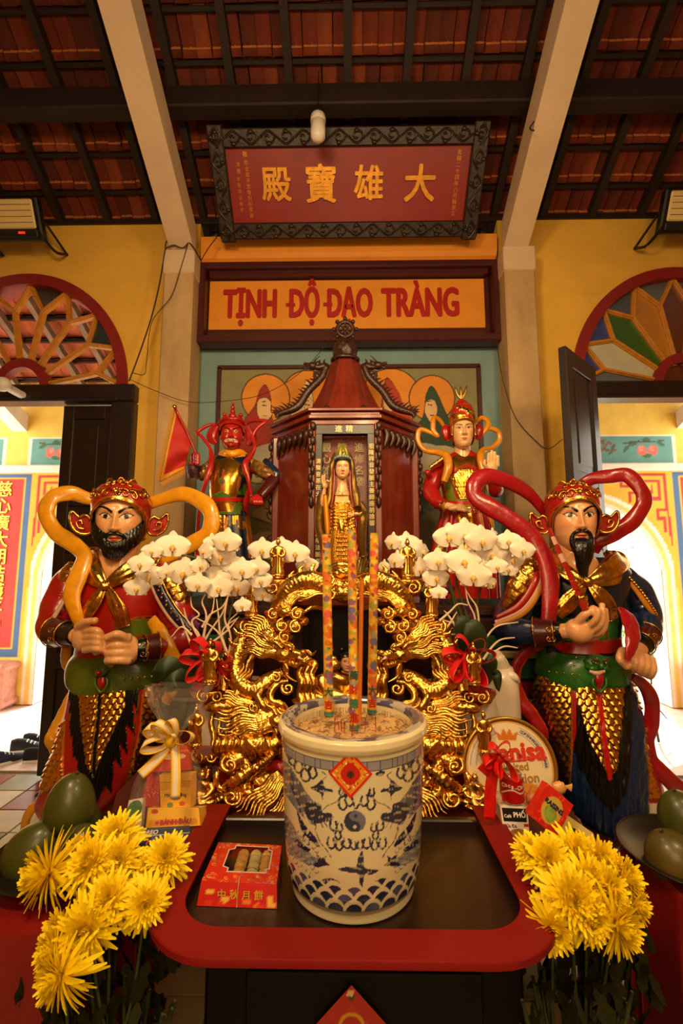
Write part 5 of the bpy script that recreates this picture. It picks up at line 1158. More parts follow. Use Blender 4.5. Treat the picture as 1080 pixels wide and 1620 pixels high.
# red robe
P, a = loftP([(884, 152, 232, .0, .06), (893, 128, 252, .0, .09), (905, 112, 264, 0, .125), (930, 106, 268, 0, .15), (960, 112, 262, 0, .155), (990, 122, 252, 0, .15), (1020, 126, 250, 0, .15), (1050, 120, 258, 0, .16)], Y1, 130, 110, fold=lambda t, a: .012*np.sin(a*9+t*7)*t)
px = PX(P); c = Cv(px.reshape(-1, 2), RED_); c.C = ncol(c.C, .03); c.poly([zz1(*q) for q in ((430, 440), (560, 440), (600, 520), (480, 600), (445, 570))], SKIN, 0)
gm = c.C.copy(); sash = inpoly(px.reshape(-1, 2), [zz1(*q) for q in ((525, 850), (610, 815), (725, 805), (735, 890), (640, 900), (530, 895))]) & (np.cos(a) > 0)[None].repeat(len(P), 0).ravel(); c.put(sash, OLV); c.line([zz1(*q) for q in ((600, 808), (660, 800), (725, 800))], 3, GLD); c.line([zz1(513, 800), zz1(520, 895)], 4, GLDD)
build_split(P, c.C, [('waist_sash', sash.reshape(P.shape[:2]))], 'robe', PAINT, G1)
# sleeves with their cape edges
for nm, pts in (('sleeve', [(130, 898, .02, 17), (112, 920, .0, 26), (97, 955, -.03, 28), (86, 988, -.08, 27), (93, 1000, -.14, 23), (108, 1003, -.19, 16)]), ('sleeve', [(246, 900, .02, 16), (260, 925, .0, 25), (278, 965, -.03, 27), (288, 1000, -.08, 25), (276, 1016, -.14, 22), (246, 1022, -.2, 17)])):
    g = Geo(); ptube(g, pts, Y1, .9, 30, 80, disp=crum(30, 17, .05)); g.build(nm, GUARD_RED, G1)
g = Geo(); ptube(g, [(108, 905, -.05, 3.5), (98, 935, -.08, 4), (82, 965, -.1, 4), (68, 992, -.12, 3)], Y1, .7, 10, 60, disp=lambda u, v, r: .35*np.sin(u*130)); g.build('braided_trim', GOLD, G1)
g = Geo(); ptube(g, [(113, 925, -.1, 3), (102, 948, -.13, 3.5), (86, 975, -.15, 4), (70, 995, -.15, 3)], Y1, .6, 8); g.build('pale_trim', mat('pale_pink_trim', '#d8a890', .4), G1)
g = Geo(); pts = np.array([(246, 918), (258, 945), (278, 975), (305, 1002)], float); ptube(g, [(x, y, -.14, 7.5) for x, y in pts], Y1, .5, 12, 50); o = g.build('navy_border', GUARD_NAVY, G1)
g = Geo(); q = cr(pts, 16); [g.blob(W(x + 2*(-1)**i, y, Y1-.168), 2.0*MP(Y1, y), 7) for i, (x, y) in enumerate(q)]; ptube(g, [(x+8, y-5, -.13, 1.5) for x, y in pts], Y1); g.build('gold_dots', GOLD, o)
g = Geo(); ptube(g, [(x-7, y+6, -.14, 3.0) for x, y in pts], Y1, .6, 8, 40); g.build('pale_trim', mat('pale_pink_trim', '#d8a890', .4), G1)
for p_, rr, nm in (([(262, 905), (270, 930), (282, 955), (292, 980)], 17, 'shoulder_scales'), ([(118, 893), (106, 912), (100, 935)], 12, 'shoulder_scales')):
    G_ = Geo().tube([W(x, y, Y1-.05) for x, y in p_], np.array([rr*.7, rr, rr*.9, rr*.45][:len(p_)])*MP(Y1, 950), 40, 90, flat=.75, ret=True, disp=lambda u, v, r: .18*scale_h(v*9, u*7)); g = Geo(); g.grid(G_, False, True, caps=True); g.build(nm, GOLD, G1)
cuff(G1, (88, 999, -.14), (106, 1003, -.2), Y1, 23, 19, 'cuff', DRED); cuff(G1, (106, 1003, -.2), (118, 1005, -.235), Y1, 18, 15, 'wrist_band', BLKP, False)
cuff(G1, (249, 1022, -.2), (229, 1025, -.235), Y1, 21, 19, 'cuff', DRED); cuff(G1, (229, 1025, -.235), (217, 1026, -.25), Y1, 18, 16, 'wrist_band', BLKP, False)
# gold scarf
SC_ = crum(9, 5, .03); pleat = lambda u, v, r: .16*np.sin(v*6.28*5 + u*3)
def scarf(th, Y, knot, lobes, tails, dy=-.17):
    for L in lobes: g = Geo(); ptube(g, L, Y, .42, 34, 44, disp=pleat); g.build('scarf_fold', GOLD, th)
    for L in tails: g = Geo(); ptube(g, L, Y, .3, 30, 44, disp=pleat); g.build('scarf_tail', GOLD, th)
    g = Geo(); k = MP(Y, knot[1]); g.blob(W(*knot, Y+dy), (9*k, 8*k, 8*k), 18, disp=lambda D: .12*np.sin(D[..., 0]*10+D[..., 2]*4)); g.build('scarf_knot', GOLD, th)
scarf(G1, Y1, (166, 927), [[(165, 926, -.17, 6), (152, 912, -.15, 15), (140, 895, -.10, 20), (136, 880, -.02, 16), (150, 868, .06, 10)], [(168, 926, -.17, 6), (190, 912, -.16, 12), (215, 898, -.12, 16), (236, 885, -.04, 15), (240, 872, .05, 10)]],
      [[(163, 930, -.17, 5), (152, 950, -.18, 10), (135, 975, -.18, 11), (127, 985, -.18, 9)], [(169, 930, -.17, 5), (178, 945, -.18, 9), (188, 965, -.18, 11), (196, 992, -.17, 9)]])
# skirt with gold scales, black feather panels and red ground
P, a = loftP([(1062, 126, 256, 0, .155), (1085, 118, 262, 0, .17), (1120, 112, 260, 0, .18), (1160, 104, 254, 0, .19), (1200, 90, 244, 0, .2), (1235, 78, 226, 0, .2), (1260, 70, 204, 0, .19), (1285, 84, 178, 0, .17), (1304, 112, 166, 0, .14)], Y1, 260, 180, fold=lambda t, a: .02*np.sin(a*11)*t)
px = PX(P); Q = px.reshape(-1, 2); c = Cv(Q, RED_); front = (np.cos(a) > -.1)[None, :].repeat(P.shape[0], 0).ravel()
z2 = lambda L: [zz2(*q) for q in L]
cen = inpoly(Q, z2([(325, 180), (565, 170), (560, 330), (505, 450), (455, 560), (400, 700), (368, 640), (345, 450), (335, 300)])) & front
bl_ = inpoly(Q, z2([(285, 190), (338, 180), (348, 400), (368, 600), (398, 715), (380, 740), (325, 690), (312, 590), (292, 600), (300, 490), (280, 480), (288, 380), (276, 340)])) & front & ~cen
br_ = inpoly(Q, z2([(560, 170), (645, 170), (635, 370), (605, 300), (608, 470), (570, 420), (575, 585), (535, 520), (545, 660), (505, 600), (490, 795), (455, 750), (400, 870), (368, 760), (400, 700), (455, 560), (505, 450), (560, 330)])) & front & ~cen
gr_ = inpoly(Q, z2([(675, 150), (790, 150), (770, 500), (680, 800), (560, 900), (540, 860), (600, 640), (640, 450)])) & front
gl_ = inpoly(Q, z2([(250, 400), (190, 480), (120, 700), (130, 800), (238, 720), (240, 600)])) & front
gold_m = cen | gr_ | gl_; c.put(gold_m, GLD); c.put(bl_ | br_, BLK); c.line(z2([(432, 260), (425, 400), (405, 560), (398, 700)]), 6.5, BLK); stripe, _ = dline(Q, np.array(z2([(432, 260), (425, 400), (405, 560), (398, 700)])));
c.line(z2([(260, 250), (235, 450), (225, 760)]), 2, lin('#c8281a', 0)); c.line(z2([(640, 200), (610, 560), (545, 870)]), 2, GLDD); 
gm = (gold_m & (stripe > 3.5)).reshape(P.shape[:2]).astype(float); P2 = gold_scales(P, gm, px, 11.5, 9.0, .019); P2 = P2 + radial(P)*(((bl_ | br_).reshape(gm.shape))*(.010 + .004*np.sin(px[..., 0]*1.3+px[..., 1]*.25)))[..., None]
sh2 = P.shape[:2]; build_split(P2, c.C, [('scale_panel', cen.reshape(sh2)), ('feather_panel', (bl_ | br_).reshape(sh2)), ('side_scales', (gr_ | gl_).reshape(sh2))], 'skirt', PAINT, G1)
# belt
P, a = loftP([(1030, 128, 250, 0, .16), (1042, 118, 258, 0, .175), (1058, 113, 264, 0, .18), (1074, 114, 264, 0, .185), (1082, 120, 258, 0, .185)], Y1, 130, 34, fold=lambda t, a: .02*np.sin(a*7+2)*np.sin(t*PI)); P2 = P.copy(); P2[..., 2] += .012*np.sin(a*3)[None]
g = Geo(); g.grid(P2, False, True); bo = g.build('belt', mat('olive_belt_paint', '#566818', .32, var=.35, vscale=10, bump=.3, bscale=18, coat=.35), G1); studs(bo, [(196+i*11, 1074-i*1.0, -.19 + .02*(i/4)**2) for i in range(5)] + [(135, 1070, -.17), (128, 1062, -.16)], Y1)
g = Geo(); k = MP(Y1-.2, 1065); c0 = W(160, 1062, Y1-.2); g.blob(c0, (11*k, 7*k, 10*k), 16, disp=lambda D: .15*np.sin(D[..., 0]*9)*np.cos(D[..., 2]*8)); g.build('mask_buckle', mat('olive_belt_paint', '#566818'), G1); g = Geo(); g.blob(c0+(0, -.025, -.002), 4*k, 10); ptube(g, [(160, 1072, -.215, 6), (160, 1082, -.22, 6), (160, 1089, -.21, 4)], Y1, .5); g.build('tongue', GUARD_RED, G1)
g = Geo(); ptube(g, [(151, 1072, -.21, 1.8), (151, 1084, -.215, 2), (160, 1095, -.21, 2.2), (169, 1084, -.215, 2), (169, 1072, -.21, 1.8)], Y1); g.build('buckle_ring', mat('olive_belt_paint', '#566818'), G1)
g = Geo(); ptube(g, [(110, 1235, .02, 16), (86, 1252, -.02, 14), (66, 1258, -.06, 9), (55, 1262, -.08, 4)], Y1, .6); g.build('hem_point', GUARD_NAVY, G1); g = Geo(); ptube(g, [(108, 1258, -.05, 4), (80, 1266, -.07, 4), (56, 1264, -.1, 3)], Y1, .7); g.build('pale_trim', mat('pale_pink_trim', '#d8a890', .4), G1)
g = Geo(); [ptube(g, [(x, 1280, .03, 22), (x, 1315, .02, 20), (x, 1338, -.02, 20)], Y1, .9) for x in (120, 195)]; [g.blob(W(x, 1340, Y1-.08), (.075, .12, .045), 12) for x in (118, 197)]; g.build('boots', BLKP, G1)
g = Geo(); g.cbox((b0[0], Y1, .075), (.62, .5, .15), .02); g.build('base', BLKP, G1, False)
OR_ = '#eda318'
ribbon(G1, [(165, 792, .05, 8), (140, 789, .02, 10), (112, 780, -.02, 12), (84, 787, -.05, 13), (73, 812, -.07, 13), (88, 842, -.08, 13), (118, 862, -.1, 13), (133, 880, -.13, 13), (124, 910, -.17, 15), (114, 940, -.19, 14), (120, 970, -.2, 11), (126, 990, -.19, 8)], Y1, OR_, 'orange_ribbon_paint')
ribbon(G1, [(228, 800, .08, 9), (255, 790, .06, 10), (290, 782, .03, 12), (322, 795, .0, 13), (334, 815, -.02, 13), (330, 842, -.02, 13), (308, 858, .0, 13), (285, 868, .02, 14), (258, 882, .02, 12), (240, 890, .02, 8)], Y1, OR_, 'orange_ribbon_paint')
ribbon(G1, [(240, 980, -.15, 9), (252, 1000, -.19, 12), (268, 1030, -.2, 13), (277, 1060, -.18, 13), (272, 1090, -.14, 10), (262, 1110, -.08, 8)], Y1, OR_, 'orange_ribbon_paint')
ribbon(G1, [(106, 1020, .02, 8), (104, 1045, .04, 8), (116, 1072, .05, 8)], Y1, OR_, 'orange_ribbon_paint')
ribbon(G1, [(112, 1098, .04, 6), (98, 1130, .02, 8), (84, 1160, -.02, 9), (78, 1172, -.03, 8), (88, 1190, .0, 9), (94, 1215, .05, 8)], Y1, OR_, 'orange_ribbon_paint')
ribbon(G1, [(76, 1268, -.05, 6), (52, 1278, -.07, 7), (40, 1302, -.06, 7), (40, 1330, -.02, 7)], Y1, OR_, 'orange_ribbon_paint')
# ------------------------------------------------ guardian in the blue robe
y3 = lambda x, y: (740+x/3.176, 730+y/3.176); y4 = lambda x, y: (740+x/3.176, 1020+y/3.176); b0 = W(955, 1345, Y1)
G2 = thing('guardian_statue', 'painted guardian statue with thin black beard, blue robe and long red ribbon', 'statue', (b0[0], Y1, 0))
h2 = Head(905, 822, Y1-.06, 100, yaw=-9, pitch=2, wide=.93)
def hands2(g):
    k = MP(Y1-.3, 1000)
    # left palm-up hand with pinched fingers
    g.blob(W(915, 998, Y1-.28), (22*k, 17*k, 19*k), 16, R=np.array(Matrix.Rotation(.35, 3, 'Y')))
    finger(g, [(912, 985, -.30), (925, 972, -.33), (935, 966, -.33)], Y1, 7)
    for i, q in enumerate(([(928, 992, -.3), (942, 980, -.34), (945, 966, -.35), (938, 962, -.33)], [(932, 1000, -.29), (950, 988, -.33), (953, 970, -.34), (952, 958, -.33)], [(930, 1006, -.27), (952, 998, -.3), (958, 980, -.31), (957, 966, -.31)], [(924, 1010, -.25), (945, 1006, -.27), (955, 992, -.28), (956, 980, -.28)])): finger(g, q, Y1, 5.8)
    # right fist
    g.blob(W(1000, 1043, Y1-.24), (23*k, 17*k, 20*k), 16, R=np.array(Matrix.Rotation(.3, 3, 'Y')))
    for i in range(4): finger(g, [(1002+i*9, 1030+i*4, -.26), (1004+i*9.5, 1046+i*4, -.31), (1000+i*9, 1058+i*4, -.29), (992+i*9, 1052+i*4, -.26)], Y1, 7.0)
    finger(g, [(985, 1028, -.26), (980, 1042, -.30), (990, 1054, -.30)], Y1, 6.8)
body_fig(G2, h2, Y1, dict(skin=lin('#e6a873', 0), lips='#c04a36', eye_h=.036), [(890, 885, 972, .02, .08), (930, 870, 984, .02, .11), (1000, 876, 972, .02, .1), (1060, 862, 982, .02, .12), (1200, 880, 1010, .03, .12), (1300, 920, 1010, .05, .1)],
         [[(868, 912, 0, 18), (828, 955, .0, 17), (815, 992, -.08, 15), (860, 1000, -.2, 12), (895, 998, -.26, 12)], [(985, 915, 0, 18), (1016, 955, 0, 17), (1030, 992, -.08, 14), (1016, 1020, -.18, 13), (1003, 1035, -.23, 13)]],
         hands2, [(905, 850, -.03, 26), (908, 880, -.04, 24), (915, 900, -.07, 30), (924, 918, -.09, 22)])
helmet(h2, G2)
g = Geo(); h2.tube(g, [(0, -.36, -.33), (0, -.42, -.42), (.0, -.44, -.55), (-.01, -.40, -.72), (.02, -.37, -.86), (.05, -.34, -.98)], [.12, .15, .13, .09, .05, .012], n=36, m=70, flat=.5, disp=lambda u, v, r: .07*np.sin(v*6.28*11 + u*9)); 
for sd in (-1, 1): h2.tube(g, [(sd*.01, -.415, -.195), (sd*.07, -.42, -.20), (sd*.13, -.385, -.25), (sd*.145, -.37, -.36), (sd*.11, -.38, -.5)], [.016, .026, .028, .036, .03], n=10, m=30)
g.build('beard', BEARD, G2)
P, a = loftP([(882, 890, 962, .0, .06), (893, 872, 982, .0, .09), (905, 862, 993, 0, .125), (930, 860, 990, 0, .15), (960, 866, 980, 0, .155), (985, 870, 976, 0, .15), (1012, 872, 976, 0, .15), (1040, 860, 985, 0, .16)], Y1, 130, 100, fold=lambda t, a: .014*np.sin(a*9+t*9)*t)
px = PX(P); Q = px.reshape(-1, 2); c = Cv(Q, NAVY); c.C = ncol(c.C, .3); c.poly([y3(*q) for q in ((440, 440), (640, 430), (630, 560), (590, 600), (480, 500))], lin('#e6a873', 0))
ug = inpoly(Q, [y3(*q) for q in ((425, 770), (520, 790), (700, 800), (748, 780), (745, 900), (600, 912), (440, 900))]); c.put(ug, lin('#256a2c', 0)); rs_ = inpoly(Q, [y3(*q) for q in ((420, 915), (600, 905), (760, 890), (770, 955), (620, 975), (480, 965))]); c.put(rs_, RED_); c.line([y3(690, 800), y3(690, 900)], 4, GLDD)
P2 = P + radial(P)*((ug | rs_).reshape(P.shape[:2])*.008)[..., None]; build_split(P2, c.C, [('green_sash', ug.reshape(P.shape[:2])), ('red_sash', rs_.reshape(P.shape[:2]))], 'robe', PAINT, G2)
for pts in ([(880, 898, .02, 15), (860, 918, .0, 25), (830, 948, .0, 29), (805, 985, -.05, 27), (812, 1000, -.11, 24), (848, 1000, -.18, 19)], [(972, 900, .02, 15), (992, 922, .0, 23), (1012, 950, .0, 25), (1024, 980, -.05, 22), (1022, 1002, -.12, 19), (1016, 1016, -.17, 16)]):
    g = Geo(); ptube(g, pts, Y1, .9, 30, 80, disp=crum(30, 19, .06)); g.build('sleeve', GUARD_NAVY, G2)
G_ = Geo().tube([W(x, y, Y1-.07) for x, y in ((848, 882), (838, 905), (820, 935), (796, 972))], np.array([7, 17, 17, 5])*MP(Y1, 940), 40, 90, flat=.8, ret=True, disp=lambda u, v, r: .18*scale_h(v*9, u*8)); g = Geo(); g.grid(G_, False, True, caps=True); g.build('shoulder_scales', GOLD, G2)
for off, w, m_ in ((0, 6, GUARD_RED), (7, 4.5, mat('pale_pink_trim', '#d8a890', .4)), (13, 5, mat('ochre_trim', '#c07a1c', .4, coat=.3))):
    g = Geo(); ptube(g, [(850+off*.5, 898+off*.3, -.1, w*.6), (846+off*.7, 922+off*.5, -.13, w), (822+off*.5, 958+off*.8, -.14, w), (785-off*.3, 978+off, -.13, w*.7)], Y1, .55, 12, 44); g.build('sleeve_border', m_, G2)
g = Geo(); ptube(g, [(990, 912, -.08, 4), (1008, 935, -.09, 5), (1024, 958, -.1, 5), (1038, 976, -.1, 3)], Y1, .6); g.build('sleeve_border', mat('ochre_trim', '#c07a1c', .4, coat=.3), G2)
g = Geo(); ptube(g, [(991, 909, -.09, 1.8), (1010, 930, -.1, 2), (1027, 953, -.11, 2), (1039, 972, -.11, 1.5)], Y1, 1, 8, 60, disp=lambda u, v, r: .4*np.sin(u*100)); g.build('braided_trim', GOLD, G2)
cuff(G2, (846, 1000, -.18), (876, 1000, -.22), Y1, 23, 19, 'cuff', DRED); cuff(G2, (876, 1000, -.22), (890, 999, -.245), Y1, 17, 15, 'wrist_band', BLKP, False)
cuff(G2, (1024, 1003, -.12), (1015, 1018, -.18), Y1, 19, 18, 'cuff', DRED); cuff(G2, (1015, 1018, -.18), (1010, 1025, -.2), Y1, 17, 16, 'wrist_band', BLKP, False)
scarf(G2, Y1, (928, 921), [[(926, 921, -.17, 6), (910, 912, -.15, 13), (893, 900, -.10, 17), (880, 886, -.02, 14), (878, 872, .05, 9)], [(930, 920, -.17, 6), (950, 912, -.16, 15), (970, 900, -.12, 21), (980, 886, -.04, 18), (965, 874, .05, 10)]],
      [[(924, 926, -.17, 5), (912, 940, -.18, 11), (896, 958, -.18, 13), (882, 974, -.17, 8)], [(933, 926, -.17, 5), (948, 940, -.18, 11), (962, 958, -.18, 12), (970, 980, -.17, 8)]])
# belt with green mask
P, a = loftP([(1028, 866, 980, 0, .165), (1040, 858, 988, 0, .18), (1055, 852, 992, 0, .185), (1070, 852, 990, 0, .185), (1080, 860, 984, 0, .18)], Y1, 130, 34, fold=lambda t, a: .015*np.sin(a*6)*np.sin(t*PI)); g = Geo(); g.grid(P, False, True); bo = g.build('belt', GUARD_GRN, G2)
studs(bo, [(868+i*12, 1062+i*1.5, -.15 - .012*i) for i in range(5)] + [(911, 1040, -.185), (909, 1052, -.185), (906, 1066, -.19)], Y1)
k = MP(Y1-.2, 1050); g = Geo(); c0 = W(943, 1050, Y1-.175); g.blob(c0, (19*k, 11*k, 15*k), 26, disp=lambda D: .08*np.sin(np.abs(D[..., 0])*12)*np.cos(D[..., 2]*9)); g.blob(c0+(0, -.04, -.002), (4*k, 5*k, 5*k), 10); [g.blob(c0+(s_*8*k, -.028, 5*k), (5*k, 3.5*k, 3*k), 10) for s_ in (-1, 1)]; [g.blob(c0+(s_*10*k, -.02, -6*k), (6*k, 4*k, 4*k), 10) for s_ in (-1, 1)]; mb = g.build('mask_buckle', GUARD_GRN, G2)
g = Geo(); [g.tube([c0+(s_*2*k, -.05, 7*k), c0+(s_*8*k, -.045, 9*k), c0+(s_*14*k, -.035, 11*k)], [1.2*k, 1.7*k, .8*k], 6, 10) for s_ in (-1, 1)]; g.build('brow', mat('dark_red_brow', '#5a1a10', .5), mb)
for s_ in (-1, 1): g = Geo(); g.blob(c0+(s_*8*k, -.043, 4*k), (2*k, 1.2*k, 1.4*k), 8); g.build('eye', GOLDB, mb)
g = Geo(); ptube(g, [(932, 1062, -.225, 2), (944, 1065, -.24, 3.5), (956, 1062, -.225, 2)], Y1, .8); g.build('lip', mat('pale_pink_trim', '#d8a890', .4), mb); g = Geo(); ptube(g, [(948, 1066, -.235, 6), (948, 1076, -.24, 7), (948, 1086, -.23, 5)], Y1, .5); g.build('tongue', GUARD_RED, G2)
g = Geo(); ptube(g, [(938, 1072, -.225, 2), (938, 1084, -.23, 2.2), (948, 1095, -.225, 2.4), (958, 1084, -.23, 2.2), (958, 1072, -.225, 2)], Y1); g.build('buckle_ring', GUARD_GRN, G2)
# skirt
P, a = loftP([(1062, 858, 986, 0, .155), (1085, 850, 994, 0, .17), (1120, 850, 1002, 0, .18), (1160, 856, 1012, 0, .185), (1200, 868, 1024, 0, .19), (1235, 884, 1036, 0, .19), (1262, 900, 1044, 0, .18), (1280, 915, 1046, 0, .17)], Y1, 260, 160, fold=lambda t, a: .015*np.sin(a*11)*t)
px = PX(P); Q = px.reshape(-1, 2); c = Cv(Q, RED_); front = (np.cos(a) > -.1)[None, :].repeat(P.shape[0], 0).ravel()
gl_ = (Q[:, 0] < 905) & (Q[:, 1] < 1246) & front; gr_ = (Q[:, 0] > 995) & (Q[:, 1] < 1262) & (Q[:, 0] < np.interp(Q[:, 1], [1080, 1200, 1262], [1010, 1022, 1040])) & front; c.put(gl_ | gr_, GLD); c.put((Q[:, 1] > 1271), WHT)
P2 = gold_scales(P, (gl_ | gr_).reshape(P.shape[:2]).astype(float), px, 11.5, 9.0, .019); build_split(P2, c.C, [('side_scales', (gl_ | gr_).reshape(P.shape[:2]))], 'skirt', PAINT, G2)
P, a = loftP([(1074, 870, 992, -.02, .16), (1110, 872, 1002, -.03, .17), (1150, 878, 1008, -.04, .18), (1200, 886, 1011, -.05, .185), (1240, 893, 1012, -.06, .185), (1270, 900, 1010, -.06, .18), (1295, 916, 1002, -.06, .16), (1310, 945, 985, -.06, .11)], Y1, 240, 180, warp=.5, fold=lambda t, a: .012*np.sin(a*9+2)*t)
px = PX(P); Q = px.reshape(-1, 2); c = Cv(Q, lin('#14284e', 0)); c.C = ncol(c.C, .1); front = (np.cos(a) > -.1)[None, :].repeat(P.shape[0], 0).ravel()
z4 = lambda L: [y4(*q) for q in L]; c.poly(z4([(470, 170), (820, 170), (830, 300), (820, 600), (790, 760), (730, 850), (640, 760), (560, 620), (500, 430), (480, 300)]), BLK)
cen = inpoly(Q, z4([(535, 160), (770, 160), (770, 300), (758, 450), (748, 620), (712, 675), (680, 610), (620, 500), (585, 380), (550, 260)])) & front; c.put(cen, GLD); st_, _ = dline(Q, np.array(z4([(655, 230), (670, 350), (690, 520), (712, 670)]))); c.put((st_ < 4) & front, lin('#c01a12', 0))
gm = (cen & (st_ > 4.6)).reshape(P.shape[:2]).astype(float); P2 = gold_scales(P, gm, px, 12.5, 10, .020) + radial(P)*((st_ < 4).reshape(gm.shape)*.01)[..., None] + radial(P)*(.006*noise3(np.stack([px[..., 0]*.09, px[..., 1]*.018, 0*px[..., 0]], -1), 1, 7)*(1-gm))[..., None]
build_split(P2, c.C, [('scale_panel', cen.reshape(P.shape[:2]))], 'apron', PAINT, G2)
g = Geo(); ptube(g, [(985, 1280, .0, 26), (990, 1300, -.02, 22), (1000, 1325, -.06, 18), (1012, 1338, -.1, 15)], Y1, .9, disp=crum(20, 12, .08)); ptube(g, [(940, 1285, .0, 24), (950, 1305, .0, 26), (960, 1325, .0, 28)], Y1, .9, disp=crum(20, 9, .08)); g.blob(W(1015, 1332, Y1-.1), (.05, .09, .04), 12); g.build('boots', mat('ochre_boot_paint', '#a8661c', .4, var=.3, coat=.2), G2)
g = Geo(); g.cbox((b0[0]+.02, Y1, .085), (.62, .5, .17), .02); g.build('base', BLKP, G2, False)
RR = '#a3121c'
ribbon(G2, [(868, 822, .06, 6), (857, 805, .04, 8), (838, 782, .0, 10), (805, 762, -.04, 12), (770, 754, -.07, 13), (751, 766, -.09, 13), (752, 786, -.1, 13), (775, 803, -.11, 14), (808, 822, -.12, 14), (840, 848, -.13, 14), (862, 885, -.15, 14), (870, 920, -.17, 14), (870, 955, -.19, 13), (866, 988, -.2, 11)], Y1, RR, 'crimson_ribbon_paint', .5)
ribbon(G2, [(918, 768, .08, 8), (938, 757, .05, 10), (965, 754, .02, 11), (992, 752, .0, 12), (1012, 772, -.02, 12), (1018, 795, -.03, 12), (1002, 822, -.03, 13), (975, 842, -.02, 12), (950, 856, .0, 11), (938, 872, .03, 9)], Y1, RR, 'crimson_ribbon_paint', .5)
ribbon(G2, [(856, 1018, -.1, 8), (834, 1030, -.06, 9), (818, 1052, -.05, 9), (814, 1080, -.05, 10), (824, 1108, -.06, 11), (842, 1132, -.08, 11), (858, 1158, -.1, 9), (862, 1170, -.1, 6)], Y1, RR, 'crimson_ribbon_paint', .55)
ribbon(G2, [(982, 962, -.2, 5), (990, 972, -.24, 10), (998, 990, -.28, 13), (1000, 1010, -.32, 12), (996, 1030, -.345, 8), (992, 1046, -.35, 3)], Y1, RR, 'crimson_ribbon_paint', .4)
ribbon(G2, [(1000, 1070, -.2, 6), (1018, 1084, -.16, 10), (1030, 1110, -.12, 12), (1030, 1145, -.1, 12), (1022, 1175, -.1, 12), (1030, 1205, -.1, 13), (1052, 1228, -.1, 13), (1076, 1250, -.08, 12), (1095, 1262, -.06, 8)], Y1, RR, 'crimson_ribbon_paint', .5)
r0, r1 = W(868, 836, Y1-.2), W(927, 966, Y1-.34); sc_ = thing('ritual_sceptre', 'slim red and white banded sceptre with gold knot in the hand of the blue-robed statue', 'sceptre', r1)
for i in range(9):
    t0, t1 = i/9, (i+1)/9-.01; g = Geo(); w_ = (3.0 + 2.4*i/9)*MP(Y1, 900); g.tube([r0+(r1-r0)*t0, r0+(r1-r0)*t1], w_, 4, 4); g.build('rod_segment', GUARD_RED if i % 2 == 0 or i > 4 else mat('pale_pink_trim', '#d8a890', .4), sc_, False)
g = Geo(); q = r0+(r1-r0)*.86; k = MP(Y1, 950); g.blob(q, (8*k, 6*k, 6*k), 14, disp=lambda D: .2*np.sin(D[..., 0]*9)); g.blob(q-(0, 0, 7*k)+(4*k, 0, 0), (6*k, 5*k, 6*k), 12); g.build('gold_knot', GOLD, sc_)
# ================================================================== STATUES BEHIND
Y2 = 2.78; ZA = 1.33
y6 = lambda x, y: (640+x/4.909, 600+y/4.909); y5 = lambda x, y: (280+x/4.909, 630+y/4.909)
PINKS = mat('pink_figure_paint', '#c87868', .4, coat=.2)
# calm guardian in red with raised hand
bx_ = W(735, 880, Y2); G3 = thing('guardian_statue', 'pale-faced rear statue in red and gold armour raising one open hand', 'statue', (bx_[0], Y2, ZA))
h3 = Head(731, 685, Y2-.06, 56, yaw=-6, wide=.88)
def hands3(g):
    k = MP(Y2-.1, 730); g.blob(W(778, 738, Y2-.14), (8.5*k, 4.5*k, 10*k), 14)
    for i, (x, top) in enumerate(((772, 716), (777, 712), (782, 714), (787, 720))): ptube(g, [(x, 738, -.14, 3), (x, 728, -.145, 2.7), (x+.5, top, -.15, 2.2)], Y2)
    ptube(g, [(771, 742, -.14, 3), (766, 734, -.16, 2.8), (767, 727, -.16, 2.2)], Y2)
    g.blob(W(722, 803, Y2-.18), (13*k, 6*k, 5*k), 14, R=np.array(Matrix.Rotation(-.2, 3, 'Y')))
    for i in range(4): ptube(g, [(724, 800+i*2, -.2, 2.8), (735, 803+i*1.5, -.2-.01*i, 2.5), (743, 807+i, -.2, 2)], Y2)
def dfig(th, h, Y, face, tr, arms, hands, neck, vox=.0045): return body_fig(th, h, Y, face, tr, arms, hands, neck, vox)
dfig(G3, h3, Y2, dict(nu=120, nv=100, skin=lin('#e8b880', 0), lips='#c85a48', brow='mid', eye_h=.022), [(722, 705, 757, .02, .07), (760, 702, 762, .02, .08), (800, 706, 758, .02, .08), (870, 700, 770, .03, .08), (905, 700, 772, .04, .06)],
     [[(702, 745, 0, 10), (684, 775, -.03, 10), (700, 797, -.12, 7), (718, 802, -.17, 5)], [(762, 742, 0, 10), (782, 778, -.03, 10), (780, 760, -.1, 7), (778, 745, -.13, 6)]], hands3, [(731, 700, -.03, 13), (731, 716, -.03, 13), (731, 728, -.02, 18)])
zb = lambda A: np.interp(np.abs(A), [0, .5, .9, 1.2, PI], [.30, .27, .18, -.30, -.42]); P, A, V, Z = h3.shell(zb, .98, 1.10, .55, fn=lambda X, Y, Z, A, V: (X*(1+.2*np.sin(V*PI)), Y*(1+.2*np.sin(V*PI)), Z), nv=44)
C = np.tile(lin('#b01812', 0), (A.size, 1)).astype(float); C[:, 3] = 0; bandm = ((V > .02) & (V < .5) & (np.abs(A) < 1.3)).ravel(); n_ = noise3(np.stack([A*4, V*9, A*0], -1), .5, 4).ravel(); C[bandm & (n_ > .05)] = GLD; g = Geo(); P2 = P + radial(P)*((n_ > .05).reshape(V.shape)*bandm.reshape(V.shape)*.004)[..., None]; g.grid(P2, False, True, col=C); hm = g.build('helmet', PAINT, G3)
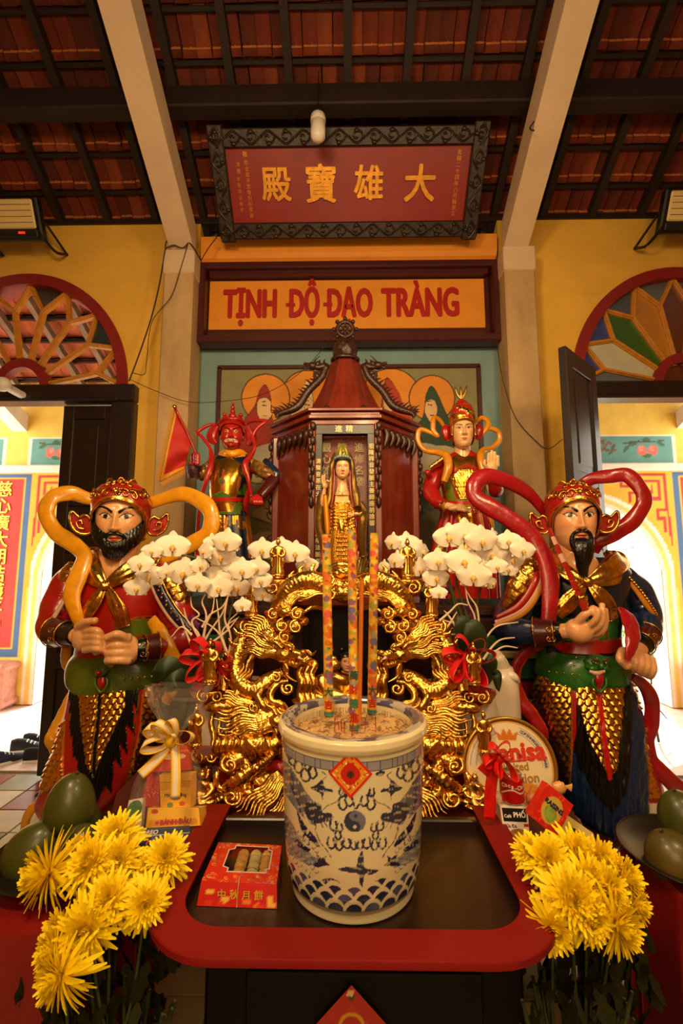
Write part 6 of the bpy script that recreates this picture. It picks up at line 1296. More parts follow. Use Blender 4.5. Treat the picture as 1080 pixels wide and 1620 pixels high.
g = Geo(); aa = np.linspace(-1.1, 1.1, 40); z_ = zb(aa); x, y = headS(aa, z_/.98*.5); n_ = np.hypot(x, y); h3.tube(g, np.stack([x*1.1+x/n_*.03, y*1.1+y/n_*.03, z_], 1), .025, n=7, m=80); g.build('gold_trim', GOLD, hm)
for sd in (-1, 1): g = Geo(); h3.tube(g, [(sd*.46, .05, .22), (sd*.52, .0, .1), (sd*.50, .0, -.08), (sd*.44, .02, -.2)], [.09, .12, .11, .05], n=12, flat=.6); g.build('ear_flap', GUARD_RED, G3)
g = Geo()
for sd in (-1, 0, 1): h3.tube(g, [(0, 0, .98), (sd*.10, 0, 1.10), (sd*.16, 0, 1.26), (sd*.20, 0, 1.40)], [.04, .04, .035, .012], n=8)
h3.tube(g, [(-.10, 0, 1.12), (0, 0, 1.06), (.10, 0, 1.12)], .035, n=8); g.build('trident_finial', mat('old_silver_gilt', '#b08a4a', .35, 1.0), G3)
P, a = loftP([(716, 716, 748, 0, .06), (726, 700, 764, 0, .08), (738, 693, 771, 0, .1), (760, 697, 766, 0, .12), (790, 703, 762, 0, .12), (805, 702, 764, 0, .12), (815, 700, 766, 0, .12)], Y2, 120, 90); px = PX(P); Q = px.reshape(-1, 2); c = Cv(Q, RED_)
cm = inpoly(Q, [y6(*q) for q in ((350, 770), (420, 700), (480, 680), (560, 720), (600, 800), (590, 900), (500, 930), (420, 930), (390, 860))]) & (np.cos(a) > 0)[None].repeat(len(P), 0).ravel(); c.C[:] = RED_
c.poly([y6(*q) for q in ((300, 760), (350, 760), (400, 930), (590, 930), (620, 830), (620, 960), (330, 960))], lin('#6f7d1c', 0)); c.poly([y6(*q) for q in ((340, 630), (400, 580), (560, 600), (570, 690), (480, 650), (400, 700))], GLDD); c.put(cm, GLD); c.line([y6(320, 955), y6(600, 958)], 5, lin('#c01a12', 0))
c.poly([y6(*q) for q in ((420, 975), (600, 975), (610, 1110), (430, 1100))], lin('#6f7d1c', 0)); lm = inpoly(Q, [y6(*q) for q in ((450, 985), (585, 985), (580, 1060), (460, 1060))]); c.put(lm, GLD); c.line([y6(485, 700), y6(490, 800)], 2.5, NAVY)
P2 = gold_scales(P, (cm | lm).reshape(P.shape[:2]).astype(float), px, 3.6, 3.6, .008); build_split(P2, c.C, [('chest_scales', cm.reshape(P.shape[:2])), ('belly_scales', (lm & (np.cos(a) > 0)[None].repeat(len(P), 0).ravel()).reshape(P.shape[:2]))], 'robe', PAINT, G3)
for pts in ([(704, 732, 0, 9), (690, 752, -.01, 13), (681, 775, -.04, 13), (690, 792, -.1, 11), (704, 800, -.15, 8)], [(760, 732, 0, 9), (775, 752, 0, 12), (784, 775, -.04, 12), (780, 762, -.1, 9), (779, 752, -.12, 8)]): g = Geo(); ptube(g, pts, Y2, .95, 24, 60, disp=crum(24, 11, .06)); g.build('sleeve', GUARD_RED, G3)
g = Geo(); ptube(g, [(698, 801, -.15, 8.5), (702, 802, -.16, 8.5)], Y2); g.build('gold_trim', GOLD, G3); g = Geo(); g.blob(W(676, 748, Y2-.1), 5*MP(Y2, 748), 12); g.build('red_bead', GUARD_RED, G3)
g = Geo(); ptube(g, [(680, 740, -.09, 3), (700, 726, -.1, 4)], Y2, .7, 10, 30, disp=lambda u, v, r: .25*np.sin(u*60)); g.build('braided_trim', GLDB if False else GOLDB, G3)
P, a = loftP([(805, 700, 766, 0, .12), (830, 694, 772, 0, .13), (860, 686, 780, 0, .13), (890, 682, 784, 0, .13), (945, 682, 788, 0, .12)], Y2, 140, 60, fold=lambda t, a: .05*np.sin(a*16)); px = PX(P); Q = px.reshape(-1, 2); c = Cv(Q, RED_); m = inpoly(Q, [(722, 812), (752, 812), (758, 880), (730, 880)]); c.put(m, GLD); m2 = inpoly(Q, [(690, 860), (702, 830), (706, 900), (690, 905)]); c.put(m2, GLD); c.line([(760, 815), (772, 880)], 5, ORG); g = Geo(); g.grid(P, False, True, col=c.C); g.build('skirt', PAINT, G3)
YR = '#d48a14'
ribbon(G3, [(703, 676, -.0, 3), (694, 664, -.03, 3.6), (686, 662, -.05, 3.8), (685, 680, -.06, 4), (692, 690, -.06, 3.6), (680, 684, -.05, 3.6), (664, 680, -.04, 4), (661, 696, -.04, 4), (672, 712, -.05, 4), (692, 716, -.08, 5), (706, 722, -.12, 6), (709, 740, -.14, 7), (702, 762, -.14, 5)], Y2, YR, 'ochre_ribbon_paint', .8)
ribbon(G3, [(754, 667, 0, 3), (763, 661, -.03, 3.8), (772, 668, -.05, 4), (768, 680, -.06, 4), (762, 687, -.06, 3.6), (774, 678, -.05, 3.8), (788, 684, -.04, 4), (789, 698, -.04, 4), (778, 708, -.05, 4), (764, 713, -.08, 5), (760, 724, -.12, 6), (764, 745, -.14, 5)], Y2, YR, 'ochre_ribbon_paint', .8)
ribbon(G3, [(772, 800, -.05, 5), (776, 830, -.04, 5), (780, 870, -.03, 5), (782, 900, -.02, 5)], Y2, YR, 'ochre_ribbon_paint', .6)
# red demon-faced guardian with flag
bx_ = W(365, 880, Y2); G4 = thing('guardian_statue', 'red demon-faced rear statue with gold belly armour and thin red ribbons', 'statue', (bx_[0], Y2, ZA))
h4 = Head(367, 690, Y2-.06, 50, yaw=10, wide=1.0); RD4 = lin('#b3201a', 0); PK4 = lin('#c8604c', 0)
def hands4(g):
    k = MP(Y2-.1, 730); g.blob(W(308, 724, Y2-.08), (7*k, 6*k, 9*k), 12); [ptube(g, [(308, 718+i*4.5, -.1, 3), (314, 719+i*4.5, -.12, 2.8), (310, 722+i*4.3, -.13, 2.5)], Y2) for i in range(4)]
    g.blob(W(402, 792, Y2-.12), (8*k, 7*k, 8*k), 12); [ptube(g, [(400+i*4, 786, -.13, 3), (402+i*4, 795, -.15, 2.8), (405+i*3, 800, -.13, 2.5)], Y2) for i in range(4)]
dfig(G4, h4, Y2, dict(nu=120, nv=100, skin=RD4, demon=True), [(722, 345, 392, .02, .07), (770, 338, 396, .02, .09), (810, 336, 394, .02, .09), (890, 335, 402, .04, .08), (905, 340, 400, .04, .06)],
     [[(345, 738, 0, 9), (322, 752, 0, 9), (308, 745, -.05, 7), (307, 730, -.08, 6)], [(390, 735, 0, 9), (426, 755, 0, 9), (416, 778, -.08, 7), (404, 790, -.12, 6)]], hands4, [(367, 702, -.03, 12), (367, 718, -.03, 13), (367, 728, -.02, 18)])
g = Geo()
for x, z, r in ((0, .62, .13), (0, .78, .09), (0, .92, .07), (-.22, .55, .1), (.22, .55, .1), (-.25, .68, .07), (.25, .68, .07), (-.12, .5, .1), (.12, .5, .1), (0, 1.05, .05)): g.blob(h4.tf([(x, -.05, z)])[0], r*h4.H, 12)
h4.tube(g, [(-.4, -.02, .42), (-.2, -.2, .5), (0, -.26, .48), (.2, -.2, .5), (.4, -.02, .42)], .06, n=8)
zb4 = lambda A: np.interp(np.abs(A), [0, .7, 1.1, PI], [.30, .25, .1, -.3]); P, A, V, Z = h4.shell(zb4, .55, 1.08, 1.0, nu=60, nv=16); g.grid(P, False, True); g.build('crown_hair', GUARD_RED, G4)
for sd in (-1, 1):
    g = Geo(); h4.tube(g, [(sd*.48, 0, .30), (sd*.58, 0, .1), (sd*.60, -.02, -.12), (sd*.48, -.03, -.28)], [.1, .16, .15, .06], n=18, m=40, flat=.6, disp=lambda u, v, r: .12*np.sin(v*6.28*4)); g.build('ear_flap', GUARD_RED, G4)
g = Geo(); [h4.tube(g, [(sd*.08, -.44, -.24), (sd*.09, -.48, -.30)], [.02, .005], n=6) for sd in (-1, 1)]; h4.tube(g, [(-.1, -.42, -.36), (0, -.46, -.42), (.1, -.42, -.36)], .04, n=8); g.build('whiskers', GUARD_RED, G4)
P, a = loftP([(716, 350, 388, 0, .06), (726, 340, 398, 0, .09), (742, 333, 400, 0, .12), (765, 332, 394, 0, .15), (785, 333, 390, 0, .15), (800, 336, 388, 0, .14), (818, 338, 392, 0, .13)], Y2, 120, 90); px = PX(P); Q = px.reshape(-1, 2); c = Cv(Q, NAVY); c.C[(noise3(P, 9, 5) > .3).ravel()] = GLDD
bm = inpoly(Q, [y5(*q) for q in ((250, 800), (260, 620), (310, 530), (380, 515), (450, 540), (500, 620), (470, 740), (440, 800))]); c.put(bm, GLD); c.poly([y5(*q) for q in ((290, 480), (420, 460), (500, 520), (520, 600), (420, 540), (300, 560))], GLDD); c.line([y5(360, 560), y5(345, 740)], 2.6, lin('#b01a12', 0)); c.ell(y5(350, 645), 5, 5, lin('#3a5a1c', 0)); c.ell(y5(350, 645), 2, 2, lin('#8a1a12', 0))
c.poly([y5(*q) for q in ((270, 760), (340, 720), (420, 760), (430, 780), (260, 780))], lin('#3f6a1c', 0)); c.poly([y5(*q) for q in ((460, 740), (540, 670), (540, 760))], lin('#3f6a1c', 0)); c.line([y5(245, 785), y5(515, 785)], 6, lin('#c01a12', 0)); c.poly([y5(*q) for q in ((250, 810), (510, 810), (490, 900), (290, 905))], lin('#4a6a1c', 0)); c.poly([y5(*q) for q in ((300, 815), (450, 815), (430, 880), (310, 880))], GLD)
c.line([y5(330, 430), y5(420, 450), y5(520, 440)], 5, ORG); g = Geo(); g.grid(P, False, True, col=c.C); g.build('armour', PAINT, G4)
g = Geo(); ptube(g, [(347, 722, -.02, 5), (357, 716, -.07, 6), (367, 718, -.1, 6), (378, 716, -.07, 6), (388, 720, -.02, 5)], Y2, .7, disp=crum(18, 9, .08)); g.build('collar', mat('orange_ribbon_paint', '#dd8f12'), G4)
NG = mat('navy_gold_brocade', '#131a30', .3, .3, var=.9, vscale=38, color2='#c8902c', bump=.3, coat=.3)
for pts in ([(346, 730, 0, 10), (332, 738, 0, 10), (320, 748, -.02, 10), (311, 752, -.04, 9)], [(390, 730, 0, 10), (404, 738, 0, 10), (420, 748, -.02, 11), (430, 758, -.03, 10)]): g = Geo(); ptube(g, pts, Y2, .95, 22, 50, disp=crum(24, 11, .06)); g.build('sleeve', NG, G4)
g = Geo(); ptube(g, [(430, 762, -.03, 9), (434, 748, -.02, 8), (426, 734, .0, 7), (418, 728, .02, 4)], Y2, .6, disp=crum(20, 9, .1)); g.build('sleeve_flip', GUARD_NAVY, G4)
g = Geo(); ptube(g, [(432, 758, -.03, 11), (424, 772, -.07, 10), (411, 787, -.11, 8)], Y2); g.build('cuff', DRED, G4); g = Geo(); ptube(g, [(308, 754, -.04, 11), (306, 742, -.06, 11), (307, 735, -.07, 9)], Y2); g.build('cuff', mat('dark_red_studded', '#3c1010', .3, bump=.6, bscale=120, coat=.4), G4)
P, a = loftP([(812, 336, 392, 0, .12), (840, 334, 396, 0, .13), (870, 333, 400, 0, .13), (945, 331, 404, 0, .12)], Y2, 140, 60, fold=lambda t, a: .03*np.sin(a*12)); px = PX(P); Q = px.reshape(-1, 2); c = Cv(Q, NAVY); c.C[(noise3(P, 8, 6) > .25).ravel()] = GLDD; c.poly([(333, 815), (356, 815), (352, 910), (328, 910)], GLD); c.line([(359, 820), (354, 860)], 4, ORG); c.line([(393, 820), (397, 880)], 9, lin('#b86a14', .3)); P2 = gold_scales(P, ((Q[:, 0] < 355)).reshape(P.shape[:2]).astype(float), px, 3.5, 3.5, .006); g = Geo(); g.grid(P2, False, True, col=c.C); g.build('skirt', PAINT, G4)
ribbon(G4, [(348, 674, .02, 2), (332, 672, -.02, 2.6), (312, 684, -.05, 2.8), (320, 692, -.07, 2.8), (331, 708, -.08, 3), (334, 722, -.1, 4), (333, 738, -.13, 5), (326, 760, -.15, 3.6), (318, 790, -.12, 3), (313, 830, -.08, 3), (311, 880, -.04, 3)], Y2, '#b01c16', 'thin_red_ribbon', .9)
ribbon(G4, [(386, 672, .02, 2), (400, 666, -.02, 2.6), (420, 666, -.05, 2.8), (408, 676, -.07, 2.8), (400, 690, -.08, 3), (403, 706, -.1, 3), (396, 722, -.12, 4), (388, 735, -.15, 5), (393, 760, -.16, 3.4), (397, 785, -.14, 2.8)], Y2, '#b01c16', 'thin_red_ribbon', .9)
fb = W(311, 722, Y2-.12); FL = thing('flag', 'triangular red flag with yellow fringe held by the red demon-faced statue', 'flag', fb)
g = Geo(); g.tube([W(310, 734, Y2-.1), fb, W(296, 685, Y2-.16), W(276, 645, Y2-.22)], [2.2*MP(Y2, 700)]*4, 8, 20); g.build('pole', GUARD_RED, FL); g = Geo(); g.blob(W(276, 644, Y2-.22), 3.5*MP(Y2, 650), 10); g.build('pole_tip', GOLDB, FL)
def flagpt(u, v):                       # u along pole, v outwards
    a_ = np.array([277, 650])*(1-u) + np.array([301, 703])*u; e = np.array([253, 762]); p = a_*(1-v) + (e + np.array([38*u, -20*u]))*v; return W(p[0], p[1], Y2-.21+.05*u + .02*math.sin(v*7+u*3))
U_, V_ = np.meshgrid(np.linspace(0, 1, 30), np.linspace(0, 1, 40), indexing='ij'); P = np.array([[flagpt(u, v) for v in np.linspace(0, 1, 40)] for u in np.linspace(0, 1, 30)]); c = Cv(np.stack([U_.ravel(), V_.ravel()], 1), lin('#b81f14', 0)); c.put((U_.ravel() < .10*1) | (V_.ravel() > .9), lin('#d8961a', 0))
g = Geo(); g.grid(P, col=c.C); o = g.build('cloth', MATTE, FL); so = o.modifiers.new('t', 'SOLIDIFY'); so.thickness = .004
g = Geo()
for v in np.linspace(.0, .98, 44): p = flagpt(0, v); g.tube([p, p + (-.022, 0, -.006), p + (-.03, 0, -.012)], [.003, .003, .001], 5, 5)
for u in np.linspace(.05, 1, 16): p = flagpt(u, 1); g.tube([p, p + (.004, 0, -.02), p + (.006, 0, -.034)], [.003, .003, .001], 5, 5)
g.build('fringe', mat('yellow_fringe', '#d8961a', .7), FL)['kind'] = 'stuff'
# ================================================================== standing goddess
Y3 = 2.17; y8 = lambda x, y: (480+x/6.479, 690+y/6.479); bq = W(543, 935, Y3)
GY = thing('goddess_statue', 'standing goddess statue in gold robe with green crown before the glass shrine', 'statue', (bq[0], Y3, 1.425))
h5 = Head(541.5, 741.5, Y3-.03, 34, yaw=3, pitch=3, wide=1.0); SK5 = lin('#e8b478', 0)
def hands5(g):
    k = MP(Y3-.06, 780); g.blob(W(514, 768, Y3-.08), (4.6*k, 3.2*k, 5.5*k), 12)
    for pts in ([(510, 765, -.08, 1.7), (509, 757, -.085, 1.5), (510, 751, -.09, 1.1)], [(513, 764, -.08, 1.7), (513, 755, -.09, 1.5), (513.5, 749, -.09, 1.1)], [(516, 765, -.08, 1.6), (517, 760, -.1, 1.5), (519, 761, -.11, 1.2)], [(518, 767, -.08, 1.5), (520, 763, -.1, 1.4), (521, 761, -.11, 1.1)]): ptube(g, pts, Y3)
    g.blob(W(563, 813, Y3-.09), (6*k, 3.5*k, 2.6*k), 10); [ptube(g, [(560, 813+i*.8, -.1-.008*i, 1.5), (554, 812+i, -.105-.008*i, 1.4), (550, 811+i*1.2, -.11-.008*i, 1.0)], Y3) for i in range(4)]
dfig(GY, h5, Y3, dict(nu=110, nv=90, skin=SK5, lips='#c8604a', brow='thin', eye_h=.020, soft=True), [(783, 527, 556, .01, .03), (800, 518, 566, .01, .05), (830, 520, 566, .01, .05), (900, 516, 572, .01, .05), (925, 520, 570, .01, .045)],
     [[(520, 798, 0, 5), (512, 812, -.02, 5), (510, 795, -.06, 4), (513, 774, -.075, 3)], [(566, 798, 0, 5), (576, 812, -.02, 5), (570, 814, -.07, 3.5)]], hands5, [(541, 752, -.01, 8), (541, 768, -.01, 8.5), (541, 785, -.01, 13)], .003)
P, a = loftP([(780, 533, 550, 0, .02), (788, 519, 562, 0, .04), (800, 513, 569, 0, .06), (825, 512, 572, 0, .075), (855, 510, 576, 0, .08), (885, 508, 580, 0, .085), (910, 506, 582, 0, .085), (928, 508, 582, 0, .08)], Y3, 150, 170, fold=lambda t, a: .035*np.sin(a*14)*min(1, t*2)); px = PX(P); Q = px.reshape(-1, 2); c = Cv(Q, lin('#6a5418', .5))
y8p = lambda L: [y8(*q) for q in L]; cg = inpoly(Q, y8p([(310, 680), (460, 680), (520, 760), (520, 900), (500, 1100), (520, 1500), (280, 1500), (290, 1100), (275, 900), (290, 760)])); c.poly(y8p([(340, 400), (450, 400), (465, 680), (320, 690)]), SK5); c.put(cg, lin('#f0b040', 1)); c.poly(y8p([(150, 640), (210, 700), (250, 950), (230, 1300), (180, 1300), (140, 900)]), lin('#a81c10', 0)); c.poly(y8p([(520, 830), (570, 830), (560, 1260), (520, 1250), (515, 1000)]), lin('#a01a10', 0)); c.poly(y8p([(215, 720), (270, 740), (275, 930), (245, 970), (220, 850)]), lin('#f0a820', 1))
c.line(y8p([(300, 560), (270, 800), (275, 960)]), 1.5, lin('#c02818', 0)); c.line(y8p([(480, 560), (520, 700), (530, 830)]), 1.5, lin('#c02818', 0))
dz = .006*np.sin((px[..., 1] - ((px[..., 0]-541)/24)**2*(-9))*1.15)*(px[..., 1] < 835)*cg.reshape(P.shape[:2]) + .004*np.sin(px[..., 0]*1.5+px[..., 1]*.3)*(px[..., 1] >= 835); P2 = P + radial(P)*dz[..., None]
build_split(P2, c.C, [('gold_drapery', cg.reshape(P.shape[:2]))], 'robe', PAINT, GY)
g = Geo(); [g.blob(W(541+dx, y, Y3-.085), (2.2*MP(Y3), .006, 2.4*MP(Y3)), 8) for y in range(850, 892, 7) for dx in (-7, -3.5, 0, 3.5, 7)]; ptube(g, [(539, 822, -.085, 4), (540, 832, -.09, 5), (541, 842, -.09, 4)], Y3, .5); g.build('gold_ornament', GOLD, GY)
# veil and crown
zb5 = lambda A: np.interp(np.abs(A), [0, .6, 1.2, PI], [.38, .33, -.1, -.6]); P, A, V, Z = h5.shell(zb5, .62, 1.10, 1.0, nu=80, nv=24); g = Geo(); g.grid(P, False, True); g.build('hair', mat('black_hair_paint', '#120c08', .35, bump=.4, bscale=90), GY)
VE = mat('bronze_veil', '#7a5a20', .35, .7, var=.3, bump=.2)
for sd in (-1, 1):
    g = Geo(); ptube(g, [(541+sd*9, 716, .03, 4), (541+sd*15, 735, .0, 5), (541+sd*17, 760, -.0, 5.5), (541+sd*21, 785, -.03, 7.5), (541+sd*24, 803, -.06, 6)], Y3, .6, 16, 50, disp=crum(20, 9, .08)); v_ = g.build('veil', VE, GY); g = Geo(); ptube(g, [(541+sd*10, 722, .0, 1.2), (541+sd*12.5, 740, -.03, 1.3), (541+sd*12.5, 760, -.04, 1.3), (541+sd*14.5, 785, -.06, 1.3), (541+sd*18, 803, -.09, 1.2)], Y3); g.build('red_edge', GUARD_RED, v_)
g = Geo(); P, A, V, Z = h5.shell(lambda A: .40 + 0*A, 1.15, 1.0, .42, nu=60, nv=24); P = P + radial(P)*(.003*np.sin(A*9)*np.sin(V*PI))[..., None]; g.grid(P, False, True); cr_ = g.build('crown', mat('green_crown_paint', '#5f6f1c', .35, .4, var=.4, vscale=60, color2='#c8902c', bump=.3), GY)
g = Geo(); h5.tube(g, [(-.34, -.22, .42), (-.2, -.38, .48), (0, -.44, .50), (.2, -.38, .48), (.34, -.22, .42)], .07, n=8, m=40, disp=lambda u, v, r: .3*np.sin(u*60)); g.build('crown_band', mat('silver_blue_band', '#7f98a0', .3, .5), cr_); g = Geo(); g.blob(h5.tf([(0, -.40, .75)])[0], .05*h5.H, 8); g.build('jewel', GOLDB, cr_)
g = Geo(); ptube(g, [(509, 780, -.06, 5), (507, 800, -.05, 8), (506, 830, -.04, 9), (510, 858, -.04, 6), (512, 875, -.03, 2)], Y3, .6, 16, 50, disp=crum(14, 8, .08)); g.build('sleeve', VE, GY); g = Geo(); ptube(g, [(514, 782, -.08, 3), (516, 810, -.08, 4), (518, 840, -.08, 3.5), (518, 850, -.08, 1)], Y3, .5); g.build('sleeve_lining', mat('orange_gold_lining', '#e08a10', .3, .5), GY)
g = Geo(); ptube(g, [(568, 797, -.02, 7), (577, 812, -.05, 7), (574, 822, -.09, 7), (572, 850, -.08, 7), (574, 880, -.06, 5)], Y3, .7, 16, 50, disp=crum(14, 8, .08)); g.build('sleeve', VE, GY)
g = Geo(); g.tube([W(534, 776, Y3-.055), W(541, 779, Y3-.062), W(548, 776, Y3-.055)], .0009, 5, 20); g.blob(W(541, 781, Y3-.062), .003, 8); g.build('necklace', mat('dark_chain', '#3a2410', .4), GY)
g = Geo(); g.lathe([(.001, 1.425), (.17, 1.425), (.175, 1.44), (.15, 1.45), (.13, 1.47), (.155, 1.495), (.16, 1.515), (.13, 1.52), (.001, 1.52)], (bq[0], Y3, 0), 40); 
for k in range(16): a_ = k*PI/8; g.blob((bq[0]+.145*math.cos(a_), Y3+.11*math.sin(a_), 1.49), (.035, .03, .028), 10)
g.build('lotus_base', GOLD, GY)
# ================================================================== small gilded buddhas
def buddha(label, group=None):
    th = thing('gilded_buddha', label, 'statuette', (0, 0, 0), group); g = Geo()
    P = np.array([[((w + .012*math.cos(a*9)*(z < .55))*math.sin(a), -(d + .010*math.cos(a*9)*(z < .55))*math.cos(a), z) for a in np.linspace(0, 2*PI, 40, endpoint=False)] for z, w, d in cr(np.array([(.10, .17, .13), (.16, .175, .13), (.25, .145, .12), (.38, .125, .11), (.5, .135, .11), (.62, .16, .11), (.70, .175, .10), (.755, .14, .085), (.79, .065, .06)]), 40)])
    g.grid(P, False, True); g.build('robe', GOLDB, th)
    g = Geo(); g.tube([(-.14, 0, .72), (-.19, -.03, .6), (-.12, -.11, .53), (-.02, -.13, .56)], [.05, .055, .045, .028], 12, 30); g.tube([(.14, 0, .72), (.19, -.03, .6), (.12, -.11, .53), (.02, -.13, .58)], [.05, .055, .045, .028], 12, 30); g.tube([(-.14, -.08, .55), (-.16, -.09, .4), (-.15, -.07, .3)], [.03, .04, .02], 10, 16); g.tube([(.14, -.08, .55), (.16, -.09, .4), (.15, -.07, .3)], [.03, .04, .02], 10, 16); g.build('sleeves', GOLDB, th)
    g = Geo(); g.blob((0, -.005, .88), (.065, .072, .085), 18); g.blob((0, -.07, .875), (.012, .014, .02), 8); g.blob((0, 0, .975), (.035, .035, .035), 10); g.tube([(0, 0, .8), (0, 0, .84)], .035, 10, 4); [g.blob((s_*.066, 0, .87), (.012, .018, .034), 8) for s_ in (-1, 1)]; g.build('head', GOLDB, th)
    g = Geo(); g.lathe([(.001, 0), (.17, 0), (.18, .02), (.15, .04), (.17, .07), (.18, .10), (.14, .115), (.001, .12)], (0, 0, 0), 24); [g.blob((.15*math.cos(k*PI/6), .15*math.sin(k*PI/6), .07), (.045, .045, .03), 8) for k in range(12)]; g.build('lotus_base', GOLDB, th)
    return th
def seated(label):
    th = thing('gilded_buddha', label, 'statuette', (0, 0, 0)); g = Geo()
    P = np.array([[(w*math.sin(a), -(d + .03*math.sin(a*3+z*9))*math.cos(a), z) for a in np.linspace(0, 2*PI, 40, endpoint=False)] for z, w, d in cr(np.array([(.05, .30, .24), (.14, .36, .28), (.25, .30, .24), (.4, .22, .18), (.55, .24, .17), (.66, .2, .14), (.72, .1, .08)]), 40)]); g.grid(P, False, True); g.build('robe', GOLDB, th)
    g = Geo(); [g.tube([(s_*.2, 0, .62), (s_*.27, -.06, .45), (s_*.16, -.2, .33), (s_*.03, -.24, .32)], [.07, .08, .06, .04], 12, 30) for s_ in (-1, 1)]; [g.blob((s_*.2, -.1, .14), (.2, .17, .1), 14) for s_ in (-1, 1)]; g.build('limbs', GOLDB, th)
    g = Geo(); g.blob((0, -.01, .85), (.095, .1, .12), 18); g.blob((0, -.10, .84), (.016, .018, .028), 8); g.blob((0, 0, .97), .045, 10); g.build('head', GOLDB, th)
    g = Geo(); g.lathe([(.001, 0), (.34, 0), (.36, .03), (.32, .06), (.001, .07)], (0, 0, 0), 24); [g.blob((.32*math.cos(k*PI/7), .27*math.sin(k*PI/7), .04), (.07, .06, .04), 8) for k in range(14)]; g.build('lotus_base', GOLDB, th); return th
BUD = [(439, 850, 915, 1.98, 'on the top shelf tip under the small orchid arch'), (398, 911, 978, 1.90, 'on the second ledge below the thickest orchid cluster'), (331, 1010, 1082, 1.70, 'in front of the left red bow'), (309, 1114, 1182, 1.62, 'beside the yellow and white gift bow'),
       (645, 851, 916, 1.98, 'on the top shelf tip in front of the larger orchid'), (683, 914, 978, 1.90, 'on the second ledge next to the purple orchids'), (750, 1017, 1083, 1.70, 'in front of the right red bow'), (766, 1124, 1192, 1.62, 'between white vase and round biscuit tin')]
protoB = None
for x, t, b, Yb, lab in BUD:
    p, q = W(x, b, Yb), W(x, t, Yb); s_ = (q[2]-p[2]); L = 'gilded standing buddha ' + lab
    if protoB is None: protoB = buddha(L, 'small gilded buddhas on the cloud ledges'); protoB.location = p; protoB.scale = (s_*.86, s_*.86, s_)
    else: o = dup(protoB, p, (s_*.86, s_*.86, s_), rng.uniform(-.25, .25), L)
for i, (x, t, b, Yb, lab) in enumerate(((318, 1218, 1272, 1.60, 'gilded seated figure at the foot of the carving near the yellow gift boxes'), (752, 1222, 1274, 1.60, 'gilded seated figure at the foot of the carving near the red satin ribbon'))):
    p, q = W(x, b, Yb), W(x, t, Yb); s_ = q[2]-p[2]
    if i == 0: pS = seated(lab); pS['group'] = 'small gilded buddhas on the cloud ledges'; pS.location = p; pS.scale = (s_*1.25, s_*1.1, s_)
    else: dup(pS, p, (s_*1.25, s_*1.1, s_), -.4, lab)
# ================================================================== GILDED DRAGON CARVING
MX = -.024
YC = lambda y: 1.60 + (1300-min(max(y, 830), 1320))/460*.36
CV_ = thing('dragon_carving', 'large gilded openwork carving of dragons and clouds behind the porcelain urn', 'sculpture', (MX, 1.75, .757))
def cpt(x, y, d=0): return W(x, y, YC(y)+d)
def ct(g, pts, flat=1.0, n=12, m=None, **k):
    P = [cpt(x, y, d) for x, y, d, r in pts]; R = [r*MP(YC(y)+d, y) for x, y, d, r in pts]; g.tube(P, R, n, m or len(pts)*9, flat=flat, **k)
def both(name, g, m=GOLD):
    g.build(name, m, CV_); g.mirrored(MX).build(name, m, CV_)
scl = lambda n, L: (lambda u, v, r: .16*scale_h(v*n, u*L))
def strands(g, ax, ay, bx, by, n, spread, amp=4, waves=2.2, r=2.6, d0=0, d1=-.02, sd=1):
    R_ = np.random.RandomState(sd); L = math.hypot(bx-ax, by-ay); nx, ny = -(by-ay)/L, (bx-ax)/L
    for i in range(n):
        o = (i/(max(n-1, 1))-.5)*2; pts = []; ph = R_.uniform(0, .8); k = R_.uniform(.85, 1.08); r_k = 1.28
        for t in np.linspace(0, k, 12):
            s_ = spread*o*(.35+.75*t) + amp*math.sin(t*waves*6.28+ph)*(.3+t*.7); pts.append((ax+(bx-ax)*t+nx*s_, ay+(by-ay)*t+ny*s_, d0+(d1-d0)*t - .006*abs(math.cos(o)), (r*(1.15-t)+.35)*r_k))
        ct(g, pts, .8, 8, 40)
def spiral(g, x, y, r, w, turns=1.6, rot=0, flip=1, d=0, n=44, tail=None):
    t = np.linspace(.12, 1, n); a = t*turns*6.28; pts = [(x + r*tt*math.cos(aa+rot)*flip, y + r*tt*math.sin(aa+rot), d - .012*(1-tt), w*(.5+.6*tt)) for tt, aa in zip(t, a)]
    ct(g, pts, .9, 9, 80)
def cblob(g, x, y, rx, ry, d=0, dep=.03, k=0): m_ = MP(YC(y)+d, y); g.blob(cpt(x, y, d), (rx*m_, dep, ry*m_), 18, disp=(lambda D: k*np.sin(D[..., 0]*7+D[..., 2]*5)) if k else None)
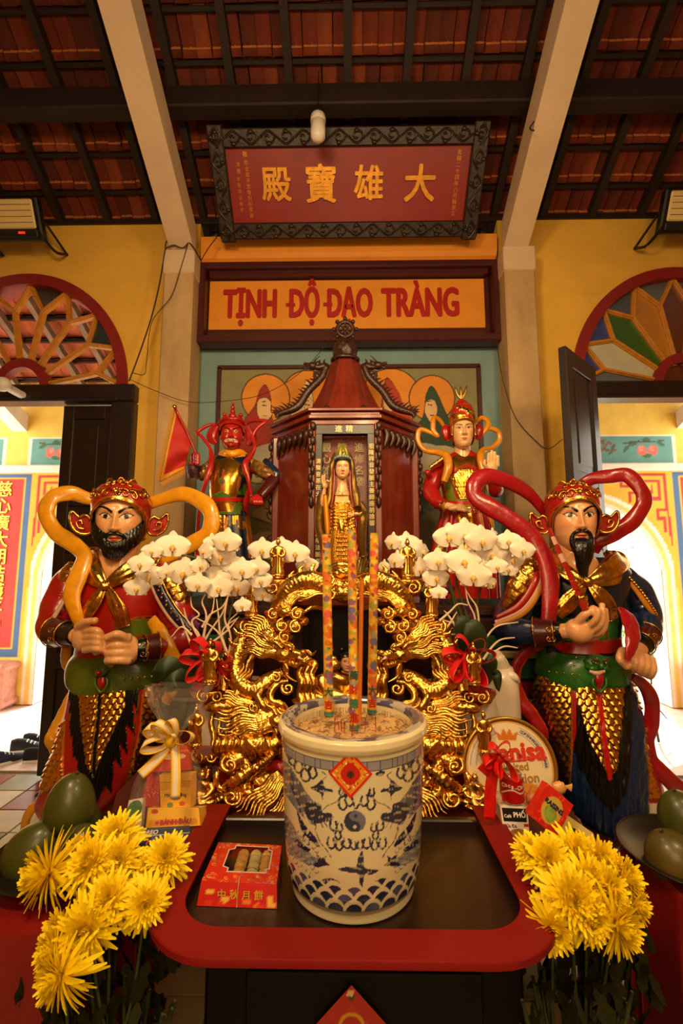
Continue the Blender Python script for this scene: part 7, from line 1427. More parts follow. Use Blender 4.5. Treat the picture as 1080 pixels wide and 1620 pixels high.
def dhead(x, y, s, d=-.06, ang=0.0, sd=3):
    """dragon head looking towards the middle of the carving (to the right on the left half)"""
    m_ = MP(YC(y)+d, y)*s; c = cpt(x, y, d); ca, sa = math.cos(ang), math.sin(ang); F = np.array((ca, -.35, sa)); U = np.array((-sa, 0, ca)); S = np.array((.0, -1., 0)); g = Geo()
    L = lambda f, u, q=0: c + (F*f + U*u + S*q)*m_
    g.blob(c, (15*m_, 13*m_, 12*m_), 20, disp=lambda D: .08*np.sin(D[..., 0]*8)*np.cos(D[..., 2]*7))
    g.tube([L(4, 2), L(14, 4), L(24, 4), L(31, 8)], np.array([10, 8.5, 7.5, 5])*m_, 16, 30, flat=.9); g.blob(L(30, 9), (6*m_, 6*m_, 5*m_), 12); [g.blob(L(33, 9, q), (3*m_, 3*m_, 3*m_), 8) for q in (-3, 4)]
    g.tube([L(2, -6), L(12, -10), L(22, -12), L(27, -8)], np.array([8, 6, 5, 3])*m_, 14, 26, flat=.8)
    for q in (3, -3):
        g.blob(L(10, 10, q*2.2), (4*m_, 4*m_, 4*m_), 12); g.tube([L(14, 13, q*1.5), L(8, 16, q*2), L(0, 17, q*2.5), L(-8, 22, q*2.5)], np.array([2, 3.4, 3, 1])*m_, 8, 20)
        g.tube([L(-4, 10, q), L(-16, 17, q*1.5), L(-28, 18, q*2), L(-38, 26, q*2)], np.array([4, 3.6, 2.6, .8])*m_, 8, 26)
        g.tube([L(28, 6, q), L(36, 12, q*2), L(44, 8, q*2), L(50, 14, q*2)], np.array([1.8, 1.6, 1.3, .5])*m_, 6, 24)
    for f in (12, 18, 24): g.tube([L(f, -3, 5), L(f, -8, 5.5)], [2.2*m_, .4*m_], 6, 5); g.tube([L(f-2, -10, 5), L(f-2, -5, 5)], [1.8*m_, .4*m_], 6, 5)
    [g.tube([L(2, -12-i*2, 3), L(8, -20-i*3, 4), L(2+i*5, -28-i*2, 3), L(10+i*5, -36, 2)], np.array([3, 2.6, 2, .6])*m_, 7, 24) for i in range(4)]
    both('dragon_head', g); g2 = Geo(); g2.blob(L(11.5, 10.5, 10), (2.2*m_, 2*m_, 2.2*m_), 10); g3 = Geo(); g3.tube([L(24, 2, 8), L(30, 0, 9)], [2.6*m_, .5*m_], 8, 6); both('tusk', g3, mat('ivory_paint', '#e8d8a8', .35))
    both('dragon_eye', g2, BLKP)
g = Geo(); ct(g, [(436, 968, .02, 10), (446, 948, -.01, 13), (462, 928, -.03, 14), (488, 918, -.04, 14), (515, 926, -.03, 14), (541, 932, -.03, 13)], .9, 28, 100, disp=scl(8, 26)); both('dragon_body', g)
g = Geo(); strands(g, 446, 958, 478, 930, 8, 12, 3, 1.2, 3.2, -.03, -.05, 4); strands(g, 470, 945, 530, 925, 6, 10, 3, 1.5, 3, -.03, -.04, 5); [ct(g, [(x, y, -.01, 5), (x-4, y-12, -.01, 4), (x+3, y-22, -.01, 1)], .5) for x, y in ((462, 925), (478, 915), (497, 912), (448, 940))]; both('dorsal_flames', g)
g = Geo(); cblob(g, 541, 938, 26, 14, -.04, .05, .1); spiral(g, 522, 940, 10, 2.6, 1.5, 0, 1, -.09); spiral(g, 521, 918, 8, 2.2, 1.4, 2, -1, -.08); both('centre_cloud', g)
g = Geo(); cblob(g, 540, 906, 16, 10, -.02, .03, .12); ct(g, [(524, 898, -.02, 5), (540, 894, -.03, 6), (556, 898, -.02, 5)], .6); g.build('offering_dish', GOLD, CV_)
def ledge(x0, x1, y, dpt, d=0.0, drop=26, sp=True):
    m_ = MP(YC(y), y); a_, b_ = cpt(x0, y, d), cpt(x1, y, d); c = (a_+b_)/2; w = (b_-a_)[0]/2; g = Geo(); th_ = np.linspace(0, 2*PI, 40, endpoint=False); pr = [(1.0, 0), (1.04, -.006), (1.0, -.014), (.8, -.014-drop*m_*.4), (.5, -drop*m_*.8), (.15, -drop*m_)]
    G_ = np.array([[(c[0] + w*k*math.cos(t) + (1-k)*w*.3, c[1] + dpt*k*math.sin(t), c[2]+z + .004*math.sin(t*5)*(z < -.003)) for t in th_] for k, z in pr]); g.grid(G_, False, True)
    if sp: xm = (x0+x1)/2; spiral(g, xm-8, y+drop*.42, 11, 2.4, 1.7, 0, 1, d-dpt*.8); spiral(g, xm+12, y+drop*.45, 9, 2.2, 1.5, 1, -1, d-dpt*.75)
    both('cloud_ledge', g); g = Geo(); g.add([(c[0]+w*.98*math.cos(t), c[1]+dpt*.98*math.sin(t), c[2]+.0005) for t in th_], [list(range(40))]); both('ledge_top', g, GUARD_RED)
ledge(415, 462, 917, .05, .02, 30); ledge(372, 424, 984, .05, .02, 20); ledge(303, 356, 1090, .05, .02, 28); ledge(290, 352, 1188, .05, .02, 24); ledge(298, 345, 1276, .045, .02, 12, False)
# cloud mass in the middle
g = Geo(); [cblob(g, x, y, rx, ry, d, .035, .06) for x, y, rx, ry, d in ((432, 972, 13, 9, -.03), (450, 968, 14, 10, -.04), (470, 972, 13, 11, -.04), (440, 990, 16, 11, -.03), (462, 992, 17, 12, -.04), (450, 1008, 14, 10, -.02), (480, 984, 9, 8, -.02))]
for q in ((432, 972, 9), (470, 971, 10), (447, 990, 11), (468, 992, 11), (450, 1008, 10)): spiral(g, q[0], q[1], q[2], 2, 1.6, 1, 1, -.085)
both('cloud_mass', g)
g = Geo(); g.blob(cpt(424, 970, -.06), (.016, .012, .012), 10); both('red_tongue', g, GUARD_RED)
g = Geo(); ct(g, [(482, 968, -.03, 3), (492, 962, -.02, 3.6), (505, 962, .0, 3.6), (518, 970, .02, 3), (524, 985, .03, 3), (522, 1005, .04, 3.5), (524, 1030, .04, 4)], .7); both('scroll_arm', g)
# first head and its mane
g = Geo(); strands(g, 445, 1028, 392, 985, 9, 20, 4.5, 1.6, 3.8, -.05, -.05, 6); strands(g, 440, 1035, 380, 1020, 7, 12, 4, 1.8, 3.4, -.05, -.04, 7); strands(g, 430, 1010, 405, 985, 6, 12, 3, 1.4, 3.4, -.06, -.05, 12); both('mane', g)
dhead(450, 1036, 1.0, -.07, -.1)
g = Geo(); ct(g, [(398, 995, .02, 9), (384, 1015, .0, 12), (376, 1040, -.01, 13), (372, 1062, -.01, 13), (382, 1085, -.02, 14), (405, 1092, -.02, 14), (428, 1076, -.02, 12), (448, 1066, -.02, 9)], .9, 26, 130, disp=scl(8, 34)); both('dragon_body', g)
g = Geo(); [ct(g, [(x, y, -.03, 4.5), (x-9, y-3, -.03, 3.6), (x-15, y-12, -.03, 1)], .5) for x, y in ((384, 1005), (376, 1022), (368, 1042), (364, 1062), (368, 1080))]; strands(g, 352, 1092, 356, 1040, 5, 9, 3, 1.5, 4, -.0, -.0, 8); strands(g, 372, 1100, 392, 1050, 4, 8, 4, 1.5, 3.6, -.03, -.04, 9); both('flame_licks', g)
g = Geo(); spiral(g, 455, 1089, 10, 3, 1.6, 0, 1, -.06); ct(g, [(455, 1078, -.05, 4), (440, 1082, -.06, 5), (428, 1096, -.06, 6), (430, 1110, -.06, 6), (444, 1114, -.06, 6), (452, 1126, -.05, 5), (446, 1138, -.05, 4)], .8); ct(g, [(414, 1090, -.05, 5), (408, 1102, -.06, 6), (416, 1116, -.06, 6), (425, 1126, -.05, 5)], .8); spiral(g, 436, 1072, 8, 2.4, 1.5, 2, -1, -.07); spiral(g, 402, 1120, 8, 2.4, 1.5, 1, 1, -.06); both('scrolls', g)
g = Geo()
for i, x in enumerate((474, 484, 493)): ct(g, [(x, 1040+i*3, -.02, 5), (x+4, 1052, -.03, 6.5), (x-1, 1066, -.03, 5.5), (x+3, 1080, -.03, 6), (x, 1096, -.02, 5.5), (x+3, 1112, -.02, 6), (x+2, 1130, -.02, 4)], .9)
cblob(g, 480, 1045, 13, 9, -.04, .03, .1); cblob(g, 478, 1110, 16, 9, .0, .03, .1); both('claw_foot', g)
g = Geo(); ct(g, [(328, 1120, -.03, 5), (334, 1119, -.05, 8), (350, 1117, -.05, 8), (364, 1120, -.04, 7), (376, 1130, -.03, 6)], 1, 14, disp=lambda u, v, r: -.15*np.exp(-((u*3 % 1)-.5)**2*60)); ct(g, [(337, 1128, .0, 4), (334, 1145, .0, 5), (338, 1165, .0, 5), (336, 1180, .0, 4)], .9); ct(g, [(348, 1140, .0, 3), (346, 1158, .0, 4), (350, 1175, .0, 4)], .9); both('claw_arm', g)
g = Geo(); strands(g, 440, 1132, 345, 1146, 9, 22, 4.5, 2.0, 4.2, -.04, -.05, 10); strands(g, 400, 1118, 352, 1100, 5, 9, 3, 1.5, 3.4, -.03, -.04, 11); strands(g, 432, 1150, 368, 1160, 5, 9, 4, 2.0, 3.6, -.05, -.05, 14); both('mane', g)
dhead(438, 1140, .85, -.06, -.35)
g = Geo()
for i in range(9): x = 342+i*10; ct(g, [(x, 1160, -.02, 4), (x+2, 1172, -.05, 6.5), (x-1, 1184, -.05, 6), (x+1, 1196, -.03, 4)], .9, disp=crum(20, 9, .05))
cblob(g, 400, 1178, 26, 15, -.04, .03, .12); cblob(g, 370, 1200, 22, 12, -.03, .03, .12); cblob(g, 428, 1180, 18, 16, -.04, .03, .12); both('folds', g)
g = Geo(); spiral(g, 363, 1210, 14, 3.4, 1.7, 0, 1, -.06); cblob(g, 366, 1212, 15, 14, -.03, .025); ct(g, [(350, 1215, -.04, 4), (342, 1228, -.05, 5), (345, 1244, -.04, 5), (358, 1252, -.04, 4)], .8); ct(g, [(385, 1200, -.03, 9), (392, 1220, -.03, 11), (386, 1240, -.03, 10), (394, 1258, -.03, 12)], .9, 20, 60, disp=crum(30, 12, .1)); spiral(g, 386, 1214, 8, 2.4, 1.5, 1, -1, -.08); both('cloud_scroll', g)
g = Geo(); ct(g, [(352, 1246, -.05, 3), (366, 1240, -.07, 9), (386, 1228, -.08, 10), (404, 1216, -.07, 7), (420, 1203, -.05, 5), (432, 1195, -.04, 3)], .5, 20, 60, disp=lambda u, v, r: .12*np.sin(u*70+v*6.28)); ct(g, [(400, 1222, -.06, 5), (412, 1210, -.07, 6), (424, 1200, -.06, 6), (434, 1190, -.05, 4)], 1, 12, 40, disp=lambda u, v, r: .2*np.sin(u*40)); both('plume', g)
g = Geo(); spiral(g, 366, 1262, 15, 3.6, 1.6, 0, -1, -.05); cblob(g, 376, 1262, 22, 15, -.02, .03, .1); cblob(g, 348, 1262, 12, 10, .0, .03, .1); cblob(g, 410, 1240, 24, 20, .0, .03, .15); both('cloud_scroll', g)
g = Geo(); strands(g, 448, 1228, 388, 1292, 8, 22, 4.5, 1.8, 4.4, -.03, -.04, 13); strands(g, 455, 1260, 425, 1305, 5, 12, 3, 1.6, 4, -.01, -.02, 15); both('mane', g)
g = Geo(); [cblob(g, x, y, 13, 10, d, .03, .12) for x, y, d in ((400, 1300, -.01), (420, 1302, -.02), (440, 1303, -.02), (460, 1300, -.01), (425, 1285, .0), (452, 1280, .0), (478, 1290, .0))]; spiral(g, 405, 1300, 9, 2.4, 1.5, 0, 1, -.04); spiral(g, 440, 1302, 9, 2.4, 1.5, 0, 1, -.05); both('foot_clouds', g)
g = Geo(); ct(g, [(400, 1290, .06, 16), (385, 1240, .06, 14), (392, 1190, .05, 15), (400, 1140, .06, 15), (385, 1090, .06, 12), (396, 1040, .06, 11), (424, 1000, .05, 12), (440, 950, .05, 9)], .8, 16, 100, disp=crum(50, 23, .12)); ct(g, [(470, 1290, .08, 20), (460, 1220, .08, 17), (450, 1160, .08, 14)], .8, 14, 60, disp=crum(40, 17, .12)); ct(g, [(392, 1190, .05, 9), (350, 1200, .05, 7), (320, 1195, .04, 5)], .8); ct(g, [(388, 1100, .05, 8), (350, 1105, .05, 6), (325, 1100, .04, 5)], .8); both('trunk', g)
g = Geo(); ct(g, [(345, 1230, .09, 22), (380, 1225, .09, 30), (430, 1240, .09, 36), (480, 1250, .1, 40)], .25); ct(g, [(430, 1220, .02, 12), (440, 1215, .0, 12), (448, 1225, .0, 9)], .7); both('red_core', g, GUARD_RED)
g = Geo(); ct(g, [(330, 1290, .07, 9), (324, 1250, .05, 8), (330, 1215, .05, 6)], .8, disp=crum(30, 12, .15)); cblob(g, 332, 1285, 16, 10, .03, .03, .12); both('foot_clouds', g)
# figures sitting in the hollow of the carving
p, q = W(527, 1125, 1.80), W(527, 1045, 1.80); s_ = (q[2]-p[2]); o = dup(pS, p, (s_*1.65, s_*1.4, s_*1.08), 0, 'larger gilded seated figure with smooth round head inside the hollow above the urn')
th = thing('porcelain_doll', 'small pink-faced dark-haired figure peering from behind the smooth golden head', 'figurine', W(548, 1100, 1.95)); h = Head(548, 1046, 1.93, 30, yaw=8); P, C = h.face(70, 60, lin('#e8a880', 0), '#c84a3a', 'thin', soft=True); g = Geo(); g.grid(P, False, True, col=C); PB, _ = loftP([(1060, 542, 554, 0, .015), (1068, 536, 562, 0, .03), (1100, 534, 566, 0, .035), (1112, 532, 568, 0, .035)], 1.94, 24, 24); g.grid(PB, False, True, col=lin('#e8a880', 0)); g.build('body', PAINT, th)
P, A, V, Z = h.shell(lambda A: np.interp(np.abs(A), [0, .7, 1.2, PI], [.30, .25, -.05, -.3]), .56, 1.08, 1.0, nu=50, nv=14); g = Geo(); g.grid(P, False, True); [g.blob(h.tf([(s_*.25, 0, .6)])[0], .13*h.H, 10) for s_ in (-1, 1)]; g.build('hair', BLKP, th)
g = Geo(); g.lathe([(.001, W(548, 1128, 1.95)[2]), (.045, W(548, 1128, 1.95)[2]), (.04, W(548, 1095, 1.95)[2]), (.001, W(548, 1090, 1.95)[2])], (W(548, 1100, 1.95)[0], 1.95, 0), 20); g.build('plinth', GOLDB, th)
# dark hanging behind
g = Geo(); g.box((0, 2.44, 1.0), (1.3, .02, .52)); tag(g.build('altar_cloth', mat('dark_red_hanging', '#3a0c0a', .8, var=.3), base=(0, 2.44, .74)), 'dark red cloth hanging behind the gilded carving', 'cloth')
# ================================================================== ORCHIDS
def petal(g, c, X, Z, N, a, L, w, col, cup=.12, curl=.15, base=.18):
    """petal from the centre along angle a in the plane X,Z; N towards the viewer"""
    D = X*math.cos(a)+Z*math.sin(a); S = -X*math.sin(a)+Z*math.cos(a); u = np.linspace(0, 1, 9)[:, None, None]; v = np.linspace(-1, 1, 7)[None, :, None]
    wid = w*np.sin(np.clip(base+u*(1-base), 0, 1)**.75*PI*.985)**.6; P = c + D*(L*u) + S*(wid*v) + N*(-cup*L*(v*v)*.5*u - curl*L*u*u + .03*L*np.cos(v*3))
    g.grid(P, col=col)
WP_ = lin('#f4ead6', 0)
def orchid_flower(parent, c, size, face, roll=0.0):
    N = nrm(np.array(face, float)); X = nrm(np.cross((0, 0, 1), N)*-1); X = nrm(np.cross(N, (0, 0, 1.)))*-1; Z = nrm(np.cross(X, N)*-1); Z = Z if Z[2] > 0 else -Z; ca, sa = math.cos(roll), math.sin(roll); X, Z = X*ca+Z*sa, Z*ca-X*sa
    g = Geo(); s = size/2
    for a in (PI/2, PI*1.22, -PI*.22): petal(g, c - N*s*.06, X, Z, N, a, s*.92, s*.36, lin('#efe0c8', 0), .1, .12)
    f = g.build('sepals', PETAL, parent)
    for a in (.12, PI-.12): g = Geo(); petal(g, c + N*s*.04, X, Z, N, a, s*1.0, s*.62, WP_, .16, .10, .25); g.build('petal', PETAL, f)
    g = Geo(); g.tube([c+N*s*.05, c+N*s*.22-Z*s*.12, c+N*s*.28-Z*s*.32], np.array([.10, .13, .05])*s, 8, 10, col=lin('#e8b860', 0)); g.blob(c+N*s*.16+Z*s*.05, .08*s, 8, col=lin('#f4e6b0', 0)); [g.blob(c+N*s*.15-Z*s*.1+X*s_*s*.13, (.05*s, .04*s, .09*s), 8, col=lin('#eec27a', 0)) for s_ in (-1, 1)]; g.build('lip', PETAL, f)
ORL = [(240, 872, 30, 0), (273, 864, 50, 0), (222, 892, 36, 0), (237, 911, 44, 0), (216, 930, 36, 0), (263, 905, 28, 1), (291, 906, 54, 0), (316, 895, 30, 1), (323, 872, 34, -1), (338, 860, 34, 1), (358, 857, 42, 0), (349, 880, 42, 0), (367, 893, 38, 0), (383, 902, 40, 0), (346, 909, 42, 0), (346, 930, 42, 0), (313, 924, 36, 0), (310, 943, 28, 0), (375, 930, 40, 0), (407, 898, 34, 0), (412, 918, 34, 0), (417, 940, 32, 0), (383, 958, 26, 0), (414, 870, 40, 0), (446, 867, 38, 0), (467, 875, 40, 0), (485, 895, 34, 0)]
ORR = [(620, 858, 32, -1), (644, 862, 44, 0), (625, 887, 32, -1), (606, 898, 26, -1), (668, 873, 36, 1), (665, 900, 34, 0), (672, 926, 30, 0), (693, 888, 42, 0), (690, 914, 40, 0), (694, 938, 24, 0), (710, 850, 46, 0), (735, 846, 52, 0), (762, 855, 46, 0), (781, 850, 30, 1), (804, 856, 36, 0), (733, 888, 52, 0), (711, 884, 26, -1), (749, 911, 48, 0), (778, 878, 46, 0), (810, 886, 38, 0), (786, 896, 30, 0), (804, 901, 28, 0), (768, 896, 26, 1), (827, 870, 36, 0), (779, 923, 24, 1)]
STG = mat('orchid_stem', '#3f4a1c', .5); TWG = mat('white_painted_twig', '#d8c0a0', .6, bump=.2); CER = mat('white_ceramic', '#d8c8b4', .3, coat=.3)
def orchid(label, pts, px, py, Yp, xs, twigs, leaves):
    base = W(px, py, Yp); base[2] = .757; th = thing('potted_orchid', label, 'plant', base); top = W(px, py-75, Yp)
    prof = [(.001, .757), (.05, .757), (.06, .78), (.075, .88), (.07, .97), (.055, 1.03), (.062, 1.05), (.05, 1.05), (.045, 1.03), (.001, 1.02)]; g = Geo(); g.lathe([(r, z) for r, z in prof], (base[0], Yp, 0), 32); g.build('pot', CER, th)
    pot = np.array((base[0], Yp, 1.03))
    for k, (spray, bend) in enumerate(xs):
        P = [pot + (rng.uniform(-.02, .02), rng.uniform(-.02, .02), 0)] + [W(x, y, Yp+.03) for x, y in bend] + [W(pts[i][0], pts[i][1]-4, Yp+.02) for i in spray]; g = Geo(); g.tube(P, [.005]*(len(P)-1)+[.002], 7, 60); g.build('stem', STG, th)
    for i, (x, y, s_, f) in enumerate(pts):
        c = W(x, y, Yp - .03 + .05*math.sin(i*2.3)); orchid_flower(th, c, s_*MP(Yp, y)*1.12, (-c[0]*.25 + f*1.1 + .18*math.sin(i*1.7), -1, -.05+.12*math.sin(i)), .15*math.sin(i*3.1))
    for tw in twigs: g = Geo(); P = [W(x, y, Yp-.03) for x, y in tw]; g.tube(P, np.linspace(.0055, .0022, len(P)), 6, 50); g.build('twig', TWG, th)
    for (x0, y0, x1, y1, w) in leaves:
        a_, b_ = W(x0, y0, Yp-.02), W(x1, y1, Yp-.08); m_ = (a_+b_)/2 + (0, -.03, .04); q = cr([a_, m_, b_], 16); T = nrm(np.gradient(q, axis=0)); S = nrm(np.cross(T, (0, -1, .3))); u = np.linspace(0, 1, 16)[:, None, None]; v = np.linspace(-1, 1, 7)[None, :, None]; P = q[:, None] + S[:, None]*v*w*MP(Yp)*np.sin(np.clip(u*.93+.07, 0, 1)*PI)**.6 + np.array((0, .01, 0))*(v*v); g = Geo(); g.grid(P); g.build('leaf', GREENLF, th)
    return th
Z_ = lambda x, y: (190+x/3.086, 830+y/3.086); ZR = lambda x, y: (640+x/4.909, 860+y/4.909)
tL = [[Z_(*q) for q in t] for t in ([(400, 600), (415, 500), (450, 420), (460, 350)], [(395, 590), (380, 530), (330, 470), (310, 405)], [(395, 600), (440, 520), (500, 430), (520, 360)], [(405, 590), (350, 480), (385, 440), (350, 400), (345, 350)], [(400, 500), (440, 440), (500, 400), (540, 320)], [(520, 640), (500, 560), (450, 500), (370, 455)], [(530, 640), (540, 560), (530, 480), (575, 430)], [(525, 630), (490, 540), (480, 450), (470, 360)], [(520, 640), (500, 520), (580, 450)], [(350, 600), (320, 520), (295, 455)], [(350, 540), (300, 500), (250, 548)], [(400, 600), (420, 450), (400, 380), (415, 340)], [(450, 575), (520, 520), (575, 455)], [(530, 520), (510, 450), (530, 330)])]
tR = [[ZR(*q) for q in t] for t in ([(560, 790), (555, 700), (540, 560), (490, 450), (470, 330)], [(560, 770), (575, 640), (560, 500), (510, 420), (470, 350)], [(580, 810), (640, 720), (720, 640), (880, 610)], [(610, 900), (680, 800), (750, 745), (855, 730)], [(615, 960), (680, 860), (770, 800), (875, 810)], [(530, 790), (480, 700), (430, 640), (290, 590)], [(480, 760), (440, 710), (360, 705)], [(280, 720), (350, 620), (405, 530)], [(270, 600), (350, 530), (415, 470), (490, 478)], [(400, 650), (340, 560), (305, 520)])]
orchid('white orchid in pot with curly white twigs by the bearded red statue', ORL[:17] + ORL[18:23], 335, 1100, 1.86, [((0, 1, 2, 3, 4), ((352, 1000), (345, 900))), ((8, 9, 10, 11, 12, 13), ((345, 980), (335, 890))), ((5, 6, 7), ((350, 960),)), ((14, 15, 16), ((350, 990),)), ((17, 18, 19, 20), ((362, 980), (375, 920)))], tL, [(300, 1075, 240, 1062, 14), (300, 1085, 262, 1095, 16), (345, 1060, 300, 1040, 12)])
orchid('small white orchid arch behind the topmost gilded buddha near the shrine panel', ORL[23:], 395, 1080, 2.10, [((0, 1, 2, 3), ((400, 990), (398, 900)))], [], [(400, 1060, 380, 1010, 12)])
orchid('large white orchid with dark stems and curly twigs by the red-ribboned statue', ORR[7:], 760, 1095, 1.86, [((3, 4, 5, 6, 7), ((738, 1000), (705, 900))), ((8, 9, 10, 16), ((745, 1000), (722, 920))), ((11, 12, 13, 14, 15), ((750, 1000), (760, 930))), ((0, 1, 2), ((730, 1000), (712, 930)))], tR, [(762, 1050, 735, 985, 18), (768, 1085, 768, 1045, 16), (740, 1040, 722, 975, 14), (775, 1070, 790, 1095, 8)])
orchid('white orchid cluster behind the gilded buddha beside the goddess', ORR[:7], 690, 1080, 2.06, [((6, 5, 4, 1, 0), ((692, 1000), (682, 950))), ((2, 3), ((690, 980), (660, 900)))], [], [(690, 1060, 705, 1010, 12)])
# purple orchids
for pts, lab, Yp, bx in (([(722, 985), (733, 1000), (712, 932), (700, 945), (745, 978), (738, 960)], 'purple orchid sprig among the dark stems behind the large white orchid', 2.0, 725), ([(302, 980), (308, 990), (392, 985), (398, 972)], 'purple orchid sprig half hidden behind the twigs near the red statue', 2.0, 345)):
    b = W(bx, 1080, Yp); b[2] = 1.0; th = thing('purple_orchid', lab, 'plant', b)
    for x, y in pts:
        c = W(x, y, Yp); g = Geo(); g.tube([b + (0, 0, .0), (b+c)/2 + (0, 0, .05), c], .003, 6, 20); g.build('stem', STG, th); g = Geo(); s = .024
        for k in range(5): petal(g, c, np.array((1., 0, 0)), np.array((0, 0, 1.)), np.array((0, -1., 0)), k*2*PI/5+.3, s, s*.5, lin('#6a1a5a', 0))
        g.build('flower', PETAL, th)
    g = Geo(); g.lathe([(.001, .757), (.05, .757), (.06, 1.0), (.001, 1.0)], (b[0], Yp, 0), 24); g.build('pot', CER, th)
# red bows on the orchid pots
def bow(name, label, c, s, loops, m, tails=(), w=.45, edge=None):
    th = thing(name, label, 'bow', c)
    for i, (ang_, L, d) in enumerate(loops):
        D = np.array((math.cos(ang_), 0, math.sin(ang_))); S = np.array((0, -1, 0))*.9 + np.array((-D[2], 0, D[0]))*.35; S = nrm(S); a_ = np.linspace(0, 2*PI, 26); lp = c + D*(L*s*(.5-.5*np.cos(a_)))[:, None] + np.cross(D, S)*(L*s*.26*np.sin(a_))[:, None] + np.array((0, -1, 0))*d*s*np.sin(a_/2)[:, None]
        v = np.linspace(-1, 1, 7)[None, :, None]; P = lp[:, None] + S*(v*s*w*L*.55*(.35+.65*np.sin(a_/2))[:, None, None]); g = Geo(); cc = None
        if edge is not None: cc = np.tile(np.array(edge[0]), (26*7, 1)).reshape(26, 7, 4); cc[:, (0, 1, 5, 6)] = edge[1]
        g.grid(P, col=cc); o = g.build('loop', m, th); md = o.modifiers.new('t', 'SOLIDIFY'); md.thickness = .0012
    for pts in tails:
        q = cr(pts, 20); T = nrm(np.gradient(q, axis=0)); S = nrm(np.cross(T, (0, -1, 0))); v = np.linspace(-1, 1, 7)[None, :, None]; P = q[:, None] + S[:, None]*v*s*w*.42; cc = None; g = Geo()
        if edge is not None: cc = np.tile(np.array(edge[0]), (20*7, 1)).reshape(20, 7, 4); cc[:, (0, 1, 5, 6)] = edge[1]
        g.grid(P, col=cc); o = g.build('tail', m, th); md = o.modifiers.new('t', 'SOLIDIFY'); md.thickness = .0012
    g = Geo(); g.blob(c + (0, -.3*s, 0), (s*.22, s*.2, s*.24), 12, col=(edge[1] if edge is not None else (.5, 0, 0, 0))); g.build('knot', m, th); return th
SATR = mat('pink_red_satin', '#d81a28', .35, sheen=.3, var=.1, bump=.15, bscale=30); SATR2 = mat('bright_red_satin', '#d0140e', .35, var=.12, bump=.3, bscale=40)
lp_ = [(.2, .9, .5), (1.0, .85, .7), (2.0, .9, .6), (2.9, .9, .5), (3.9, .85, .6), (5.2, .9, .6), (1.5, .5, 1.0), (4.5, .55, .9)]
bow('ribbon_bow', 'red bow on the orchid pot behind a buddha on the bearded statue side', W(332, 1042, 1.78), .105, lp_, SATR, [[W(325, 1050, 1.77), W(316, 1070, 1.76), W(312, 1090, 1.77)], [W(345, 1050, 1.77), W(358, 1062, 1.76), W(366, 1078, 1.77)]])
bow('ribbon_bow', 'red bow on the orchid pot behind a buddha on the blue-robed statue side', W(735, 1040, 1.78), .11, lp_, SATR, [[W(730, 1050, 1.77), W(718, 1075, 1.76), W(708, 1095, 1.77)], [W(742, 1050, 1.77), W(748, 1080, 1.77)]])
g = Geo(); pv = W(790, 1150, 1.95); g.lathe([(.001, .757), (.05, .757), (.065, .80), (.085, .95), (.08, 1.08), (.06, 1.14), (.001, 1.15)], (pv[0], 1.95, 0), 32); b_ = W(792, 1062, 1.95); g.tube([(pv[0], 1.95, 1.13), (pv[0]-.01, 1.93, 1.17), (b_[0], 1.92, b_[2]), (b_[0]+.035, 1.90, b_[2]-.012), (b_[0]+.055, 1.9, b_[2]-.03)], [.055, .04, .03, .018, .004], 14, 30)
tag(g.build('white_vase', CER, base=(pv[0], 1.95, .757)), 'pale ceramic bird-shaped vase between the carving and the blue-robed statue', 'vase')
# ================================================================== SIDE TABLES
def side_table(label, x0, x1, y0, y1, zt, r, corner):
    th = thing('side_table', label, 'table', ((x0+x1)/2, (y0+y1)/2, 0)); P = []
    cs = {(-1, -1): (x0, y0), (1, -1): (x1, y0), (1, 1): (x1, y1), (-1, 1): (x0, y1)}
    for (sx, sy), a0 in (((-1, -1), PI), ((1, -1), 1.5*PI), ((1, 1), 0), ((-1, 1), .5*PI)):
        cx_, cy_ = cs[(sx, sy)]; rr = r if sy < 0 else .05
        for a in np.linspace(a0, a0+PI/2, 9): P.append((cx_ - sx*rr + rr*math.cos(a), cy_ - sy*rr + rr*math.sin(a)))
    P = cr(np.array(P), 150, True); c = P.mean(0); G_ = []
    for k, (z, s_) in enumerate(((zt, 1.0), (zt-.006, 1.008), (zt-.02, 1.012), (zt-.2, 1.015), (zt-.45, 1.02), (.02, 1.03))):
        rip = .008*np.sin(np.linspace(0, 2*PI, 150, endpoint=False)*17)*(k-1)/4 if k > 2 else 0; n_ = nrm(P-c); Q = c + (P-c)*s_ + n_*np.reshape(rip, (-1, 1)) if np.ndim(rip) else c + (P-c)*s_; G_.append(np.column_stack([Q, np.full(150, z)]))
    g = Geo(); g.grid(np.array(G_), False, True); g.add(G_[0], [list(range(150))]); g.build('cloth', REDT, th, 40)
    g = Geo(); g.box(((x0+x1)/2, (y0+y1)/2, zt-.03), (x1-x0-.05, y1-y0-.05, .04)); g.build('table_board', WOODC, th, False); return th
a0 = WZ(60, 1434, .765); b0 = WZ(1003, 1356, .765)
side_table('red cloth-covered table under the green fruit in front of the bearded statue', -1.75, -.56, 1.07, 1.33, .765, .12, 1)
side_table('red cloth-covered table under the fruit dish in front of the blue-robed statue', .80, 1.80, 1.10, 1.42, .765, .14, 1)
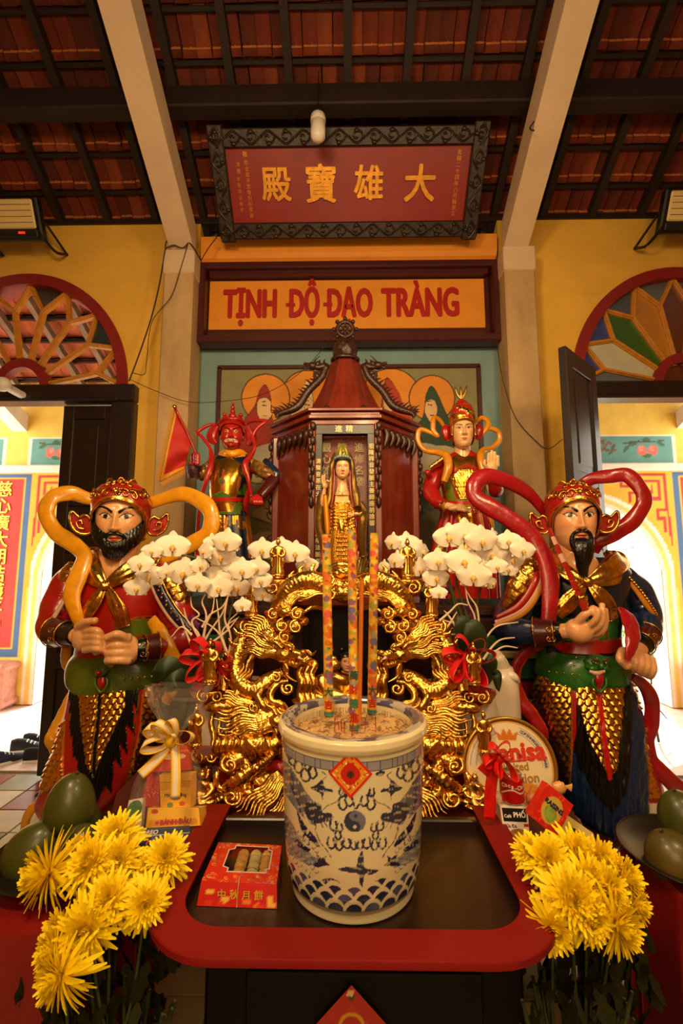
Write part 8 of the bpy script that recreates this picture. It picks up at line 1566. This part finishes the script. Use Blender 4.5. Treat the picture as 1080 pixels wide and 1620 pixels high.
# ================================================================== GREEN FRUIT ON DISHES
FRU = mat('green_fruit_skin', '#353c12', .4, var=.45, vscale=7, color2='#545218', bump=.06, bscale=90, coat=.15)
def dish(c, r, label):
    th = thing('fruit_dish', label, 'dish', c); g = Geo(); g.lathe([(.001, .0), (r*.5, .0), (r*.55, .004), (r*.85, .018), (r, .034), (r*1.01, .038), (r*.99, .038), (r*.84, .024), (r*.5, .009), (.001, .008)], c, 60); g.build('bowl', mat('dark_tin_dish', '#2e2620', .35, .6), th); g = Geo(); th_ = np.linspace(0, 2*PI, 60, endpoint=False); g.tube([c + (r*math.cos(t), r*math.sin(t), .037) for t in th_], .003, 6, 90, closed=True); g.build('rim', mat('dark_tin_dish', '#2e2620', .35, .6), th); return th
def fruit(label, px, py, Y, w, h, tilt, grp=None, tone=None):
    c = W(px, py, Y); k = MP(Y, py); th = thing('green_fruit', label, 'fruit', c, grp); R = np.array(Matrix.Rotation(tilt, 3, 'Y')); g = Geo()
    t = np.linspace(0.001, PI-.001, 40)[:, None]; a = np.linspace(0, 2*PI, 48, endpoint=False)[None]; prof = np.sin(t)**.92*(1+.20*np.cos(t)) ; P = np.stack([prof*np.cos(a)*w*k/2, prof*np.sin(a)*w*k/2*.95, -np.cos(t)*h*k/2*np.ones_like(a)], -1); P[..., 2] *= 1; P = P*np.array((1, 1, 1)); P[..., 0] += .04*w*k*np.cos(t*1.0)
    g.grid(P @ R.T + c, False, True); g.build('skin', tone or FRU, th); g = Geo(); top = c + R @ np.array((0, 0, h*k*.49)); g.tube([top - R @ np.array((0, 0, .004)), top + R @ np.array((0, 0, .006))], .005, 8, 4); g.build('stem_end', mat('stem_scar', '#4a3418', .8), th)
cL = WZ(92, 1378, .768); cL[2] = .766; dish(np.array((cL[0], cL[1]+.03, .766)), .175, 'dark round dish of green fruit on the table by the bearded statue')
YL = cL[1]+.03
fruit('upright green fruit topmost on the dish by the bearded statue', 112, 1270, YL+.01, 74, 88, .16)
fruit('large green fruit lying at the outer edge of the dish by the bearded statue', 52, 1345, YL-.03, 76, 92, .75)
fruit('green fruit low on the dish behind the yellow chrysanthemums', 122, 1344, YL-.06, 68, 78, .7)
fruit('small green fruit half hidden at the back of the dish by the bearded statue', 134, 1300, YL+.10, 50, 56, .3)
cR = WZ(1098, 1368, .768); dish(np.array((cR[0], cR[1], .766)), .175, 'dark dish of green fruit at the foot of the blue-robed statue'); YR_ = cR[1]
fruit('rounded green fruit on top of the dish below the blue-robed statue', 1082, 1292, YR_+.02, 74, 78, -.3)
fruit('mottled green fruit with yellow patch low on the dish below the blue-robed statue', 1064, 1352, YR_-.02, 82, 72, -.4, None, mat('mottled_fruit_skin', '#343812', .4, var=.6, vscale=4, color2='#7a5a1c', bump=.06, bscale=90, coat=.12))
fruit('green fruit at the far side of the dish below the blue-robed statue', 1108, 1350, YR_+.08, 70, 66, .3)
# ================================================================== CHRYSANTHEMUMS
PET = mat('yellow_petal', '#ffe012', .6, var=.12, vscale=60, spec=.25); STEMG = mat('brown_green_stem', '#3a4018', .7, var=.4, vscale=20)
def chrys_mesh(seed, n=210, droop=0.0):
    r_ = np.random.RandomState(seed); g = Geo(); X = np.array((1., 0, 0)); 
    for i in range(n):
        f = i/n; el = PI/2*(1-f)**.62*.98 - (f > .72)*(.6*(f-.72)/.28 + r_.uniform(0, .35)) + r_.uniform(-.06, .06); az = i*2.39996 + r_.uniform(-.12, .12); L = (.50 + .52*f**.8)*(1+r_.uniform(-.13, .16)); w = .060 + .026*f
        D = np.array((math.cos(az)*math.cos(el), math.sin(az)*math.cos(el), math.sin(el))); S = np.array((-math.sin(az), math.cos(az), 0)); U = np.cross(D, S); cu = .18*(1-f) - (.35*f*f + droop*f*r_.rand()); u = np.linspace(0, 1, 5); tw = r_.uniform(-.5, .5)
        q = D*(.08+L*u)[:, None] + np.array((0, 0, 1.))*(cu*L*u*u)[:, None]*.8 + S*(.06*tw*u*u)[:, None]; wd = w*np.array([.55, .95, 1.0, .85, .35]); P = np.stack([q - S*wd[:, None] + np.array((0, 0, .03*0)), q + np.array((0, 0, -.45))*wd[:, None]*.5, q + S*wd[:, None]], 1); g.grid(P)
    g.blob((0, 0, .30), (.22, .22, .24), 10); return g.data('flower_head', PET, True)
CM = [chrys_mesh(1), chrys_mesh(2, 220, .25), chrys_mesh(3, 200, .5)]; LF = Geo()
u = np.linspace(0, 1, 7); pl_ = []
for i, s_ in enumerate((.08, .42, .30, .66, .44, .5, .04)): pl_.append([(-s_*.35, u[i], .02*math.sin(i)), (0, u[i], -.05*u[i]), (s_*.35, u[i], .02)])
LF.grid(np.array(pl_)); LFM = LF.data('leaf', mat('wilting_leaf', '#1d220c', .9, var=.5, vscale=9, color2='#35240f', spec=.1), True)
def chrys(label, heads, foot, zfoot, fx, leaves, seed, spread):
    r_ = np.random.RandomState(seed); F_ = W(*foot); F_[2] = zfoot; th = thing('chrysanthemum_bunch', label, 'flowers', F_)
    for i, (x, y, Y, rpx, nx, nz) in enumerate(heads):
        c = W(x, y, Y); N = nrm(np.array((nx, -.75, nz))); s_ = rpx*MP(Y, y)*1.1; q = Vector(N).to_track_quat('Z', 'Y'); o = piece(CM[i % 3], 'flower_head', th, c - N*s_*.25, (q @ Matrix.Rotation(r_.uniform(0, 6), 3, 'Z').to_quaternion()).to_euler(), (s_, s_, s_*.85))
        b = F_ + np.array((r_.uniform(-.05, .05), r_.uniform(-.04, .04), .05)); m_ = (b+c)/2 + (c-b)*(.15) + np.array((0, .02, -.06)); g = Geo(); g.tube([b, m_, c - N*s_*.3], [.004, .0035, .003], 6, 20); g.build('stem', STEMG, th)
    for k in range(leaves):
        t = r_.uniform(0, 1); hx = heads[r_.randint(len(heads))]; c = W(hx[0], hx[1], hx[2]+.02); p = F_*(1-t) + c*t + np.array((r_.uniform(-1, 1)*spread*(1-t*.7), r_.uniform(-.07, .05), r_.uniform(-.04, .02))); 
        if p[2] > c[2]-.07: p[2] = c[2] - .07 - r_.uniform(0, .06)
        s_ = r_.uniform(.05, .095); piece(LFM, 'leaf', th, p, (r_.uniform(-2.4, -.9), r_.uniform(-.6, .6), r_.uniform(0, 6.28)), (s_, s_, s_))
    g = Geo(); g.lathe([(.001, 0), (.07, 0), (.075, .02), (.06, .1), (.085, .3), (.075, .42), (.065, .44), (.001, .43)], (F_[0], F_[1], 0), 32)
    g.build('vase', mat('dark_glazed_vase', '#1a120c', .3, coat=.4), th)
    for k in range(16): a_ = r_.uniform(0, 6.28); b = F_ + (.05*math.cos(a_), .05*math.sin(a_), -.02); g = Geo(); e = F_ + (.11*math.cos(a_), .08*math.sin(a_)-.02, r_.uniform(.2, .3)); g.tube([b, (b+e)/2 + (0, 0, .02), e], .004, 5, 10); g.build('stem', STEMG, th)
HL = [(64, 1381, 1.13, 50, -.8, .3), (125, 1349, 1.18, 34, -.3, .8), (139, 1364, 1.12, 44, -.1, .75), (188, 1360, 1.15, 38, .3, .8), (181, 1322, 1.22, 40, .1, .9), (233, 1372, 1.17, 26, .2, .6), (262, 1356, 1.18, 36, .2, .7), (170, 1424, 1.06, 42, .1, .8), (231, 1432, 1.06, 38, .4, .3), (133, 1478, 1.01, 46, .1, .15), (92, 1472, 1.05, 38, -.6, .5), (84, 1550, .96, 48, -.5, .05), (78, 1505, 1.0, 36, -.7, .2)]
chrys('bunch of yellow chrysanthemums before the bearded statue, drooping low beside the tray rim', HL, (190, 1640, 1.02), .42, 0, 210, 5, .12)
HR = [(869, 1361, 1.18, 40, -.1, .7), (836, 1345, 1.22, 26, -.3, .8), (913, 1347, 1.20, 40, .1, .85), (952, 1364, 1.18, 40, .3, .8), (990, 1388, 1.15, 38, .6, .6), (936, 1394, 1.12, 46, .1, .75), (908, 1424, 1.08, 48, -.1, .5), (966, 1408, 1.10, 38, .4, .6), (1008, 1432, 1.12, 34, .7, .3), (984, 1466, 1.05, 44, .5, .1), (936, 1456, 1.06, 40, .1, .1), (877, 1474, 1.07, 40, -.2, .0)]
chrys('bunch of yellow chrysanthemums before the blue-robed statue, packed into a dense mound', HR, (905, 1640, 1.06), .42, 0, 210, 9, .12)
# ================================================================== OFFERINGS
def carton(name, label, cat, corners, thick, paint, nu=90, nv=70, lettering=(), base='#888888', grp=None):
    """box whose printed front has the four given corners (bottom left, bottom right, top right, top left)"""
    A, B, Cc, D = [np.array(q, float) for q in corners]; n = nrm(np.cross(B-A, D-A)); th = thing(name, label, cat, (A+B)/2, grp)
    if n[1] > 0: n = -n
    P, UV = quadgrid(A, B, Cc, D, nu, nv); c = Cv(UV, lin(base, 0)); paint(c); g = Geo(); g.grid(P, col=c.C); 
    bk = [q - n*thick for q in (A, B, Cc, D)]; col = lin(base, 0)
    for i in range(4):
        q = [A, B, Cc, D]; j = (i+1) % 4; g.add([q[i], q[j], bk[j], bk[i]], [(0, 1, 2, 3)], col)
    g.add(bk, [(3, 2, 1, 0)], col); g.build('printed_box', PRINT, th, 30)
    for (t, u, v, size, hexc, rot, bold) in lettering:
        xd = nrm(B-A); up = nrm(D-A); xr = xd*math.cos(rot)+up*math.sin(rot); ur = up*math.cos(rot)-xd*math.sin(rot); g = Geo(); text(g, t, P_uv(A, B, Cc, D, u, v) + n*.0006, size, xr, ur, bold=bold, ext=.012); g.build('lettering', mat('print_'+hexc.strip('#'), hexc, .45), th, False)
    return th
P_uv = lambda A, B, C_, D, u, v: A*(1-u)*(1-v)+B*u*(1-v)+C_*u*v+D*(1-u)*v
def q4(pts, Y): return [W(x, y, Y+d) for x, y, d in pts]
YG = 1.50
def p1(c): c.rect(0, .8, 1, 1, lin('#e8a818', 0)); c.line([(0, .78), (1, .80)], .02, lin('#5a2a10', 0)); c.poly([(0, .52), (.5, .62), (1, .62), (1, .78), (0, .78)], lin('#e0980f', 0)); c.ell((.32, .12), .1, .08, lin('#5a8a2a', 0)); c.ell((.72, .15), .1, .07, lin('#c8501c', 0)); c.ell((.5, .35), .18, .1, lin('#7a5a30', 0)); [c.ell((.35+.1*k, .42), .05, .06, lin('#4a3a20', 0)) for k in range(4)]
carton('gift_box', 'yellow box with dark printed emblem inside the cellophane bag', 'box', q4([(254, 1281, 0), (301, 1279, 0), (303, 1225, .02), (252, 1226, .02)], YG-.03), .05, p1, base='#eeb31c', lettering=[('Minh Hương', .5, .4, .013, '#2a1a10', 0, .02)])
def p2(c): c.ell((.14, .82), .07, .12, lin('#c8301c', 0)); c.rect(.05, .1, .95, .42, lin('#d88a14', 0)); [c.ell((.2+.09*k, .26), .04, .1, lin('#c83818', 0)) for k in range(7)]; c.line([(.5, 0), (.5, 1)], .01, lin('#b88010', 0))
carton('gift_box', 'wide flat yellow box with red lettering at the bottom of the cellophane bag', 'box', q4([(230, 1312, 0), (317, 1306, 0), (314, 1278, .02), (234, 1278, .02)], YG-.07), .07, p2, base='#eab01c', lettering=[('BÁNH ĐẬU', .55, .27, .018, '#b01810', 0, .04)])
def p3(c): [c.ell((rng.rand(), rng.rand()), .006, .012, lin('#c8d0e8', 0)) for _ in range(130)]; c.ell((.62, .1), .25, .2, lin('#b8a890', 0)); c.ell((.72, .12), .1, .1, lin('#5a2a18', 0))
carton('chocolate_box', 'dark blue starry chocolate box with copper script under the cellophane bag', 'box', q4([(204, 1352, -.04), (292, 1350, -.04), (296, 1322, 0), (212, 1324, 0)], YG-.12), .10, p3, base='#141a44', lettering=[('Cadbury', .55, .55, .026, '#c8641c', .0, .03)])
def p4(c): c.rect(0, .75, 1, 1, lin('#3a3f58', 0)); c.line([(0, .2), (1, .3)], .1, lin('#b8b0a8', 0))
carton('biscuit_box', 'grey-blue biscuit packet between the yellow boxes and the starry box', 'box', q4([(216, 1327, -.01), (300, 1322, -.01), (300, 1306, .02), (222, 1310, .02)], YG-.09), .09, p4, base='#2a3050', lettering=[('OREO', .22, .5, .018, '#e0dcd8', 0, .03)])
carton('chocolate_box', 'lower dark blue starry box showing between the yellow chrysanthemums', 'box', q4([(196, 1412, -.06), (262, 1412, -.06), (262, 1380, -.02), (200, 1378, -.02)], 1.36), .10, p3, base='#141a44', lettering=[('choco', .4, .55, .022, '#c8641c', 0.1, .03)])
def p5(c): c.ell((.5, .55), .4, .12, lin('#e0b890', 0)); c.rect(0, .72, 1, .8, lin('#d85a3c', 0)); [c.line([(.2, .52+.05*k), (.75, .54+.05*k)], .012, lin('#8a4a3a', 0)) for k in range(3)]
carton('gift_packet', 'red patterned packet at the top of the cellophane bag under the bow', 'packet', q4([(238, 1222, .02), (302, 1218, .02), (296, 1178, .04), (262, 1178, .04)], YG-.01), .02, p5, base='#b8301c')
carton('gift_packet', 'plain red packet along the outer side of the cellophane bag', 'packet', q4([(224, 1276, .0), (252, 1278, .0), (252, 1212, .03), (236, 1208, .03)], YG+.0), .02, lambda c: [c.ell((rng.rand(), rng.rand()), .03, .01, lin('#d8a090', 0)) for _ in range(30)], base='#a81814')
def p6(c): c.ell((.55, .35), .2, .1, lin('#c8281c', 0)); c.ell((.5, .75), .5, .22, lin('#3f6a2a', 0))
carton('sweets_packet', 'white packet with small red flower print and green top beside the gift bag', 'packet', q4([(190, 1330, -.02), (222, 1326, -.02), (226, 1262, .02), (204, 1266, .02)], YG-.06), .02, p6, base='#d8c8b0')
# cellophane bag
CEL = mat('cellophane', '#fff6ea', .12, alpha=.055, spec=.9, bump=1.0, bscale=26, coat=.6)
gb = W(268, 1322, YG); gb[2] = .757; cb = thing('cellophane_bag', 'clear gathered cellophane gift bag with flared top next to the bearded statue', 'bag', gb)
rows = [(1324, 208, 318, 0, .10), (1290, 206, 322, 0, .11), (1250, 214, 318, 0, .10), (1215, 228, 310, 0, .08), (1190, 248, 296, 0, .05), (1172, 264, 284, 0, .022), (1160, 262, 288, 0, .022), (1135, 250, 304, 0, .03), (1110, 240, 320, 0, .035), (1084, 234, 332, 0, .04)]
P, a = loftP(rows, YG-.03, 90, 90, sup=2.0, fold=lambda t, a: (.06*np.sin(a*13 + t*9) + .05*np.sin(a*7+t*20))*(1 if t < .6 else 1.6)); g = Geo(); g.grid(P, False, True); g.build('film', CEL, cb)
YW = (lin('#e8dcc4', 0), lin('#e8b81a', 0)); kc = W(276, 1166, YG-.07)
bow('ribbon_bow', 'yellow-edged white ribbon bow tied round the cellophane gift bag', kc, .085, [(2.6, .95, .5), (2.1, .85, .7), (3.3, .9, .6), (.25, .85, .5), (1.45, .8, .6), (.9, .5, .9)], mat('ribbon_print', attr=True, rough=.5), [[W(272, 1170, YG-.08), W(250, 1200, YG-.10), W(222, 1226, YG-.12)], [W(276, 1170, YG-.08), W(278, 1215, YG-.13), W(277, 1262, YG-.15)]], .4, YW)
# round biscuit tin
TN = W(806, 1215, 1.62); tn = thing('biscuit_tin', 'round cream biscuit tin with red script standing on edge by the blue-robed statue', 'tin', TN); k = MP(1.62, 1215); RT = 72*k; Rt = np.array(Matrix.Rotation(math.radians(-10), 3, 'X') @ Matrix.Rotation(math.radians(0), 3, 'Z')) @ np.array(Matrix.Rotation(PI/2, 3, 'X'))
g = Geo(); g.lathe([(.001, -.05), (RT*.97, -.05), (RT, -.045), (RT*1.0, -.012), (RT*1.035, -.010), (RT*1.04, .002), (RT*1.02, .008), (RT*.97, .006), (RT*.96, .0), (.001, .0)], TN, 72, axis=Rt); g.build('tin_body', mat('gilt_tin', '#c8983c', .3, .85, var=.2), tn)
aa = np.linspace(0, 2*PI, 160, endpoint=False); rr = np.linspace(0, RT*.95, 60); G_ = np.stack([rr[:, None]*np.cos(aa), rr[:, None]*np.sin(aa), np.full((60, 160), .0015)], -1); Q = G_[..., :2].reshape(-1, 2)/RT; c = Cv(Q, lin('#e2cfa4', 0)); r0 = np.hypot(Q[:, 0], Q[:, 1]); an = np.arctan2(Q[:, 1], Q[:, 0])
c.put((r0 > .915), lin('#c89a50', 0)); c.put((r0 < .86) & (r0 > .72) & (np.abs(an-.62) < .62), lin('#9a90a8', 0)); c.put((r0 < .84) & (r0 > .74) & (np.abs(an-.62) < .60), lin('#d8ccb8', 0)); c.put((r0 < .86) & (r0 > .72) & (np.abs(an-2.5) < .6), lin('#8a80a0', 0)); c.put((r0 < .84) & (r0 > .74) & (np.abs(an-2.5) < .57), lin('#d8ccb8', 0))
c.poly([(-.2, .55), (-.26, .74), (-.13, .66), (-.07, .8), (0, .68), (.07, .8), (.13, .66), (.26, .74), (.2, .55)], lin('#c8701c', 0)); c.ell((.35, -.5), .3, .22, lin('#d88a3c', 0)); c.ell((.5, -.62), .2, .18, lin('#c8763a', 0)); c.ell((.1, -.65), .22, .15, lin('#d89a54', 0))
for q_ in range(5): c.line([(.35+.2*math.cos(q_*1.26), -.5+.15*math.sin(q_*1.26)), (.35, -.5)], .02, lin('#a85a20', 0))
g = Geo(); g.grid((G_ @ Rt.T) + TN, False, True, col=c.C); g.build('printed_lid', PRINT, tn)
tx, tu = Rt @ (1, 0, 0), Rt @ (0, 1, 0); tnn = Rt @ (0, 0, 1.)
def tin_text(s, u, v, size, hexc, rot=0, bold=.02): g = Geo(); x_, u_ = tx*math.cos(rot)+tu*math.sin(rot), tu*math.cos(rot)-tx*math.sin(rot); text(g, s, TN + tx*u*RT + tu*v*RT + tnn*.003, size*RT, x_, u_, bold=bold, ext=.01); g.build('lettering', mat('print_'+hexc.strip('#'), hexc, .45), tn, False)
tin_text('Danisa', .1, .3, .52, '#d0341c', .06, .04); tin_text('Limited', .08, .02, .22, '#a87840', .05); tin_text('Edition', .25, -.2, .26, '#a87840', .05)
for i, ch in enumerate('COPENHAGEN_DENMARK'):
    a_ = 1.16 - i*.066
    if ch != '_': tin_text(ch, .79*math.cos(a_), .79*math.sin(a_), .085, '#4a3a58', a_-PI/2, .02)
g = Geo(); g.tube([TN+tx*RT*-.3+tu*RT*.17+tnn*.003, TN+tx*RT*.2+tu*RT*.15+tnn*.003, TN+tx*RT*.66+tu*RT*.24+tnn*.003], [.0008, .0022, .001], 6, 20); g.build('underline', mat('print_d0341c', '#d0341c', .45), tn)
# small drink can
cc_ = W(810, 1266, 1.50); zt_ = W(810, 1222, 1.50)[2]; r_ = 18.5*MP(1.50, 1245); can = thing('drink_can', 'small red drink can with white script in front of the round tin', 'can', cc_); g = Geo()
n = 70; zz_ = np.linspace(0, 1, 50); hh = zt_-cc_[2]; a = np.linspace(0, 2*PI, n*2, endpoint=False); P = np.stack([cc_[0]+r_*np.cos(a)[None]*np.interp(zz_, [0, .06, .1, .9, 1], [.85, .97, 1, 1, .85])[:, None], cc_[1]+r_*np.sin(a)[None]*np.interp(zz_, [0, .06, .1, .9, 1], [.85, .97, 1, 1, .85])[:, None], (cc_[2]+hh*zz_)[:, None]+0*a[None]], -1); c = Cv(np.stack([np.broadcast_to(a, (50, 2*n)).ravel(), np.broadcast_to(zz_[:, None], (50, 2*n)).ravel()], 1), lin('#c41410', .2)); c.line([(3.4, .35), (4.4, .55), (5.2, .42), (6.1, .55)], .05, lin('#f0e8e0', 0), 30); c.rect(0, .93, 7, 1, lin('#c8c4bc', .9)); c.rect(0, 0, 7, .05, lin('#c8c4bc', .9))
g.grid(P, False, True, col=c.C); g.build('can_body', PRINT, can); g = Geo(); g.lathe([(r_*.85, zt_), (r_*.8, zt_+.002), (r_*.76, zt_-.001), (.001, zt_-.001)], (cc_[0], cc_[1], 0), 30); g.build('can_lid', mat('bare_aluminium', '#c8c4bc', .3, 1.0), can)
for i, (ch) in enumerate('Coca-Cola'): a_ = -PI/2 - .0 + (i-4)*.26; g = Geo(); p = np.array((cc_[0]+(r_+.0006)*math.cos(a_), cc_[1]+(r_+.0006)*math.sin(a_), cc_[2]+hh*.66+.003*math.sin(i))); text(g, ch, p, .0165, (-math.sin(a_), math.cos(a_), 0), (0, 0, 1), bold=.03, ext=.01); g.build('lettering', mat('print_white', '#f4ece0', .4), can, False)
# coffee box, raisins, yellow box, sweets
def p7(c): c.rect(.06, .55, .94, .93, lin('#0e0c0c', 0)); c.rect(.06, .5, .94, .55, lin('#e0d8c8', 0)); c.ell((.6, .17), .42, .18, lin('#a8743c', 0)); [c.ell((.45+.12*k, .17+.06*(k % 2)), .07, .06, lin('#c89a5c', 0)) for k in range(4)]; c.rect(.82, .42, 1, .5, lin('#b8281c', 0))
carton('coffee_box', 'white and black coffee box beneath the small red can', 'box', q4([(799, 1330, -.02), (838, 1332, -.02), (834, 1276, 0), (790, 1274, 0)], 1.47), .07, p7, base='#e4dccc', lettering=[('Café', .24, .70, .0115, '#f0ece4', 0, .02), ('PHỐ', .68, .74, .0185, '#f0ece4', 0, .03), ('Sữa Đá', .3, .42, .012, '#3a2a20', 0, .02)])
def p8(c): c.ell((.5, .5), .34, .36, lin('#c8a83a', 0)); c.poly([(.35, .3), (.6, .2), (.72, .45), (.5, .62), (.3, .5)], lin('#7a9a3a', 0), 40); [c.ell((.4+.1*(k % 3), .3+.1*(k//3)), .06, .06, lin('#8fae3e', 0)) for k in range(7)]; [c.ell((rng.rand(), rng.rand()), .02, .02, lin('#f05a3c', 0)) for _ in range(40)]
carton('raisin_box', 'tilted red raisin box leaning in front of the round biscuit tin', 'box', q4([(838, 1290, -.02), (879, 1327, -.02), (907, 1274, 0), (866, 1239, 0)], 1.41), .03, p8, base='#cf2416', lettering=[('RAISINS', .5, .62, .0178, '#1c2050', 0.0, .05)])
def p9(c): c.rect(.28, .35, .62, .75, lin('#1f3a28', 0)); c.ell((.2, .2), .04, .04, lin('#a83818', 0))
carton('tea_box', 'pale yellow box with green square and red letter behind the chrysanthemums', 'box', q4([(868, 1340, -.02), (948, 1352, -.02), (938, 1318, 0), (892, 1286, 0)], 1.44), .03, p9, base='#d8c070', lettering=[('A', .45, .5, .03, '#c82818', .2, .06)])
bow('ribbon_bow', 'bright red satin bow tied beside the round biscuit tin and small can', W(786, 1196, 1.47), .066, [(.3, .9, .6), (1.2, .9, .6), (2.2, .85, .6), (3.3, .8, .5), (5.3, .9, .7), (4.2, .6, .9), (.8, .5, 1.0)], SATR2, [[W(784, 1200, 1.46), W(776, 1245, 1.45), W(774, 1296, 1.44)], [W(782, 1200, 1.46), W(770, 1212, 1.45), W(762, 1222, 1.45)]], .62)
for i, (x, y, col, lab) in enumerate(((786, 1262, '#d8b89a', 'pale twisted-wrapper sweet beside the red satin ribbon tail'), (884, 1246, '#d89a54', 'round orange biscuit pack leaning on the lower rim of the tin'), (842, 1264, '#d8804a', 'orange wrapped sweet between red can and raisin box'))):
    c = W(x, y, 1.50); th = thing('wrapped_sweet', lab, 'sweet', c); g = Geo(); g.blob(c, (.022, .014, .018), 14, disp=lambda D: .08*np.sin(D[..., 0]*14)); g.build('wrapper', mat('sweet_wrap_'+col.strip('#'), col, .3, coat=.5), th); g = Geo(); [g.tube([c+(s_*.018, 0, 0), c+(s_*.026, 0, .002), c+(s_*.038, 0, .0)], [.004, .006, .013], 8, 10, flat=.3) for s_ in (-1, 1)]; g.build('twist', mat('sweet_wrap_'+col.strip('#'), col, .3), th)
